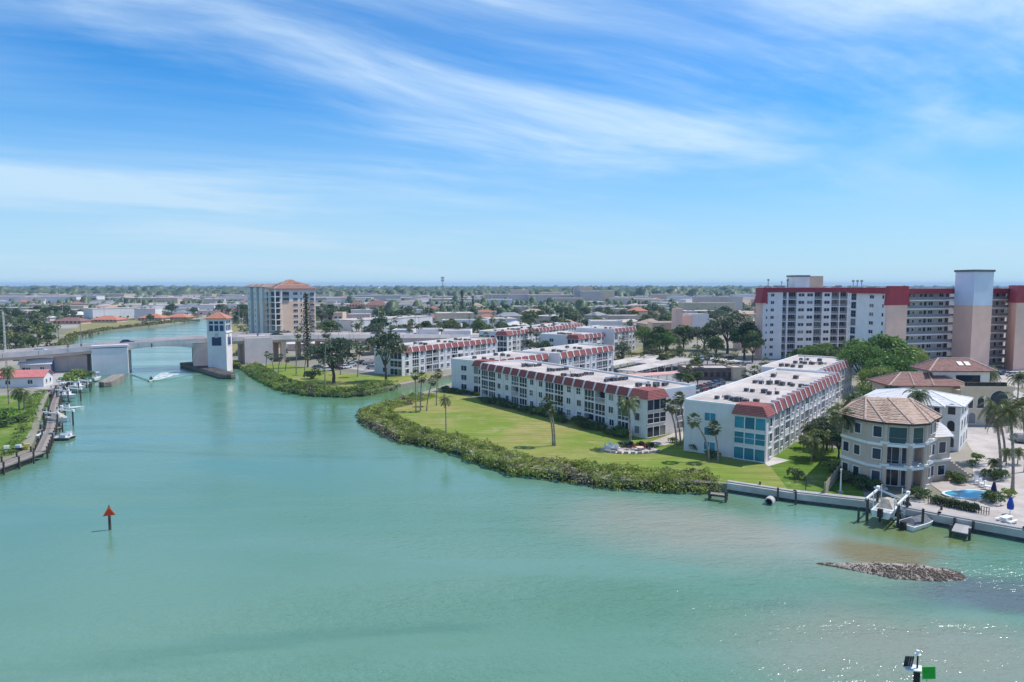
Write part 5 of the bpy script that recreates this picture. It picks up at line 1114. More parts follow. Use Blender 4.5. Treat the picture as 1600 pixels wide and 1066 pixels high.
# bright trees beside the apartment block
place_tree('ficus_tree', 'largest bright green tree in front of the apartment block', TREE['br0'], 101, 186, 16.2, 0.5, 1.25)
place_tree('ficus_tree', 'lower bright green tree right of the largest one beside the apartment block', TREE['br1'], 112, 192, 11.5, 2.1, 1.0)
place_tree('ficus_tree', 'bright green tree wedged between the nearest condominium and the cream mansion', TREE['br1'], 86, 158, 9.5, 4.0, 1.15)
place_tree('ficus_tree', 'dark green tree overhanging the side of the nearest condominium', TREE['b1'], 79, 142, 8.0, 1.0, 0.95)
for k, (px, Y, ty, kd) in enumerate(((1247,228,543,'b0'), (1266,226,538,'br0'), (1290,224,536,'br1'), (1308,222,541,'b2'), (1325,215,540,'b3'))):
    place_tree('street_tree', ('first','second','third','fourth','fifth')[k]+' from the left of the low trees along the foot of the apartment block', TREE[kd], atx(px,Y), Y, zat(ty,Y)-LZ, k*1.3, 1.2, 'low trees along the apartment block')
place_tree('ficus_tree', 'bright green tree low in front of the largest one behind the mansion', TREE['br0'], 93, 168, 12.0, 3.3, 1.15)
place_tree('ficus_tree', 'bright green tree hiding the far corner of the nearest condominium', TREE['br1'], 92, 178, 13.0, 5.3, 1.1)
place_tree('ficus_tree', 'small bright tree between the mansion roof and the condominium side', TREE['br0'], 80.5, 150, 6.5, 1.7, 1.1)
# scraggly palms along the fence right of the nearest condominium
p_ = at(1339,748,LZ)
palm('tall coconut palm with leaning trunk left of the tan house', p_.x, p_.y, zat(652,p_.y)-LZ, 'coco', (atx(1326,p_.y)-p_.x,0), 0.95, 0.17)
for lb, px, by, ty, kd, sc in (('bushy palm nearest the brown hedge by the wooden fence',1268,722,690,'queen',0.8), ('bushy palm right of the hedge against the wooden fence',1286,716,682,'queen',0.85), ('feathery palm beside the condominium wall right of its paved corner',1262,700,668,'queen',0.75), ('yellow feathery palm behind the wooden fence',1300,706,662,'coco',0.7), ('slender palm behind the coconut palm by the fence',1312,700,640,'coco',0.75), ('palm half hidden at the far end of the wooden fence',1330,690,622,'queen',0.9)):
    palm_px(lb, px, by, ty, kd, None, sc, 0.13)
place_tree('garden_tree', 'grey green garden tree behind the wooden fence', TREE['g1'], *at(1318,690,LZ)[:2], 6.2, 0.3, 1.0)
place_tree('garden_tree', 'small leafy tree between fence and condominium side', TREE['b2'], *at(1296,690,LZ)[:2], 4.8, 1.3, 1.0)
for lb, px, py, h, k in (('bushy tree left of the wooden fence by the nearest condominium',1272,716,5.0,'b1'), ('grey bushy tree behind the fence palms',1292,704,5.5,'g0'), ('leafy tree shading the fence beside the tan house',1310,716,5.0,'b3'), ('bright leafy tree at the far end of the wooden fence',1322,684,6.5,'br1'), ('leafy tree against the side wall of the nearest condominium',1278,690,4.5,'b0')):
    place_tree('garden_tree', lb, TREE[k], *at(px,py,LZ)[:2], h, px*0.1, 1.15)
# palms on the right edge
palm_px('coconut palm with dry drooping fronds by the pool drive', 1563, 748, 657, 'dry', 1566, 1.0, 0.19, skirt=False)
palm_px('big green coconut palm at the right edge by the pool', 1582, 768, 643, 'coco', 1587, 1.05, 0.19)
palm_px('coconut palm with full crown above the drive at right', 1570, 722, 636, 'coco', 1563, 1.0, 0.17)
palm_px('coconut palm at the far right edge of the drive', 1602, 738, 632, 'coco', 1604, 1.0, 0.17)
for k, (px,by,ty,kd,sc) in enumerate(((1545,636,585,'coco',0.9), (1538,640,580,'queen',1.1), (1560,630,612,'queen',0.9), (1590,625,590,'coco',1.0), (1505,640,588,'queen',0.9))):
    palm_px(('leftmost leaning','tall','short','far right','hidden')[k]+' palm among those beside the cream mansion', px, by, ty, kd, None, sc, 0.15, 'palms beside the cream mansion')
palm_y('round headed palm between tan house and white villa roofs', 1442, 112, 618, 'queen', 0.95)
for k, (px,by,h,kd) in enumerate(((1553,742,2.0,'queen'),(1572,728,2.3,'queen'),(1590,726,2.2,'queen'))):
    p = at(px,by,LZ); palm(('left','middle','right')[k]+' young clumping palm in the drive bed by the pool', p.x, p.y, h, 'queen', (0,0), 0.55, 0.08, 'young palms in the drive bed')
for lb, px, py, h, kd in (('dark round bush at the end of the pool terrace', 1555, 750, 2.0, 'd'), ('dark round bush in front of the tan house porch', 1437, 780, 1.9, 'd'), ('dark bush at the left foot of the tan house', 1345, 762, 2.0, 'd'), ('second dark bush along the left wall of the tan house', 1360, 766, 1.8, 'd'), ('dark leafy bush left of the coconut palm', 1322, 752, 1.7, 'd'),
        ('clipped green bush in the round drive bed', 1527, 720, 1.4, 'g'), ('yellow green low bush in the drive bed', 1518, 728, 1.0, 'y'), ('green hedge clump by the stairs of the tan house', 1492, 752, 1.6, 'd'), ('second hedge clump by the stairs of the tan house', 1500, 756, 1.5, 'd'), ('dark bush beside the blue umbrella', 1552, 786, 1.9, 'd'), ('bright bush under the coconut palm by the pool', 1578, 778, 1.3, 'y'), ('bright bush behind the small lawn by the fence', 1302, 738, 2.2, 'g'),
        ('brown clipped hedge block beside the condominium corner', 1244, 748, 1.7, 'd'), ('bush at the foot of the blank end wall', 1085, 705, 1.6, 'd'), ('dark bush beside the straight palm by the teal bay', 1112, 716, 1.6, 'd'), ('low bush at the corner path between the condominiums', 1050, 692, 1.1, 'y')):
    shrub(lb, *at(px,py,LZ)[:2], h, kd)
# foundation planting in the shade of the long condominium
d_ = Vector((-0.58,0.815)); n_ = Vector((-0.815,-0.58)); rr = random.Random(5)
for k in range(25):
    t = 3+k*2.1+rr.uniform(-0.6,0.6); o_ = rr.uniform(1.2,3.0); p = Vector((24.9,126.2))+d_*t+n_*o_
    if k in (3, 11): continue
    shrub('low dark shrub in the planting bed along the long condominium front', p.x, p.y, rr.uniform(0.8,2.2), rr.choice('ddg'), 1.3, 'foundation shrubs along the long condominium')
for k in range(7):
    p = Vector((-17.5,184.0))+Vector((0.785,-0.62))*(k*2.0)+Vector((-0.62,-0.785))*1.3
    shrub('dark hedge bush below the end wall of the turned wing', p.x, p.y, rr.uniform(1.2,1.8), 'd', 1.2, 'hedge below the turned wing')
# green clump and dark banyans behind the car park
for k, (px,Y,ty,kd,wd) in enumerate(((1008,285,510,'br1',0.9), (1028,272,507,'b0',0.9), (1042,268,516,'br0',0.8), (1018,262,528,'b3',0.9))):
    place_tree('shade_tree', ('tall left','tall middle','right hand','front low')[k]+' tree of the green clump beside the stair wall condominium', TREE[kd], atx(px,Y), Y, zat(ty,Y)-LZ, k, wd, 'green clump by the stair wall')
for k, (px,Y,ty,kd,wd) in enumerate(((1112,300,506,'b1',1.0), (1138,285,488,'g0',1.15), (1165,262,500,'b0',1.0), (1120,262,525,'b2',1.0), (1178,252,520,'b3',0.8))):
    place_tree('banyan_tree', ('left','tallest grey','dark right','front','rightmost')[k]+' tree of the dark banyan group beside the apartment block', TREE[kd], atx(px,Y), Y, zat(ty,Y)-LZ, k*0.8, wd, 'dark banyans beside the apartment block')
# palms and bushes round the carports
for k, (px,by,ty) in enumerate(((1010,566,548),(1022,568,545),(1003,572,560),(1082,588,568),(1092,592,572),(1075,596,578),(1105,578,556),(1118,580,560),(1128,582,562),(1100,565,548),(1140,586,566),(1178,600,578),(1190,596,574),(1196,590,565),(1165,602,584),(1062,566,546),(1050,570,552),(1148,570,552),(905,570,548),(915,572,552),(925,568,545),(898,574,556),(938,566,548))):
    palm_px('squat cabbage palm among the carports behind the nearest condominiums', px, by, ty, 'sabal', None, 1.25, 0.17, 'cabbage palms among the carports')
for k, (px,by,h,kd) in enumerate(((1075,606,4.0,'b0'),(1090,604,4.5,'b1'),(1063,600,3.5,'b2'),(925,583,4.5,'b3'),(900,585,4.0,'b1'),(945,578,4.0,'g1'),(890,590,3.5,'b0'),(1035,575,5.0,'b2'),(1088,580,5,'b0'))):
    place_tree('courtyard_tree', 'leafy courtyard tree between the condominiums and the carports', TREE[kd], *at(px,by,LZ)[:2], h, k, 1.1, 'courtyard trees by the carports')
for k, (px,Y,ty) in enumerate(((752,262,530),(760,266,524),(830,300,516),(838,296,520),(846,285,530),(640,305,512),(655,310,511),(700,330,505),(716,325,508),(690,300,513))):
    palm_y('palm standing in the court between the far white condominiums', px, Y, ty, 'sabal', 1.3, 'palms in the far court')
for k, (px,Y,h,kd) in enumerate(((742,268,6,'b0'),(765,262,5,'b2'),(850,268,7,'b1'),(838,275,6,'g1'),(828,284,6,'b3'))):
    place_tree('court_tree', 'round leafy tree in the court between the far white condominiums', TREE[kd], atx(px,Y), Y, h, k, 1.0, 'trees in the far court')
# left bank
p_ = at(14,632,LZ); palm('palm in front of the red roofed cottage at the left edge', p_.x, p_.y, zat(580,p_.y)-LZ, 'queen', (0,0), 0.95, 0.16)
for k, (px,by,ty) in enumerate(((30,640,612),(38,640,616))): palm_px(('left','right')[k]+' bushy brown palm at the cottage corner on the left bank', px, by, ty, 'queen', None, 0.85, 0.15)
for lb, px, py, h, kd, w_ in (('pale yellow bush on the left bank below the palms',8,655,2.6,'y',1.3), ('dark bush on the left bank lawn edge',28,660,1.8,'d',1.3), ('bush at the left edge above the dock lawn',3,668,1.6,'d',1.3), ('big mangrove bush right of the cottage at the left dock',118,596,4.0,'g',1.1), ('mangrove bush beside the left bridge pier',130,592,3.2,'d',1.1), ('lower mangrove bush over the left boat slips',105,602,3.0,'y',1.1)):
    shrub(lb, *at(px,py,LZ)[:2], h, kd, w_)
# ------------------------------------------------------------------ mangrove hedges along the shore (one mass each)
M['twig'] = leaf_mat('bare_twigs', (0.12,0.10,0.07), (0.30,0.25,0.18), 0.1, 0.1)
def mangrove(label, path, width, hgt, dens, seed, mats=('mangrove','mangrove_d'), leaf=0.24):
    rg = np.random.default_rng(seed); P = [Vector((*p,0)) for p in path]; V = []; Q = []; mi = []; nv = 0
    for a, b in zip(P[:-1], P[1:]):
        d = b-a; L_ = d.length; d.normalize(); n_ = Vector((-d.y, d.x, 0))*(-1)
        for k in range(max(1, int(L_*dens))):
            t = rg.uniform(0,1)*L_; w = rg.uniform(-0.5,width-0.6); c = a+d*t+n_*w
            edge = 1-abs(w-width*0.5)/(width*0.55); h = hgt*(0.55+0.50*edge)*rg.uniform(0.82,1.16)*(1+0.16*math.sin((c.x*0.5+c.y*0.3)*0.8+seed*2)+0.10*math.sin(c.x*1.7)); r = rg.uniform(0.5,0.95)
            n = int(105*r*r*0.24/leaf); u = rg.normal(size=(n,3)); u /= np.linalg.norm(u,axis=1,keepdims=True); u[:,2] = np.where(u[:,2] < -0.7, -u[:,2], u[:,2])
            C = np.array([c.x,c.y,h-r*0.75+0.1])+u*np.array([r,r,r*0.8])*rg.uniform(0.86,1.08,(n,1)); C[:,2] = np.maximum(C[:,2], 0.12)
            v, q = leaf_quads(rg, C, leaf*rg.uniform(0.55,1.25,n), u, 0.9); V.append(v); Q.append(q+nv); nv += len(v); ph = c.x*0.55+c.y*0.31; pm = math.sin(ph*0.7+seed)+0.7*math.sin(ph*1.9); dark = 2 if (pm > 1.25 and rg.random() < 0.55) else (1 if rg.random() < 0.12+0.12*pm else 0); mi += [dark]*n
    # the clipped-looking top: leaves laid over one uneven canopy surface
    for a, b in zip(P[:-1], P[1:]):
        d = b-a; L_ = d.length; d.normalize(); n_ = Vector((-d.y, d.x, 0))*(-1); n = int(L_*width*34*(0.2/leaf)**2)
        t = rg.uniform(-0.02,1.02,n)*L_; w = rg.uniform(-0.6,width-0.3,n); x = a.x+d.x*t+n_.x*w; y = a.y+d.y*t+n_.y*w
        prof = np.clip((w+0.75+0.35*np.sin(t*1.3+seed))/1.7,0,1)**0.6*np.clip((width+0.2-w)/1.8,0,1)**0.5
        lump = 0.13*np.sin(x*1.15+np.sin(y*0.9)*1.3)+0.12*np.sin(y*1.35+np.sin(x*0.7)*1.7)+0.10*np.sin(x*2.9-y*2.3)+0.12*np.sin((x+y)*0.31+seed)
        z = np.maximum(0.08, hgt*prof*(0.92+lump)-np.abs(rg.normal(size=n))*0.22)
        nr = np.stack([0.35*np.cos(x*1.15)-n_.x*0.5*(prof < 0.8), 0.35*np.cos(y*1.35)-n_.y*0.5*(prof < 0.8), np.ones(n)],1)
        v, q = leaf_quads(rg, np.stack([x,y,z],1), leaf*rg.uniform(0.5,1.15,n), nr, 1.0); V.append(v); Q.append(q+nv); nv += len(v)
        ph = x*0.55+y*0.31; pm = np.sin(ph*0.7+seed)+0.7*np.sin(ph*1.9); rnd = rg.random(n); mi += list(np.where((pm > 1.3) & (rnd < 0.7), 2, np.where(rnd < 0.15+0.15*pm, 1, 0)))
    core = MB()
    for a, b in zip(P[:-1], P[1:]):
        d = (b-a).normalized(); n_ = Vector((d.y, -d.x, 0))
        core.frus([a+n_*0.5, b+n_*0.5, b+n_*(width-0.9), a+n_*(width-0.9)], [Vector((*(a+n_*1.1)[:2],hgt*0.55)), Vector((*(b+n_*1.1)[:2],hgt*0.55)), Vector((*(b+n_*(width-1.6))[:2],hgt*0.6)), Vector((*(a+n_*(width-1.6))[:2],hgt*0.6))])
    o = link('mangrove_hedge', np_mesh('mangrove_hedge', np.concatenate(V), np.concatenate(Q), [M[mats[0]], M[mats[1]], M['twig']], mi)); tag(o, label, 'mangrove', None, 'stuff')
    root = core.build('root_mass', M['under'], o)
    return o
SH_A = [(-25.5,178), (-31,166), (-35.6,155.5), (-31.2,143.5), (-22.4,129), (-11.8,121), (-7,114.2), (-0.6,106.2), (7.8,102.0), (15,98.2), (23,96.6), (30.2,96.4)]
mangrove('bright green mangrove hedge curving round the big lawn shore', SH_A[::-1], 8.0, 1.95, 3.0, 1, leaf=0.20)
SH_B = [(-95,240), (-82.6,217.5), (-66.5,192.8), (-56.2,183.4), (-46,179.8), (-39.6,182.4), (-32.6,195)]
mangrove('mangrove hedge round the far lawn across the canal mouth', SH_B[::-1], 6.5, 2.2, 2.6, 2, leaf=0.25)
mangrove('low mangroves by the right bridge pier', [(-97,243), (-108,258), (-116,275)][::-1], 4, 2.5, 3.5, 3, leaf=0.30)
mangrove('dark mangroves along the far bank upstream of the bridge', [(-206,312), (-244,382), (-257,432), (-257,493), (-262,560)][::-1], 5, 2.6, 1.2, 4, ('mangrove_d','mangrove_d'), 0.5)
mangrove('bright green hedge between the left lawn and the plank walk', [(-84.5,90), (-84.6,108), (-84.6,116), (-96,135.5), (-114,163.5), (-127,186)][::-1], 4.2, 1.6, 1.5, 6, ('leaf_bright','mangrove'), 0.22)
# ------------------------------------------------------------------ oyster bar, channel markers, water craft
def rock_mesh(seed):
    rg = random.Random(seed); mb = MB(); n = 6
    lo = [(math.cos(2*math.pi*k/n)*rg.uniform(0.7,1.1), math.sin(2*math.pi*k/n)*rg.uniform(0.7,1.1), -0.2) for k in range(n)]
    hi = [(p[0]*rg.uniform(0.4,0.7), p[1]*rg.uniform(0.4,0.7), rg.uniform(0.4,0.8)) for p in lo]; mb.frus(lo, hi); return mb
def oyster_bar():
    c = at(1408,893,0); root = empty('oyster_bar', (c.x, c.y, 0), R(-8), 'low oyster shell island heaped with brown rocks in the shallow water', 'island')
    rg = np.random.default_rng(8); mb = MB(); nx, ny = 44, 18; V = []; 
    for j in range(ny+1):
        for i in range(nx+1):
            x = -8.4+14.6*i/nx; y = -2.3+4.6*j/ny
            tail = max(0, (-x-1.5)/7.0); cy0 = 0.9*tail; ry = 1.85*(1-tail)**1.2+0.25; xr = (x/6.0 if x > 0 else x/8.2)
            q = 1-(abs(xr)**2.4)-((y-cy0)/ry)**2
            z = 0.50*max(-0.6,q)**1.0 if q > 0 else 0.5*q
            V.append((x, y, max(-0.5, z+0.06*math.sin(x*3.1+y*5)*math.cos(y*4-x)) ))
    F = [(j*(nx+1)+i, j*(nx+1)+i+1, (j+1)*(nx+1)+i+1, (j+1)*(nx+1)+i) for j in range(ny) for i in range(nx)]
    mb.add(V, F); o = mb.build('shell_bank', M['shell'], root, True)
    mats = [rock_mesh(k) for k in range(5)]; sm = MB()
    big = [m.mesh('rock', M['rock']) for m in mats]
    k = 0
    for _ in range(11000):
        x = rg.uniform(-8.2,6.0); tail = max(0, (-x-1.5)/7.0); cy0 = 0.9*tail; ry = 1.85*(1-tail)**1.2+0.25; y = cy0+rg.normal()*ry*0.62
        xr = (x/6.0 if x > 0 else x/8.2); q = 1-(abs(xr)**2.4)-((y-cy0)/ry)**2
        if q < -0.12: continue
        front = (cy0-y)/ry+rg.normal()*0.25 > 0.18 and x+rg.normal()*1.2 > -3.0
        if not (front or q < 0.16 or rg.random() < 0.03): continue
        z = 0.50*q if q > 0 else 0.5*q; s = min(0.19, 0.03+rg.exponential(0.034))*(1.1 if front else 0.8)
        if s > 0.11 and k < 110:
            k += 1; link('rock', big[k % 5], root, (x,y,z), rg.uniform(0,6), s*1.25)
        else:
            m = mats[rg.integers(5)]; a = rg.uniform(0,6.28); ca, sa = math.cos(a)*s, math.sin(a)*s; n0 = len(sm.v)
            sm.v += [(x+p[0]*ca-p[1]*sa, y+p[0]*sa+p[1]*ca, z+p[2]*s) for p in m.v]; sm.f += [tuple(i+n0 for i in f) for f in m.f]; sm.m += [0]*len(m.f)
    o = sm.build('rubble', M['rock'], root); o['kind'] = 'stuff'
M['shell'] = material('bleached_shell', (0.43, 0.365, 0.31), 0.9, 0.3, 2.2, 0.6, 9, color2=(0.24, 0.195, 0.165), detail=8)
M['rock'] = material('oyster_rock', (0.27, 0.20, 0.15), 0.9, 0.4, 3.0, color2=(0.12, 0.088, 0.066))
oyster_bar()
M['red_sign'] = material('red_dayboard', (0.72, 0.045, 0.015), 0.5, 0.08, 2.0); M['green_sign'] = material('green_dayboard', (0.02, 0.40, 0.03), 0.5, 0.08, 2.0)
M['orange_edge'] = material('orange_border', (0.85, 0.16, 0.02), 0.5, 0.05, 2.0); M['green_edge'] = material('light_green_border', (0.07, 0.55, 0.09), 0.5, 0.05, 2.0)
M['solar'] = material('solar_cells', (0.02, 0.025, 0.035), 0.25, 0.2, 4.0)
def markers():
    p = at(172,828,0); root = empty('channel_marker', p, R(26), 'red triangular channel marker on a dark piling in open water', 'channel marker')
    MB().tube([(0,0,-2),(0,0,1.0),(0,0,2.9)], [0.17,0.16,0.15], 8).build('piling', M['pile'], root)
    for k, (y0, rz) in enumerate(((-0.2,0), )):
        t = [(-0.70,1.85),(0.70,1.85),(0,3.05)]; MB().frus([(x,y0-0.05,z) for x,z in t][::1], [(x,y0,z) for x,z in t]).build('dayboard', M['orange_edge'], root)
        t = [(-0.52,1.94),(0.52,1.94),(0,2.84)]; MB().frus([(x,y0-0.075,z) for x,z in t], [(x,y0-0.05,z) for x,z in t]).build('dayboard_face', M['red_sign'], root)
        t = [(-0.70,1.85),(0.70,1.85),(0,3.05)]; b = MB().frus([(x*0.3,-0.62*0+0.16,z) for x,z in t], [(x*0.3,0.2,z) for x,z in t]).build('dayboard_back', M['red_sign'], root)
    MB().box(-0.05,0.05,-0.05,0.05,2.9,3.1).build('cap', M['black'], root)
    Y = 47.0; zt = zat(1046,Y); x = at(1433,1046,zt).x; root = empty('channel_marker', (x, Y, 0), R(-14), 'green square channel marker with solar panel on a black piling at the bottom edge', 'channel marker')
    MB().tube([(0,0,-2),(0,0,zt)], [0.24,0.22], 10).build('piling', M['black'], root)
    MB().box(-0.85,0.4,-0.4,0.45,zt+0.02,zt+0.10).build('platform', M['gelcoat'], root)
    MB().tube([(0,0,zt+0.1),(0,0,zt+1.15)],0.06,6).build('lamp_mast', M['black'], root); MB().tube([(0,0,zt+1.15),(0,0,zt+1.42)],0.12,8).build('lantern', M['gelcoat'], root); MB().tube([(0,0,zt+1.1),(0,0,zt+1.15)],0.22,8).build('lamp_base', M['gelcoat'], root)
    MB().obox((-0.60,-0.12,zt+0.58), (0.62,0.05,0.92), R(12), 0, R(14)).build('solar_panel', M['solar'], root)
    for dx in (-0.14,0.0,0.14): MB().obox((-0.60+dx,-0.155,zt+0.58), (0.012,0.02,0.90), R(12), 0, R(14)).build('panel_rib', M['metal'], root)
    MB().tube([(-0.82,0,zt+0.05),(-0.82,0.1,zt+0.5)],0.03,5).build('strut', M['metal'], root)
    sg = MB().box(-0.46,0.46,-0.03,0.0,-0.46,0.46).build('dayboard', M['green_edge'], root); sg.location = (0.62,-0.38,zt+0.05); sg.rotation_euler = (0,R(-4),R(10))
    s2 = MB().box(-0.38,0.38,-0.045,-0.03,-0.38,0.38).build('dayboard_face', M['green_sign'], sg)
    MB().tube([(0.55,-0.3,zt-0.4),(0.55,-0.3,zt-1.6)],0.03,5).build('strut', M['metal'], root)
markers()
def person(name, label, loc, rz, pose, shirt, legs, skin=(0.45,0.28,0.2)):
    J = dict(pelvis=(0,0,0.95), chest=(0,0,1.35), neck=(0,0,1.52), head=(0,-0.01,1.66), top=(0,-0.01,1.76), ls=(-0.19,0,1.43), rs=(0.19,0,1.43), le=(-0.25,0.02,1.15), re=(0.25,0.02,1.15), lh=(-0.25,-0.05,0.90), rh=(0.25,-0.05,0.90), lk=(-0.10,-0.02,0.5), rk=(0.10,0.02,0.5), la=(-0.11,0.02,0.07), ra=(0.11,0.05,0.07), lt=(-0.12,-0.14,0.03), rt=(0.12,-0.12,0.03), lp=(-0.1,0,0.9), rp=(0.1,0,0.9))
    J.update(pose); names = list(J)
    E_ = [('pelvis','chest'),('chest','neck'),('neck','head'),('head','top'),('chest','ls'),('chest','rs'),('ls','le'),('le','lh'),('rs','re'),('re','rh'),('pelvis','lp'),('pelvis','rp'),('lp','lk'),('rp','rk'),('lk','la'),('rk','ra'),('la','lt'),('ra','rt')]
    rad = dict(pelvis=0.15, chest=0.16, neck=0.06, head=0.10, top=0.085, ls=0.075, rs=0.075, le=0.05, re=0.05, lh=0.035, rh=0.035, lp=0.10, rp=0.10, lk=0.065, rk=0.065, la=0.045, ra=0.045, lt=0.035, rt=0.035)
    me = bpy.data.meshes.new('person'); me.from_pydata([J[n] for n in names], [(names.index(a), names.index(b)) for a, b in E_], [])
    o = bpy.data.objects.new(name, me); COL.objects.link(o); o.location = loc; o.rotation_euler = (0,0,rz)
    m = o.modifiers.new('skin', 'SKIN'); m.use_smooth_shade = True
    for n, v in zip(names, me.skin_vertices[0].data): v.radius = (rad[n], rad[n]); v.use_root = (n == 'pelvis')
    s = o.modifiers.new('sub', 'SUBSURF'); s.levels = 1; s.render_levels = 1
    mt = bpy.data.materials.new('clothed_figure'); mt.use_nodes = True; ns = mt.node_tree.nodes; ls = mt.node_tree.links; b = ns['Principled BSDF']; b.inputs['Roughness'].default_value = 0.8
    t = ns.new('ShaderNodeTexCoord'); sp_ = ns.new('ShaderNodeSeparateXYZ'); ls.new(t.outputs['Object'], sp_.inputs[0])
    hip_z = J['pelvis'][2]; nk = J['neck'][2]
    c = mix_rgb(ns, ls, math_node(ns, ls, 'GREATER_THAN', sp_.outputs[2], hip_z), legs, shirt); c = mix_rgb(ns, ls, math_node(ns, ls, 'GREATER_THAN', sp_.outputs[2], nk), c, skin)
    c = mix_rgb(ns, ls, math_node(ns, ls, 'GREATER_THAN', sp_.outputs[2], J['head'][2]+0.06), c, (0.04,0.025,0.015))
    ls.new(c, b.inputs['Base Color']); me.materials.append(mt); return tag(o, label, 'person')
def bridge_people():
    for k, (x, lab, sh) in enumerate(((-93.2,'person in dark clothes walking on the bridge right of the control tower',(0.03,0.03,0.05)), (-91.0,'person in pale shirt walking behind another on the bridge',(0.5,0.5,0.5)))):
        i = near_i(x); n, d = br_norm(i); p = BR[i]+n*1.3+Vector((0,0,-0.94))
        person('person', lab, p, math.atan2(d.y,d.x)+math.pi/2, dict(lk=(-0.1,-0.16,0.52), la=(-0.11,-0.12,0.08), lt=(-0.12,-0.28,0.05), rk=(0.1,0.08,0.5), ra=(0.11,0.26,0.1), rt=(0.12,0.14,0.03)), sh, (0.05,0.06,0.10))
bridge_people()
def jet_ski():
    p = at(236,596,0); rz = R(-80); root = empty('jet_ski', (p.x, p.y, 0.0), rz, 'small white jet ski speeding towards the camera out of the bridge', 'jet ski')
    h = MB(); hull(h, 3.2, 1.15, 0.55); h.build('hull', M['gelcoat'], root); MB().box(-1.1,0.3,-0.22,0.22,0.55,0.85).build('seat', M['black'], root)
    MB().frus([(0.3,-0.3,0.55),(1.1,-0.2,0.55),(1.1,0.2,0.55),(0.3,0.3,0.55)],[(0.3,-0.2,1.0),(0.5,-0.2,1.05),(0.5,0.2,1.05),(0.3,0.2,1.0)]).tube([(0.35,-0.4,1.1),(0.35,0.4,1.1)],0.03,5).build('handlebar', M['black'], root)
    person('person', 'person in dark vest riding the jet ski', (p.x+math.cos(rz)*-0.3, p.y+math.sin(rz)*-0.3, -0.05), rz+math.pi/2,
        dict(lk=(-0.34,-0.30,0.85), la=(-0.36,-0.05,0.45), lt=(-0.36,-0.2,0.42), rk=(0.34,-0.30,0.85), ra=(0.36,-0.05,0.45), rt=(0.36,-0.2,0.42), chest=(0,-0.12,1.32), neck=(0,-0.17,1.5), head=(0,-0.2,1.64), top=(0,-0.2,1.75), ls=(-0.19,-0.14,1.42), rs=(0.19,-0.14,1.42), le=(-0.28,-0.32,1.22), re=(0.28,-0.32,1.22), lh=(-0.3,-0.58,1.14), rh=(0.3,-0.58,1.14)), (0.02,0.02,0.03), (0.03,0.03,0.04))
    # foam behind and the spreading wake ridges on the water
    f = MB(); rg = random.Random(3); d = Vector((math.cos(rz), math.sin(rz), 0)); s = Vector((-d.y, d.x, 0)); o = p
    n = 22; 
    for k in range(n):
        a, b = 1.2+k*0.95, 1.2+(k+1)*0.95; wa, wb = 0.9+0.14*a, 0.9+0.14*b
        for j in range(6):
            t0, t1 = -1+j/3, -1+(j+1)/3; hh = lambda t, q: 0.10*(1-t*t)*math.exp(-q/9)+0.012
            f.poly([o-d*a+s*wa*t0+Vector((0,0,hh(t0,a))), o-d*a+s*wa*t1+Vector((0,0,hh(t1,a))), o-d*b+s*wb*t1+Vector((0,0,hh(t1,b))), o-d*b+s*wb*t0+Vector((0,0,hh(t0,b)))])
    tag(f.build('foam', M['foam'], None), 'white foam trail churned up behind the jet ski', 'foam', None, 'stuff')
    w = MB()
    for sg in (-1, 1):
        for k in range(30):
            a, b = k*1.15, (k+1)*1.15; ya, yb = 0.5+a*0.62, 0.5+b*0.62; ha, hb = 0.30*math.exp(-a/24), 0.30*math.exp(-b/24); wd = 0.5+a*0.02
            P = lambda q, y, z: o-d*q+s*sg*y+Vector((0,0,z))
            w.poly([P(a,ya-wd,0.01),P(a,ya,ha),P(b,yb,hb),P(b,yb-wd,0.01)][::sg]); w.poly([P(a,ya,ha),P(a,ya+wd,0.01),P(b,yb+wd,0.01),P(b,yb,hb)][::sg])
    tag(w.build('wake', M['water'], None, True), 'V shaped wake ridges spreading behind the jet ski', 'wake', None, 'stuff')
def foam_mat():
    m = material('foam', (0.80,0.84,0.84), 0.8, 0.1, 1.5); ns = m.node_tree.nodes; ls = m.node_tree.links; b = ns['Principled BSDF']
    t = ns.new('ShaderNodeTexCoord'); n = N(ns, 'ShaderNodeTexNoise', i_Scale=0.9, i_Detail=6.0, i_Roughness=0.7); ls.new(t.outputs['Object'], n.inputs['Vector'])
    ls.new(ramp(ns, ls, n.outputs['Fac'], 0.38, 0.58, 0.0, 0.95), b.inputs['Alpha']); return m
M['foam'] = foam_mat()
jet_ski()
# ------------------------------------------------------------------ left bank: cottage, docks, slips
def cottage(label, x, y, rz, w, d, h, wall, roof, gable=True, name='cottage', wins=2):
    root = empty(name, (x, y, LZ), rz, label, 'house')
    b = MB().box(0, w, 0, d, -0.3, h); b.add([(0,0,h),(0,d,h),(0,d/2,h+1.5),(w,0,h),(w,d,h),(w,d/2,h+1.5)], [(0,2,1),(3,4,5),(0,3,5,2),(1,2,5,4)]); b.build('wall', M[wall], root)
    for s, y0, y1 in ((0,-0.5,d/2),(1,d+0.5,d/2)):
        zc = h-0.5*1.5/(d/2); mb = MB(); P = [(-0.5,y0,zc),(w+0.5,y0,zc),(w+0.5,y1,h+1.5),(-0.5,y1,h+1.5)]
        mb.frus(P if s == 0 else P[::-1], [(q[0],q[1],q[2]+0.16) for q in (P if s == 0 else P[::-1])]); mb.build('roof', M[roof], root)
    for k in range(wins): put_window(root, (w*(k+0.6)/(wins+0.2), 0, 1.0), 0, 1.2, 1.1, 2, 1, True)
    for k in range(2): put_window(root, (w, d*(0.3+0.4*k), 1.0), math.pi/2, 0.8, 1.1, 1, 1, True)
    MB().box(w*0.08, w*0.08+0.9, -0.08, 0.02, 0, 2.1).build('door', M['door'], root); return root
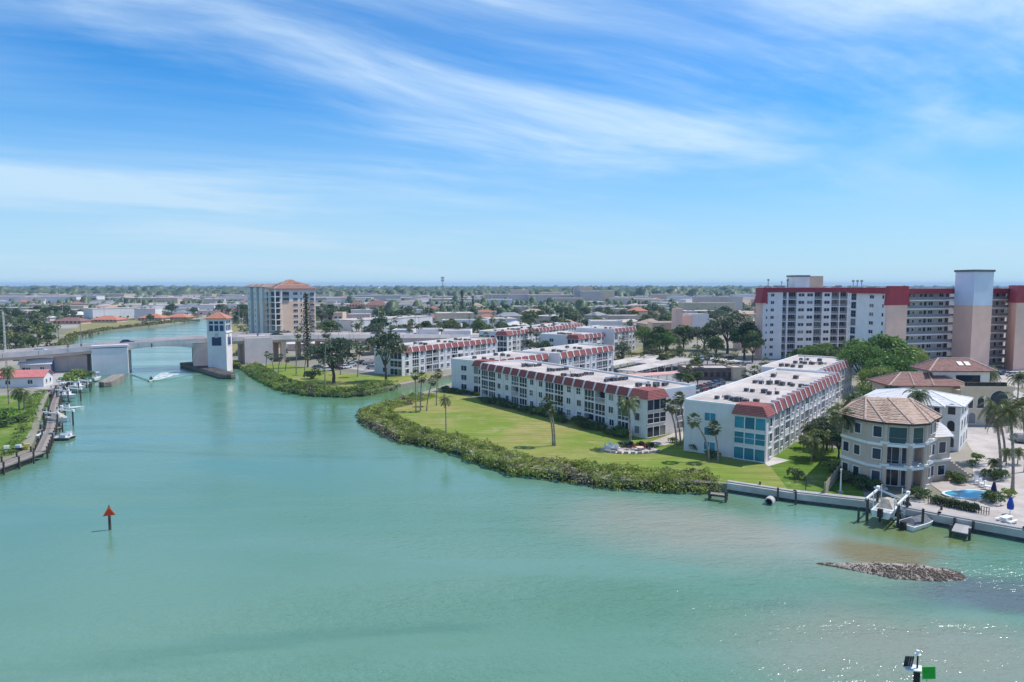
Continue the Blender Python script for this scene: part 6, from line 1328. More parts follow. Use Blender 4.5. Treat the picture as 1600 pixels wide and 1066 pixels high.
M['red_metal'] = material('faded_red_metal_roof', (0.60, 0.20, 0.18), 0.6, 0.12, 0.8)
M['blue_tarp'] = material('blue_tarp', (0.06, 0.20, 0.48), 0.5, 0.2, 1.5)
c_ = at(58,607,LZ); cottage('white cottage with faded red metal roof on the left bank', c_.x-17, c_.y-1.5, R(14), 17.5, 6.5, 3.0, 'stucco', 'red_metal', wins=3)
c_ = at(75,585,LZ); r_ = cottage('small pink shed with white roof and blue tarp beside the red roofed cottage', c_.x-9, c_.y, R(20), 8.5, 5, 3.2, 'pink_conc', 'white_tile', wins=2, name='shed')
MB().box(8.7, 8.8, 0.8, 3.4, 0.6, 3.3).build('tarp', M['blue_tarp'], r_)
ground_sheet('dock_yard', [(-150,196), (-128,186), (-130.5,206), (-141,222), (-158,218)], 0.05, 'cap_conc')
random.seed(21)
DK = [(-81.6,102), (-81.8,116.5), (-92.8,135.5), (-111.0,164), (-125.5,188)]
def left_dock():
    lab = ['near plank walk with pilings at the left edge of the water', 'second length of the plank walk along the left lawn', 'third length of the plank walk along the left lawn', 'far length of the plank walk before the boat slips']
    for k in range(4):
        a, b = Vector(DK[k]), Vector(DK[k+1]); d = b-a; m = (a+b)/2; plank_dock(lab[k], (m.x, m.y), math.atan2(d.y,d.x), d.length-0.3, 2.6 if k < 1 else 1.7, 1.15, 0.36 if k == 0 else 0.5, True)
    def pads(label, px, py, rz, ln, wd): c = at(px,py,1.0); return plank_dock(label, (c.x,c.y), rz, ln, wd, 1.0, 0.45, True)
    pads('square grey plank platform beside the small motor boat', 73, 645, R(60), 6.5, 3.2)
    pads('narrow finger pier reaching to the pontoon boat', 66, 672, R(50), 7.0, 1.4)
    for k, (px, py) in enumerate(((95,608),(112,603),(128,600),(84,616))): pads(('left','middle','right','nearest')[k]+' finger pier between the slips left of the bridge', px, py, R(-28), 7.5, 1.1)
left_dock()
def pontoon():
    c = at(84,687,0); root = empty('pontoon_boat', (c.x, c.y, 0.05), R(6), 'flat pontoon boat with deck furniture moored off the left bank', 'boat')
    for y in (-1.05, 1.05): MB().tube([(-3.3,y,0.1),(3.0,y,0.1),(3.5,y,0.3)], [0.34,0.34,0.12], 8).build('pontoon', M['ac_dark'], root)
    MB().box(-3.3,3.3,-1.35,1.35,0.42,0.52).build('deck', M['seat'], root)
    for x0,x1,y0,y1 in ((-3.1,-2.0,-1.2,1.2),(1.6,2.8,0.5,1.25),(1.6,2.8,-1.25,-0.5)): MB().box(x0,x1,y0,y1,0.52,1.0).box(x0,x1,y1-0.15,y1,1.0,1.3).build('seat', M['gelcoat'], root)
    MB().box(-0.4,0.4,-0.9,-0.2,0.52,1.5).build('console', M['ac'], root); MB().tube([(2.6,1.2,0.5),(2.6,1.2,4.6)],0.05,5).build('pole', M['metal'], root)
    for y in (-1.32,1.32): MB().box(-3.2,3.2,y-0.03,y+0.03,1.0,1.06).build('rail', M['metal'], root)
pontoon()
c_ = at(106,641,0); motor_boat('motor_boat', 'white motor boat with dark cockpit alone off the left bank', (c_.x, c_.y, -0.2), R(20), 7.0, 2.5, 'console')
for k, (px,py,kd,rz) in enumerate(((100,611,'top',-25),(118,607,'console',-28),(133,603,'cover',-28),(150,594,'top',-65),(90,618,'cover',-25))):
    c_ = at(px,py,0.2); motor_boat('motor_boat', ('white boat with hard top','open white boat','grey covered boat','white boat with canopy beside the bridge pier','nearest covered boat')[k]+(' in the slips left of the bridge' if k != 3 else ' on the left'), (c_.x,c_.y,0.2), R(rz), 6.5, 2.3, kd)
for k, (px,py) in enumerate(((108,626),(92,664),(124,612))):
    c_ = at(px,py,0.2); boat_lift(('white boat lift left of the finger piers','white boat lift beside the narrow finger pier','white boat lift in front of the slips left of the bridge')[k], (c_.x,c_.y), R(-25), 4.6, 3.2)
    motor_boat('motor_boat', ('white boat hoisted on the lift left of the finger piers','tan covered boat on the lift beside the narrow finger pier','white boat hoisted in front of the slips left of the bridge')[k], (c_.x,c_.y,1.0), R(-25), 5.8, 2.1, ('console','tan_cover','console')[k])
def net_rack():
    c = at(25,705,1.2); root = empty('crate_stack', (c.x, c.y, 1.25), R(30), 'yellow and white crab traps stacked on the near plank walk', 'crates')
    rg = random.Random(2); yl = material('yellow_plastic', (0.6,0.5,0.12), 0.6)
    for k in range(7): MB().obox((rg.uniform(-1.6,1.6), rg.uniform(-0.4,0.4), 0.25+0.5*(k%2)), (0.8,0.6,0.48), rg.uniform(-0.4,0.4)).build('crate', yl if k in (0,5) else (M['gelcoat'] if k%2 else M['black']), root)
net_rack()
# ------------------------------------------------------------------ lawn patio, fence, pool furniture
def chair_mesh():
    f = MB(); f.box(-0.3,0.3,-0.3,0.3,0.38,0.45).box(-0.3,0.3,0.24,0.30,0.45,0.95)
    for x in (-0.27,0.27):
        for y in (-0.27,0.27): f.box(x-0.025,x+0.025,y-0.025,y+0.025,0,0.40)
    for x in (-0.31,0.31): f.box(x-0.03,x+0.03,-0.28,0.28,0.62,0.67)
    return f
def lounge_chair(label, x, y, rz, mat, group, sc=1.0):
    root = empty('patio_chair', (x, y, LZ+0.1), rz, label, 'chair', group); root.scale = (sc,)*3
    link('seat', cached(('cs',mat), lambda: MB().box(-0.32,0.32,-0.32,0.3,0.36,0.46).mesh('seat', M[mat])), root); link('backrest', cached(('cb',mat), lambda: MB().box(-0.32,0.32,0.24,0.32,0.46,1.0).mesh('backrest', M[mat])), root)
    lg = cached('cl', lambda: MB().box(-0.03,0.03,-0.03,0.03,0,0.40).mesh('leg', M['trim']))
    for sx in (-0.28,0.28):
        for sy in (-0.28,0.26): link('leg', lg, root, (sx,sy,0))
M['cushion_red'] = material('red_cushion', (0.45,0.09,0.07), 0.8); M['cushion_navy'] = material('navy_fabric', (0.02,0.025,0.10), 0.8); M['umb_blue'] = material('blue_umbrella', (0.02,0.07,0.40), 0.7)
M['brick_pave'] = material('patio_pavers', (0.60,0.50,0.44), 0.85, 0.15, 1.5)
pc = at(985,704,LZ)
def patio():
    P = [(pc.x+5.0*math.cos(t), pc.y+2.6*math.sin(t)) for t in [2*math.pi*k/28 for k in range(28)]]
    MB().prism([(p[0],p[1]) for p in P], LZ-0.2, LZ+0.09).build('patio', M['brick_pave'])['kind'] = 'structure'
    b = empty('patio_wall', (pc.x, pc.y, LZ), 0, 'low curved white wall edging the lawn patio', 'wall')
    for k in range(12):
        t0 = math.pi*1.05+k*0.075*math.pi; MB().obox((5.0*math.cos(t0), 2.6*math.sin(t0), 0.22), (0.75,0.3,0.45), math.atan2(2.6*math.cos(t0), -5.0*math.sin(t0))).build('block', M['cap_conc'], b)
    gp = 'chairs on the lawn patio'
    for lb, dx, dy, rz, mt in (('white patio chair at the left end of the lawn patio',-4.1,0.3,1.2,'trim'), ('second white patio chair from the left on the lawn patio',-3.2,0.9,0.4,'trim'), ('third white patio chair from the left on the lawn patio',-2.3,-0.2,2.6,'trim'), ('dark patio chair in the middle of the lawn patio',-0.3,0.2,0.8,'black'), ('dark patio chair behind the red bench on the lawn patio',0.4,1.2,0.2,'black'), ('red patio chair left of the fire table',1.0,0.2,1.5,'cushion_red'), ('red patio chair right of the fire table',2.3,0.4,-1.5,'cushion_red'), ('dark patio chair at the right end of the lawn patio',3.7,0.5,-1.0,'black')):
        lounge_chair(lb, pc.x+dx, pc.y+dy, rz, mt, gp, 1.15)
    t = empty('fire_table', (pc.x+1.6, pc.y-0.3, LZ+0.09), 0, 'round pale fire table among red chairs on the lawn patio', 'table')
    MB().tube([(0,0,0.5),(0,0,0.6)],0.65,14).build('top', M['coral'], t); MB().tube([(0,0,0),(0,0,0.5)],0.4,10).build('base', M['cap_conc'], t)
    t = empty('picnic_table', (pc.x-3.1, pc.y-0.2, LZ+0.09), 0.3, 'white picnic table at the left end of the lawn patio', 'table')
    MB().box(-0.9,0.9,-0.45,0.45,0.7,0.78).build('top', M['trim'], t)
    for sx in (-0.7,0.7): MB().box(sx-0.05,sx+0.05,-0.4,0.4,0,0.7).build('leg', M['trim'], t)
    for k, (dx,dy) in enumerate(((-0.9,2.3),(0.3,2.5),(2.1,2.4),(3.3,2.0))): shrub(('leftmost','second','third','rightmost')[k]+' dark clipped bush behind the lawn patio', pc.x+dx, pc.y+dy, 1.15, 'd', 1.1, 'bushes behind the lawn patio')
patio()
def fence():
    a, b = at(1262,772,LZ), at(1302,712,LZ); a = Vector((43.0,91.7,LZ)); b = Vector((50.5,102.5,LZ)); d = (b-a).normalized(); L_ = (b-a).length
    root = empty('fence', a, math.atan2(d.y,d.x), 'weathered wooden board fence running back from the seawall', 'fence')
    me = MB().box(-0.085,0.085,-0.02,0.02,0.05,1.75).mesh('board', M['fence']); 
    for k in range(int(L_/0.19)): link('board', me, root, (0.1+k*0.19, 0.0, random.uniform(-0.03,0.03)))
    for z in (0.4,1.4): MB().box(0,L_,0.021,0.07,z-0.05,z+0.05).build('rail', M['fence'], root)
    for k in range(int(L_/2.4)+1): MB().box(k*2.4-0.06,k*2.4+0.06,0.071,0.18,0,1.85).build('post', M['fence'], root)
    g = empty('garden_gate', at(1258,769,LZ), R(60), 'pale green iron garden gate at the seawall end of the fence', 'gate')
    for k in range(8): MB().box(k*0.16-0.015,k*0.16+0.015,-0.015,0.015,0.05,1.5+0.15*math.sin(k*0.45)).build('bar', M['glass_pale'], g)
    for z in (0.2,1.3): MB().box(0,1.14,-0.02,0.02,z,z+0.05).build('rail', M['glass_pale'], g)
M['fence'] = material('fence_boards', (0.50,0.41,0.30), 0.85, 0.25, 2.0)
fence()
def pool_things():
    for k in range(9):
        p = at(1462+k*7.5, 787+k*1.6, LZ); shrub('clipped dark hedge plant in the row edging the pool terrace', p.x, p.y, 1.25, 'd', 0.75, 'pool terrace hedge')
    f = empty('terrace_fence', (0,0,0), 0, 'dark low railing along the pool terrace edge', 'fence')
    a, b = at(1450,788,LZ), at(1545,806,LZ); d = b-a
    for k in range(26): p = a+d*k/25; MB().box(p.x-0.03,p.x+0.03,p.y-0.03,p.y+0.03,LZ,LZ+1.05).build('post', M['black'], f)
    MB().tube([a+Vector((0,0,1.0)), b+Vector((0,0,1.0))],0.035,5).tube([a+Vector((0,0,0.5)), b+Vector((0,0,0.5))],0.025,5).build('rail', M['black'], f)
    for lb, px, py, h, m in (('closed navy parasol standing at the pool edge',1552,782,2.6,'cushion_navy'), ('closed bright blue parasol by the seawall',1578,804,2.3,'umb_blue')):
        p = at(px,py,LZ); u = empty('parasol', p, 0, lb, 'parasol'); MB().tube([(0,0,0),(0,0,h)],0.04,6).build('pole', M['trim'], u); MB().tube([(0,0,0.7),(0,0,1.2),(0,0,h-0.1),(0,0,h)],[0.34,0.40,0.14,0.03],8).build('canopy', M[m], u)
    for k, (px,py,rz) in enumerate(((1535,762,0.5),(1543,766,0.7),(1528,758,0.2))): p = at(px,py,LZ); lounge_chair(('middle','right','left')[k]+' white chair at the far end of the pool', p.x, p.y, rz, 'trim', 'white chairs by the pool', 1.2)
    p = at(1572,817,LZ); t = empty('picnic_table', p, 0.5, 'white picnic table with benches on the seawall quay', 'table')
    MB().box(-0.9,0.9,-0.4,0.4,0.72,0.8).build('top', M['trim'], t)
    for y in (-0.75,0.75): MB().box(-0.9,0.9,y-0.15,y+0.15,0.42,0.48).build('bench', M['trim'], t)
    for x in (-0.65,0.65): MB().box(x-0.05,x+0.05,-0.8,0.8,0.30,0.40).box(x-0.05,x+0.05,-0.3,0.3,0.4,0.72).box(x-0.05,x+0.05,-0.8,-0.7,0,0.3).box(x-0.05,x+0.05,0.7,0.8,0,0.3).build('frame', M['trim'], t)
    p = at(1313,770,LZ); l = empty('garden_lamp', p, 0, 'white lamp post on the seawall beside the small lawn', 'lamp post'); MB().tube([(0,0,0),(0,0,3.0)],[0.14,0.06],8).build('post', M['trim'], l); MB().tube([(0,0,3.0),(0,0,3.35)],[0.08,0.16],8).build('lantern', M['gelcoat'], l); MB().box(-0.3,0.3,-0.3,0.3,0,0.25).build('base', M['cap_conc'], l)
    p = at(1430,764,LZ); s = MB().obox((0,0,0.5),(3.6,0.6,0.25),R(-38),0,R(0)).build('kayak', M['gelcoat']); s.location = at(1385,776,LZ); s.rotation_euler = (0,R(22),0); tag(s,'long white kayak propped against the tan house','kayak')
pool_things()
# ------------------------------------------------------------------ cars, carports, lamps
CARCOL = {'white':(0.75,0.75,0.74), 'silver':(0.42,0.43,0.45), 'black':(0.02,0.02,0.022), 'red':(0.35,0.03,0.03), 'blue':(0.04,0.09,0.22), 'grey':(0.16,0.165,0.17), 'tan':(0.42,0.36,0.28)}
for k, c in CARCOL.items(): M['car_'+k] = material('car_paint_'+k, c, 0.3, 0.04, 1.0, spec=0.6)
def car_meshes():
    b = MB(); prof = [(-2.2,0.35),(-2.25,0.75),(-2.1,0.92),(-1.0,0.98),(1.0,0.96),(2.0,0.82),(2.25,0.65),(2.25,0.35)]
    b.frus([(x,-0.88,z) for x,z in prof], [(x,0.88,z) for x,z in prof])
    b.frus([(-1.25,-0.62,1.44),(0.35,-0.62,1.44),(0.35,0.62,1.44),(-1.25,0.62,1.44)], [(-1.15,-0.55,1.48),(0.25,-0.55,1.48),(0.25,0.55,1.48),(-1.15,0.55,1.48)])
    g = MB().frus([(-1.95,-0.80,0.95),(1.1,-0.80,0.95),(1.1,0.80,0.95),(-1.95,0.80,0.95)], [(-1.3,-0.63,1.445),(0.4,-0.63,1.445),(0.4,0.63,1.445),(-1.3,0.63,1.445)])
    w = MB().tube([(0,-0.1,0),(0,0.1,0)],0.33,10)
    return b.mesh('body', M['car_white']), g.mesh('window_glass', M['glass']), w.mesh('wheel', M['black'])
CARM = car_meshes()
def car(label, x, y, rz, col, group=None, z=LZ+0.04, sc=1.0):
    root = empty('car', (x, y, z), rz, label, 'car', group); root.scale = (sc,)*3
    link('body', CARM[0], root, mat=M['car_'+col]); link('window_glass', CARM[1], root)
    for sx in (-1.35,1.35):
        for sy in (-0.8,0.8): link('wheel', CARM[2], root, (sx,sy,0.33))
ORD = ['leftmost','second from left','third from left','fourth from left','fifth from left','sixth from left','seventh from left','eighth from left','ninth from left','tenth from left','eleventh from left','twelfth from left']
for k, (px,py,col,rz) in enumerate(((498,577,'grey',0.6),(512,580,'white',0.6),(525,578,'black',0.6),(534,573,'red',1.0),(541,576,'white',1.0),(549,573,'silver',1.0),(566,569,'black',0.9),(575,570,'grey',0.9),(585,567,'tan',0.9),(582,577,'silver',0.2),(594,575,'black',0.3))):
    p = at(px,py,LZ); car(f'{col} car {ORD[k] if k else "leftmost"} in the car park behind the dark oak', p.x, p.y, rz, col, 'cars in the far lawn car park')
for k, (px,py,col) in enumerate(((1083,613,'silver'),(1090,611,'black'),(1097,609,'red'),(1104,607,'black'),(1110,605,'grey'),(1117,602,'blue'),(1124,600,'black'))):
    p = at(px,py,LZ); car(f'{col} car {ORD[k]} under the edge of the pink carport', p.x, p.y, R(100), col, 'cars under the pink carport')
for k, (px,py,col) in enumerate(((1098,563,'white'),(1110,561,'grey'),(1122,559,'white'),(1131,566,'silver'),(1140,562,'black'),(1146,568,'white'),(1158,572,'grey'))):
    p = at(px,py,LZ); car(f'{col} car {ORD[k]} parked in the open lot before the dark banyans', p.x, p.y, R(20+k*3), col, 'cars before the banyans')
for k, (px,py,col) in enumerate(((1548,588,'silver'),(1565,586,'blue'),(1582,588,'white'),(1596,592,'grey'),(1528,590,'white'))):
    p = at(px,py,LZ); car(f'{col} car parked at the foot of the coral tower at right', p.x, p.y, R(10+k*4), col, 'cars at the foot of the coral tower')
for k, (px,py,col) in enumerate(((1592,690,'grey'),(1560,640,'white'))):
    p = at(px,py,LZ); car(f'{col} car standing on the paved drive at right', p.x, p.y, R(70), col, 'cars on the drive')
for x, a, col, lb in ((-152,3.2,'white','white car crossing the left end of the bridge'), (-84.5,10.5,'black','black car on the bridge above the columns'), (-52,9.5,'grey','grey car on the right end of the bridge'), (-131,11.5,'blue','blue car on the bridge above the left pier')):
    i = near_i(x); n, d = br_norm(i); p = BR[i]+n*a; car(lb, p.x, p.y, math.atan2(d.y,d.x), col, 'cars on the bridge', BR[i].z-0.95)
M['pink_roof'] = material('pink_carport_roof', (0.66,0.36,0.31), 0.75, 0.08, 0.4)
M['brown_wall'] = material('brown_wall', (0.20,0.15,0.13), 0.85, 0.2, 0.5)
def carport(label, a, b, wd, roof, z=2.7):
    a, b = Vector(a), Vector(b); d = b-a; L_ = d.length; root = empty('carport', (a.x, a.y, LZ), math.atan2(d.y,d.x), label, 'carport')
    MB().box(0,L_,-wd/2,wd/2,z,z+0.28).build('roof', M[roof], root); MB().box(-0.12,L_+0.12,-wd/2-0.12,wd/2+0.12,z+0.02,z+0.2).build('fascia', M['trim'], root)
    n = int(L_/5)+1; me = cached('cpost', lambda: MB().box(-0.09,0.09,-0.09,0.09,0,2.7).mesh('post', M['trim']))
    for k in range(n):
        for s in (-1,1): link('post', me, root, (0.3+(L_-0.6)*k/max(1,n-1), s*(wd/2-0.4), 0))
def q2(px, py, z=3.9): return at(px,py,z)[:2]
carport('long white carport running back behind the long condominium', q2(978,580), q2(1070,561), 6, 'membrane')
carport('white carport left of the long one behind the condominium', q2(945,571), q2(1022,556), 6, 'membrane')
carport('low white carport nearest the green tree clump', q2(1000,568), q2(1035,560), 5, 'membrane')
carport('pink roofed carport beside the nearest condominium', (36.5,143.5), (54.5,167.5), 7.0, 'pink_roof')
carport('pink carport strip behind the long condominium roof', q2(985,588), q2(1060,583), 5, 'pink_roof')
carport('white carport before the dark banyans', q2(1105,560), q2(1150,566), 6, 'membrane')
def block_building(label, px0, px1, Y, ytop, depth, wall, roof='membrane', dirx=(1,0.0), wins=0, cat='building', name='building', hipr=0.0, rows=1, group=None, par=True):
    x0, x1 = atx(px0,Y), atx(px1,Y); h = zat(ytop,Y)-LZ; root = empty(name, (x0, Y, LZ), math.atan2(dirx[1],dirx[0]), label, cat, group); w = (x1-x0)
    MB().box(0,w,0,depth,-0.3,h).build('wall', M[wall], root)
    if hipr: r = MB(); ln = hip(r,0,w,0,depth,h+0.02,hipr,0.8); r.build('roof', M[roof], root)
    else:
        MB().box(0.3,w-0.3,0.3,depth-0.3,h,h+0.06).build('roof', M[roof], root)
        if par: MB().box(0,w,0,0.3,h,h+0.4).box(0,0.3,0.3,depth,h,h+0.4).box(w-0.3,w,0.3,depth,h,h+0.4).box(0.3,w-0.3,depth-0.3,depth,h,h+0.4).build('parapet', M[wall], root)
    for k in range(wins):
        for f in range(rows): put_window(root, (w*(k+0.5)/wins, 0, 1.0+f*3.0), 0, min(2.2,w/wins*0.55), 1.4, 2, 1, False, frame=wall)
    return root
block_building('long low brown building with white roof edge behind the pink carport', 1072, 1148, 205, 577, 9, 'brown_wall', wins=8)
block_building('cream gated block at the right end of the brown building', 1148, 1168, 203, 576, 6, 'cream')
# named buildings of the town
block_building('pale three storey hip roofed apartment house far behind the bridge', 568, 606, 690, 478, 16, 'peach', 'brown_tile', wins=9, hipr=5, rows=3)
block_building('beige wing with brown roof left of the hip roofed apartment house', 541, 568, 700, 479, 14, 'beige', 'brown_tile', wins=6, hipr=5, rows=3)
block_building('small peach house among trees right of the coral tower', 521, 535, 500, 489, 12, 'peach', 'coral', wins=2, rows=2)
block_building('long pink riverside block with coral roof nearest the control tower', 258, 291, 560, 496, 14, 'peach', 'coral_tile', wins=7, hipr=3.0)
block_building('long pink riverside block with coral roof in the middle', 215, 252, 545, 497, 14, 'peach', 'coral_tile', wins=7, hipr=3.0)
block_building('dark coral riverside block left of the pink ones', 140, 182, 520, 500, 14, 'coral', 'coral_tile', wins=7, hipr=3.0)
block_building('long low reddish riverside block farthest left', 82, 126, 500, 502, 12, 'coral', 'brown_tile', wins=7, hipr=2.5)
block_building('cream hall with pale roof behind the riverside blocks', 190, 238, 640, 487, 22, 'cream', 'membrane', wins=0, hipr=3)
for lb, a, b, Y, yt, dep, m in (('wide beige concrete hall on the left of the far theatre complex',764,828,1080,460,40,'grey_wall'), ('upper block of the beige theatre hall',797,826,1110,453,30,'beige'), ('low grey wing in the middle of the far theatre complex',826,893,1060,461,40,'grey_wall'), ('pale raised block of the middle theatre wing',845,877,1090,457,30,'beige'), ('dark square fly tower of the far theatre complex',897,908,1040,447.5,20,'grey_wall'), ('wide grey stage block right of the fly tower',907.5,943,1020,455,35,'grey_wall'), ('cream top block behind the fly tower',909,926,1060,448,16,'cream'), ('cream right block of the far theatre complex',943,960,1030,454.5,25,'cream'), ('long low white band building before the theatre complex',752,800,900,468,25,'stucco'), ('pale sloped front hall of the theatre complex',856,912,960,466,20,'beige'), ('low grey annexe at the right foot of the theatre complex',956,985,980,466,18,'grey_wall')):
    block_building(lb, a, b, Y, yt, dep, m, 'membrane' if 'dark' not in lb else 'grey_wall', par=False)
block_building('long white low shopping strip behind the far condominium', 655, 720, 395, 508, 12, 'stucco', wins=0); block_building('second white shopping strip with dark shopfronts', 690, 762, 450, 501, 14, 'stucco', wins=12)
block_building('white two storey block directly behind the canal condominium', 650, 686, 305, 516, 12, 'stucco', wins=4, rows=2); block_building('white stepped block left of the canal condominium', 612, 645, 310, 517, 12, 'stucco', wins=3, rows=2)
block_building('low white garage block behind the canal condominium', 686, 735, 312, 518, 14, 'stucco', wins=0)
block_building('wide white flat roofed store with blue shaded front', 925, 972, 372, 503, 18, 'stucco', wins=0); block_building('pale hip roofed house left of the white store', 924, 946, 560, 489, 14, 'peach', 'brown_tile', wins=5, hipr=3, rows=2)
block_building('low tan building behind the green tree clump', 950, 1000, 470, 494, 16, 'beige', wins=6)
block_building('slim coral stair tower beside the low coral block', 1056, 1067, 345, 484, 9, 'coral'); block_building('low coral block right of the slim stair tower', 1067, 1082, 350, 494, 12, 'coral', wins=2, rows=2)
block_building('white coral trimmed motel behind the banyans', 1078, 1108, 380, 492, 14, 'stucco', wins=5, rows=2); block_building('low tan building left of the slim stair tower', 1020, 1056, 365, 505, 14, 'peach', wins=3)
block_building('wide flat roofed tan pavilion far behind the banyans', 1068, 1150, 600, 474, 20, 'cream', wins=0); block_building('upper tier of the wide tan pavilion', 1090, 1160, 640, 465, 20, 'grey_wall', wins=0)
block_building('pink low block beside the left end of the apartment block', 1158, 1176, 300, 498, 10, 'coral', wins=2, rows=2); block_building('pink hip roofed house right of the pale store', 985, 1012, 520, 486, 14, 'coral', 'coral_tile', wins=4, hipr=3)
block_building('long dark blue roofed warehouse by the far canal', 660, 702, 1150, 467, 50, 'grey_wall', 'canvas', wins=0); block_building('pale distant condominium on the horizon', 566, 592, 3200, 448.2, 40, 'stucco', wins=0)
# far canal
s_ = sheet('water', [at(612,474,LZ)[:2], at(640,474.5,LZ)[:2], at(664,463.5,LZ)[:2], at(652,463.2,LZ)[:2]], LZ+0.3, M['water']); s_['kind'] = 'structure'
def cell_tower():
    Y = 760; root = empty('radio_mast', (atx(692,Y), Y, LZ), 0, 'thin lattice radio mast rising above the horizon', 'mast'); h = zat(433,Y)-LZ
    for k in range(3): a = k*2.094; MB().tube([(1.1*math.cos(a),1.1*math.sin(a),0),(0.45*math.cos(a),0.45*math.sin(a),h)],0.14,4).build('leg', M['ac'], root)
    for k in range(12): z = h*(k+1)/13; r = 1.1-0.65*z/h; MB().tube([(r*math.cos(a),r*math.sin(a),z) for a in (0,2.094,4.189,6.283)],0.09,4).build('brace', M['ac'], root)
    for z in (h-0.8, h-3.6): MB().box(-1.7,1.7,-1.5,1.5,z-1.1,z+0.9).build('antenna_array', M['metal'], root)
cell_tower()
def street_lamp(label, x, y, z, h, rz, group):
    root = empty('street_lamp', (x,y,z), rz, label, 'lamp post', group); MB().tube([(0,0,0),(0,0,h)],[0.12,0.07],6).build('post', M['ac'], root); MB().tube([(0,0,h-0.05),(0,1.8,h+0.3)],0.05,5).build('arm', M['ac'], root); MB().box(-0.15,0.15,1.6,2.3,h+0.2,h+0.35).build('lamp_head', M['ac'], root)
for k, x in enumerate((-170,-141.5,-66,-40)): i = near_i(x); n, d = br_norm(i); p = BR[i]+n*0.5; street_lamp(ORD[k] if k < 3 else 'rightmost', p.x, p.y, p.z-0.9, 8.5, math.atan2(d.y,d.x), 'bridge lamp posts'); COL.objects[-1]
for o in [o for o in bpy.data.objects if o.name.startswith('street_lamp') and o.parent is None]: o['label'] = o['label']+' of the tall lamp posts along the bridge parapet'
def radio_pole():
    p = at(8,640,LZ); root = empty('lattice_mast', (atx(5,228), 228, LZ), 0, 'slim white lattice mast at the left edge beside the bridge', 'mast'); h = zat(487,228)-LZ
    for k in range(3): a = k*2.094; MB().tube([(0.3*math.cos(a),0.3*math.sin(a),0),(0.2*math.cos(a),0.2*math.sin(a),h)],0.05,4).build('leg', M['trim'], root)
    for k in range(16): z = h*(k+1)/17; MB().tube([(0.26*math.cos(a),0.26*math.sin(a),z+(a/6.3)*0.6) for a in (0,2.094,4.189,6.283)],0.035,4).build('brace', M['trim'], root)
radio_pole()
# ------------------------------------------------------------------ the town: houses and trees one by one, then the far woods
rt = random.Random(77)
def seg_d(p, a, b):
    a, b, p = Vector(a[:2]), Vector(b[:2]), Vector(p); d = b-a; t = max(0, min(1, (p-a).dot(d)/max(1e-6,d.length_squared))); return (p-(a+d*t)).length
WAT = [Vector(p) for p in LEFT_BANK[8:]]+[Vector(p) for p in RIGHT_BANK[:8]]
def in_poly(p, poly):
    c = False; j = len(poly)-1
    for i in range(len(poly)):
        if (poly[i][1] > p[1]) != (poly[j][1] > p[1]) and p[0] < (poly[j][0]-poly[i][0])*(p[1]-poly[i][1])/(poly[j][1]-poly[i][1])+poly[i][0]: c = not c
        j = i
    return c
CHAN = [(-150,240),(-170,256),(-205,310),(-243,380),(-256,430),(-256,493),(-263,575),(-268,610),(-250,612),(-243,560),(-205,490),(-170,410),(-138,335),(-120,285),(-113,262)]
KEEP = [((-32,221),(-2,268),17), ((-8,300),(40,365),18), ((20,282),(48,318),20), ((-130,378),(-112,410),30), ((96,264),(140,268),22), ((70,225),(110,250),16), ((-262,395),(-310,540),22), ((-240,480),(-262,575),16)]
BLD = [(o.location.copy(), 30 if o.name.startswith('building') else 0) for o in bpy.data.objects if o.parent is None and o.name.startswith('building')]
def blocked(x, y, r):
    if not in_poly((x,y), LAND) : return True
    if in_poly((x,y), CHAN): return True
    for i in range(0, len(BR), 3):
        if (Vector((x,y))-Vector(BR[i][:2])).length < r+18: return True
    for a, b, d in KEEP:
        if seg_d((x,y), a, b) < d+r: return True
    for i in range(len(CHAN)-1):
        if seg_d((x,y), CHAN[i], CHAN[i+1]) < r+3: return True
    return False
ZONES = [(-60,110,'far left behind bridge'), (110,380,'left of coral tower'), (380,560,'behind coral tower'), (560,720,'near radio mast'), (720,900,'before theatre complex'), (900,1050,'above green clump'), (1050,1200,'left of apartment block')]
DIST = [(0,380,'nearest row'), (380,520,'second row'), (520,760,'middle row'), (760,1050,'far row'), (1050,9000,'farthest row')]
def zone(x, y):
    px = 800+x/y*FPX; z = next((n for a, b, n in ZONES if a <= px < b), 'outside the frame'); d = next(n for a, b, n in DIST if a <= y < b); return d, z
HOUSES = {}; placed = []
WALLS = [('white','stucco'), ('white','stucco'), ('white','stucco'), ('pink','coral'), ('cream','cream'), ('peach','peach'), ('pink','pink_conc'), ('beige','beige'), ('grey','grey_wall')]
HROOF = [('terracotta','terracotta'), ('brown','brown_tile'), ('white','white_tile'), ('clay','clay'), ('grey','ac')]
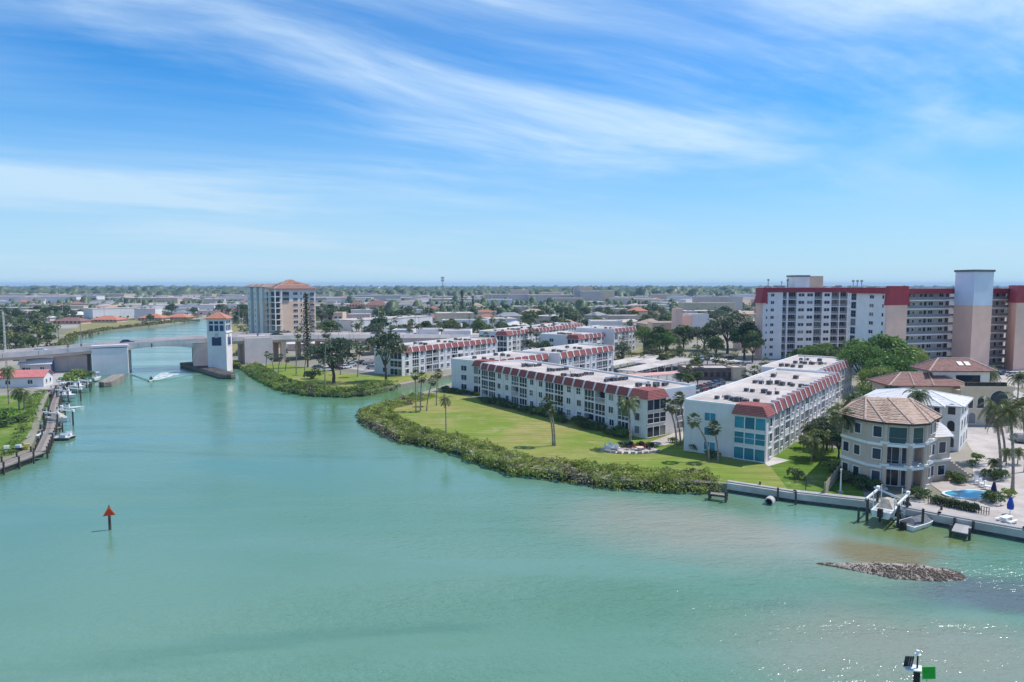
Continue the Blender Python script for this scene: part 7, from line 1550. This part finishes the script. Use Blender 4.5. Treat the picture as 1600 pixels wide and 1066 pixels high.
def town_house(x, y, kind):
    rz = rt.choice((0.25,0.25,0.25+math.pi/2,0.9))+rt.uniform(-0.08,0.08); wn_, wm = rt.choice(WALLS)
    if kind == 'flat':
        w, d, h = rt.uniform(18,42)*(1.0 if y < 700 else 1.35), rt.uniform(12,22), rt.uniform(3.6,6.2) if rt.random() < 0.75 else rt.uniform(6,9); rn, rm = 'flat white', 'membrane'
    else:
        w, d, h = rt.uniform(12,20), rt.uniform(9,14), rt.choice((3.0,3.2,5.8)); rn, rm = rt.choice(HROOF)
    root = empty('building' if kind == 'flat' else 'house', (x, y, LZ), rz); dd, zz_ = zone(x, y)
    root['label'] = f'{wn_} {"building" if kind == "flat" else "house"} with {rn} roof, {dd} {zz_}'; root['category'] = 'building' if kind == 'flat' else 'house'; root['group'] = f'town houses {zz_}'
    MB().box(-w/2,w/2,-d/2,d/2,-0.3,h).build('wall', M[wm], root)
    if kind == 'flat':
        MB().box(-w/2-0.15,w/2+0.15,-d/2-0.15,d/2+0.15,h,h+0.45).build('roof', M[rm], root)
        if y < 800:
            for k in range(rt.randint(1,3)): MB().box(0,2.2,0,1.6,h+0.45,h+1.5).build('roof_unit', M['ac'], root, loc=(rt.uniform(-w*0.35,w*0.3), rt.uniform(-d*0.3,d*0.2), 0))
    else: r = MB(); hip(r,-w/2,w/2,-d/2,d/2,h+0.02,rt.uniform(2.0,3.0),0.7); r.build('roof', M[rm], root)
    if y < 720:
        for k in range(max(2,int(w/6))): put_window(root, (-w/2+w*(k+0.5)/max(2,int(w/6)), -d/2, 1.0), 0, 1.8, 1.3, 2, 1, False)
        put_window(root, (-w/2, 0, 1.0), -math.pi/2, 1.6, 1.3, 2, 1, False)
    placed.append((x, y, max(w,d)*0.55))
for b, r in BLD: placed.append((b.x+12, b.y+8, 20))
yy = 300.0
while yy < 1500:
    sp_px = (24+0.020*yy)/yy*FPX; px = -40+rt.uniform(0,sp_px)
    while px < 1185:
        x = atx(px, yy)+rt.uniform(-5,5); y = yy*rt.uniform(0.975,1.025)
        r = 14 if y < 700 else 20
        if not blocked(x, y, 12) and all((x-a)**2+(y-b)**2 > (r*0.75+c)**2 for a, b, c in placed) and rt.random() < (0.92 if y > 420 else 0.6):
            wood = math.sin(x*0.011+1.3)+math.sin(y*0.009+x*0.004) 
            if wood < 1.35 and not (px < 130 and y < 430): town_house(x, y, 'flat' if rt.random() < (0.5 if y < 800 else 0.8) else 'hip')
        px += sp_px
    yy *= 1.068
# trees of the town, nearest ones singly
tk = [('leafy tree','b0'),('leafy tree','b1'),('leafy tree','b2'),('round tree','s0'),('round tree','s1'),('grey green tree','g1'),('grey green tree','sg0')]
n_t = 0; tries = 0; TP = []
while n_t < 430 and tries < 16000:
    tries += 1; u = rt.random(); y = 262+(660-262)*u**0.8; px = rt.uniform(-30,1185); x = atx(px,y)
    if blocked(x,y,3) or any((x-a)**2+(y-b)**2 < (c+1.5)**2 for a,b,c in placed) or any((x-a)**2+(y-b)**2 < 30 for a,b in TP): continue
    dense = 0.35+0.5*(math.sin(x*0.02+2)*math.cos(y*0.017))+(0.9 if px < 140 and y < 470 else 0)+(0.3 if px > 560 and y < 420 else 0)+(0.35 if 500 < px < 640 and y > 380 else 0)
    if rt.random() > dense+0.25: continue
    TP.append((x,y)); dd, zz_ = zone(x,y); n_t += 1
    if rt.random() < (0.48 if not px < 140 else 0.15): palm(f'town palm, {dd} {zz_}', x, y, rt.uniform(5.5,10.5), rt.choice(('far','far','queen')), (rt.uniform(-0.4,0.4),0), rt.uniform(1.0,1.3), 0.17, f'town palms {zz_}')
    else: nm, k = rt.choice(tk if y < 430 else tk[3:5]+tk[6:]+tk[:1]); place_tree('town_tree', f'{nm}, {dd} {zz_}', TREE[k], x, y, rt.uniform(6,11.5), rt.uniform(0,6), rt.uniform(1.0,1.4), f'town trees {zz_}')
# the neighbouring gardens go on past the right edge of the picture
for k in range(26):
    x = rt.uniform(84,190); y = rt.uniform(58,185)
    if (x/y*FPX+800) < 1640: continue
    place_tree('garden_tree', 'garden tree past the right end of the paved drive', TREE[rt.choice(('b0','b1','b2','g1'))], x, y, rt.uniform(5,9), rt.uniform(0,6), 1.2, 'garden trees past the drive')
ground_sheet('lawn', [(78,64), (150,22), (330,40), (330,260), (230,240), (150,190), (106,100)], 0.02, 'lawn')
# garden bushes and hedges between the houses
rg_ = np.random.default_rng(31); V = []; Q = []; nv = 0; cnt = 0
while cnt < 1300:
    y = 258+(720-258)*rg_.random()**0.9; px = rg_.uniform(-30,1185); x = atx(px,y)
    if blocked(x,y,1.0) or any((x-a)**2+(y-b)**2 < (c*0.9)**2 for a,b,c in placed) or in_poly((x,y), [(36,142),(47,140),(92,203),(120,240),(95,262),(70,262),(40,225),(20,190)]) or in_poly((x,y), [(-64,238),(-45,222),(-30,232),(-12,262),(-40,285),(-62,262)]): continue
    cnt += 1; r = rg_.uniform(0.9,2.6); n = int(26+r*12); u = rg_.normal(size=(n,3)); u /= np.linalg.norm(u,axis=1,keepdims=True); u[:,2] = np.abs(u[:,2])
    v, q = leaf_quads(rg_, np.array([x,y,LZ])+u*np.array([r*1.2,r*1.2,r]), rg_.uniform(0.35,0.7,n), u, 0.8); V.append(v); Q.append(q+nv); nv += len(v)
tag(link('garden_bushes', np_mesh('garden_bushes', np.concatenate(V), np.concatenate(Q), M['leaf'])), 'countless garden bushes and hedges between the town houses', 'bushes', None, 'stuff')
for k in range(34):
    for _ in range(40):
        y = rt.uniform(300,760); px = rt.uniform(-20,1170); x = atx(px,y)
        if not blocked(x,y,2) and all((x-a)**2+(y-b)**2 > c*c for a,b,c in placed): break
    dd, zz_ = zone(x,y); root = empty('utility_pole', (x,y,LZ), rt.uniform(0,3), f'thin pale utility pole, {dd} {zz_}', 'pole', f'utility poles {zz_}'); h = rt.uniform(10,15); MB().tube([(0,0,0),(0,0,h)],[0.2,0.13],5).build('pole', M['concrete'], root); MB().box(-1.1,1.1,-0.08,0.08,h-0.9,h-0.7).build('crossarm', M['concrete'], root)
# woods beyond: too many and too far to count
def far_woods(name, label, y0, y1, n, seed, hmin, hmax, wide, m, dens):
    rg = np.random.default_rng(seed); y = y0*(y1/y0)**rg.random(n); px = rg.uniform(-500,2300,n); x = (px-800)/FPX*y
    keep = dens(x, y, rg.random(n)); x, y = x[keep], y[keep]
    if y0 < 1500:
        A = np.array([(a,b,c) for a,b,c in placed]); ok = np.ones(len(x), bool)
        for a,b,c in placed: ok &= (x-a)**2+(y-b)**2 > (c*0.95)**2
        ok &= np.array([not in_poly((p,q), CHAN) and (q > 640 or not blocked(p,q,2)) for p,q in zip(x,y)]); 
        hx = (x/y*FPX+800); ok &= ~((hx > 600) & (hx < 672) & (y > 1000) & (y < 1900)); x, y = x[ok], y[ok]
    n = len(x); k = 7; h = rg.uniform(hmin,hmax,n)*np.where(rg.random(n) < 0.03, 1.6, 1.0); w = h*rg.uniform(wide*0.8,wide*1.3,n); V = np.zeros((n,2*k+1,3)); 
    for j in range(k):
        a = 2*math.pi*j/k+rg.uniform(0,0.6,n); r1 = w*rg.uniform(0.35,0.6,n); r2 = w*rg.uniform(0.2,0.42,n)
        V[:,j] = np.stack([x+np.cos(a)*r1, y+np.sin(a)*r1, LZ+h*rg.uniform(0.05,0.3,n)],1); V[:,k+j] = np.stack([x+np.cos(a+0.4)*r2, y+np.sin(a+0.4)*r2, LZ+h*rg.uniform(0.62,0.9,n)],1)
    V[:,2*k] = np.stack([x+rg.normal(size=n)*0.8, y, LZ+h],1); T = []
    for j in range(k): q = (j+1)%k; T += [(j,q,k+q),(j,k+q,k+j),(k+j,k+q,2*k)]
    T = (np.array(T)[None]+(np.arange(n)*(2*k+1))[:,None,None]).reshape(-1,3)
    tag(link(name, np_mesh(name, V.reshape(-1,3), T, M[m])), label, 'woodland', None, 'stuff')
M['wood_far'] = leaf_mat('far_tree', (0.045,0.070,0.030), (0.135,0.165,0.080), 0.0, 0.0, 0.02)
far_woods('town_woodland', 'scattered tree crowns between the roofs of the town', 560, 1600, 8200, 1, 4.5, 10, 1.0, 'wood_far', lambda x,y,u: (np.sin(x*0.011+1.3)+np.sin(y*0.009+x*0.004)+1.5)/3.0 > u*1.25)
far_woods('far_woodland', 'blue hazy woodland stretching to the horizon', 1500, 6900, 40000, 2, 9, 17, 1.7, 'wood_far', lambda x,y,u: (np.sin(x*0.0035)+np.sin(y*0.004+x*0.001)+2.4)/3.4 > u*0.85*np.where(y > 3000, 0.4, 1.0))
# pale roofs scattered far off in the woods
rt2 = random.Random(9)
for k in range(95):
    y = 1050*(3200/1050)**(rt2.random()**1.5); px = rt2.uniform(-30,1185) if rt2.random() < 0.6 else rt2.uniform(-30,420); x = atx(px,y)
    if 600 < px < 672 and y < 1900: continue
    w, d, h = rt2.uniform(35,95), rt2.uniform(20,40), rt2.uniform(6,11); dd, zz_ = zone(x,y)
    cn, cm = rt2.choice((('white','stucco'),('cream','cream'),('beige','beige'),('grey','grey_wall'))); root = empty('warehouse', (x,y,LZ), rt2.uniform(-0.1,0.3), f'{"long" if w > 65 else "short"} {cn} far warehouse, {"nearer" if y < 1500 else "distant"}, {zz_}', 'building', f'far warehouses {zz_}'); MB().box(-w/2,w/2,-d/2,d/2,-0.3,h).build('wall', M[cm], root); MB().box(-w/2-0.3,w/2+0.3,-d/2-0.3,d/2+0.3,h,h+0.7).build('roof', M['membrane'], root)
# ------------------------------------------------------------------ the air
hz = MB().box(-7300,7300,-350,7300,-3.2,46).build('haze', []); hz['kind'] = 'stuff'; tag(hz, 'thin blue summer haze over the town and horizon', 'haze')
hm = bpy.data.materials.new('haze'); hm.use_nodes = True; ns = hm.node_tree.nodes; ls = hm.node_tree.links
for n in list(ns): ns.remove(n)
pv = N(ns, 'ShaderNodeVolumePrincipled'); pv.inputs['Color'].default_value = (0.46,0.68,1.0,1); pv.inputs['Density'].default_value = 0.00013
ls.new(pv.outputs[0], ns.new('ShaderNodeOutputMaterial').inputs['Volume']); hz.data.materials.append(hm)
# ------------------------------------------------------------------ look-alikes: say which one, counted from the left
from collections import defaultdict
bylab = defaultdict(list)
for o in bpy.data.objects:
    if o.parent is None and o.get('label') and o.get('kind') is None: bylab[o['label']].append(o)
ORDW = ['leftmost','second','third','fourth','fifth','sixth','seventh','eighth','ninth','tenth','eleventh','twelfth','thirteenth','fourteenth','fifteenth','sixteenth','seventeenth','eighteenth','nineteenth','twentieth','twenty-first','twenty-second','twenty-third','twenty-fourth','twenty-fifth','twenty-sixth','twenty-seventh','twenty-eighth','twenty-ninth','thirtieth']
def scr(o): return o.location.x/max(1,o.location.y)
for lab, os_ in bylab.items():
    if 1 < len(os_) <= 30:
        os_.sort(key=scr)
        for k, o in enumerate(os_):
            if len(os_) == 2: o['label'] = ('left ','right ')[k]+lab
            elif len(os_) == 3: o['label'] = ('left ','middle ','right ')[k]+lab
            else: o['label'] = ('rightmost ' if k == len(os_)-1 else (ORDW[k]+' ' if k == 0 else f'{ORDW[k]} from left ')) + lab
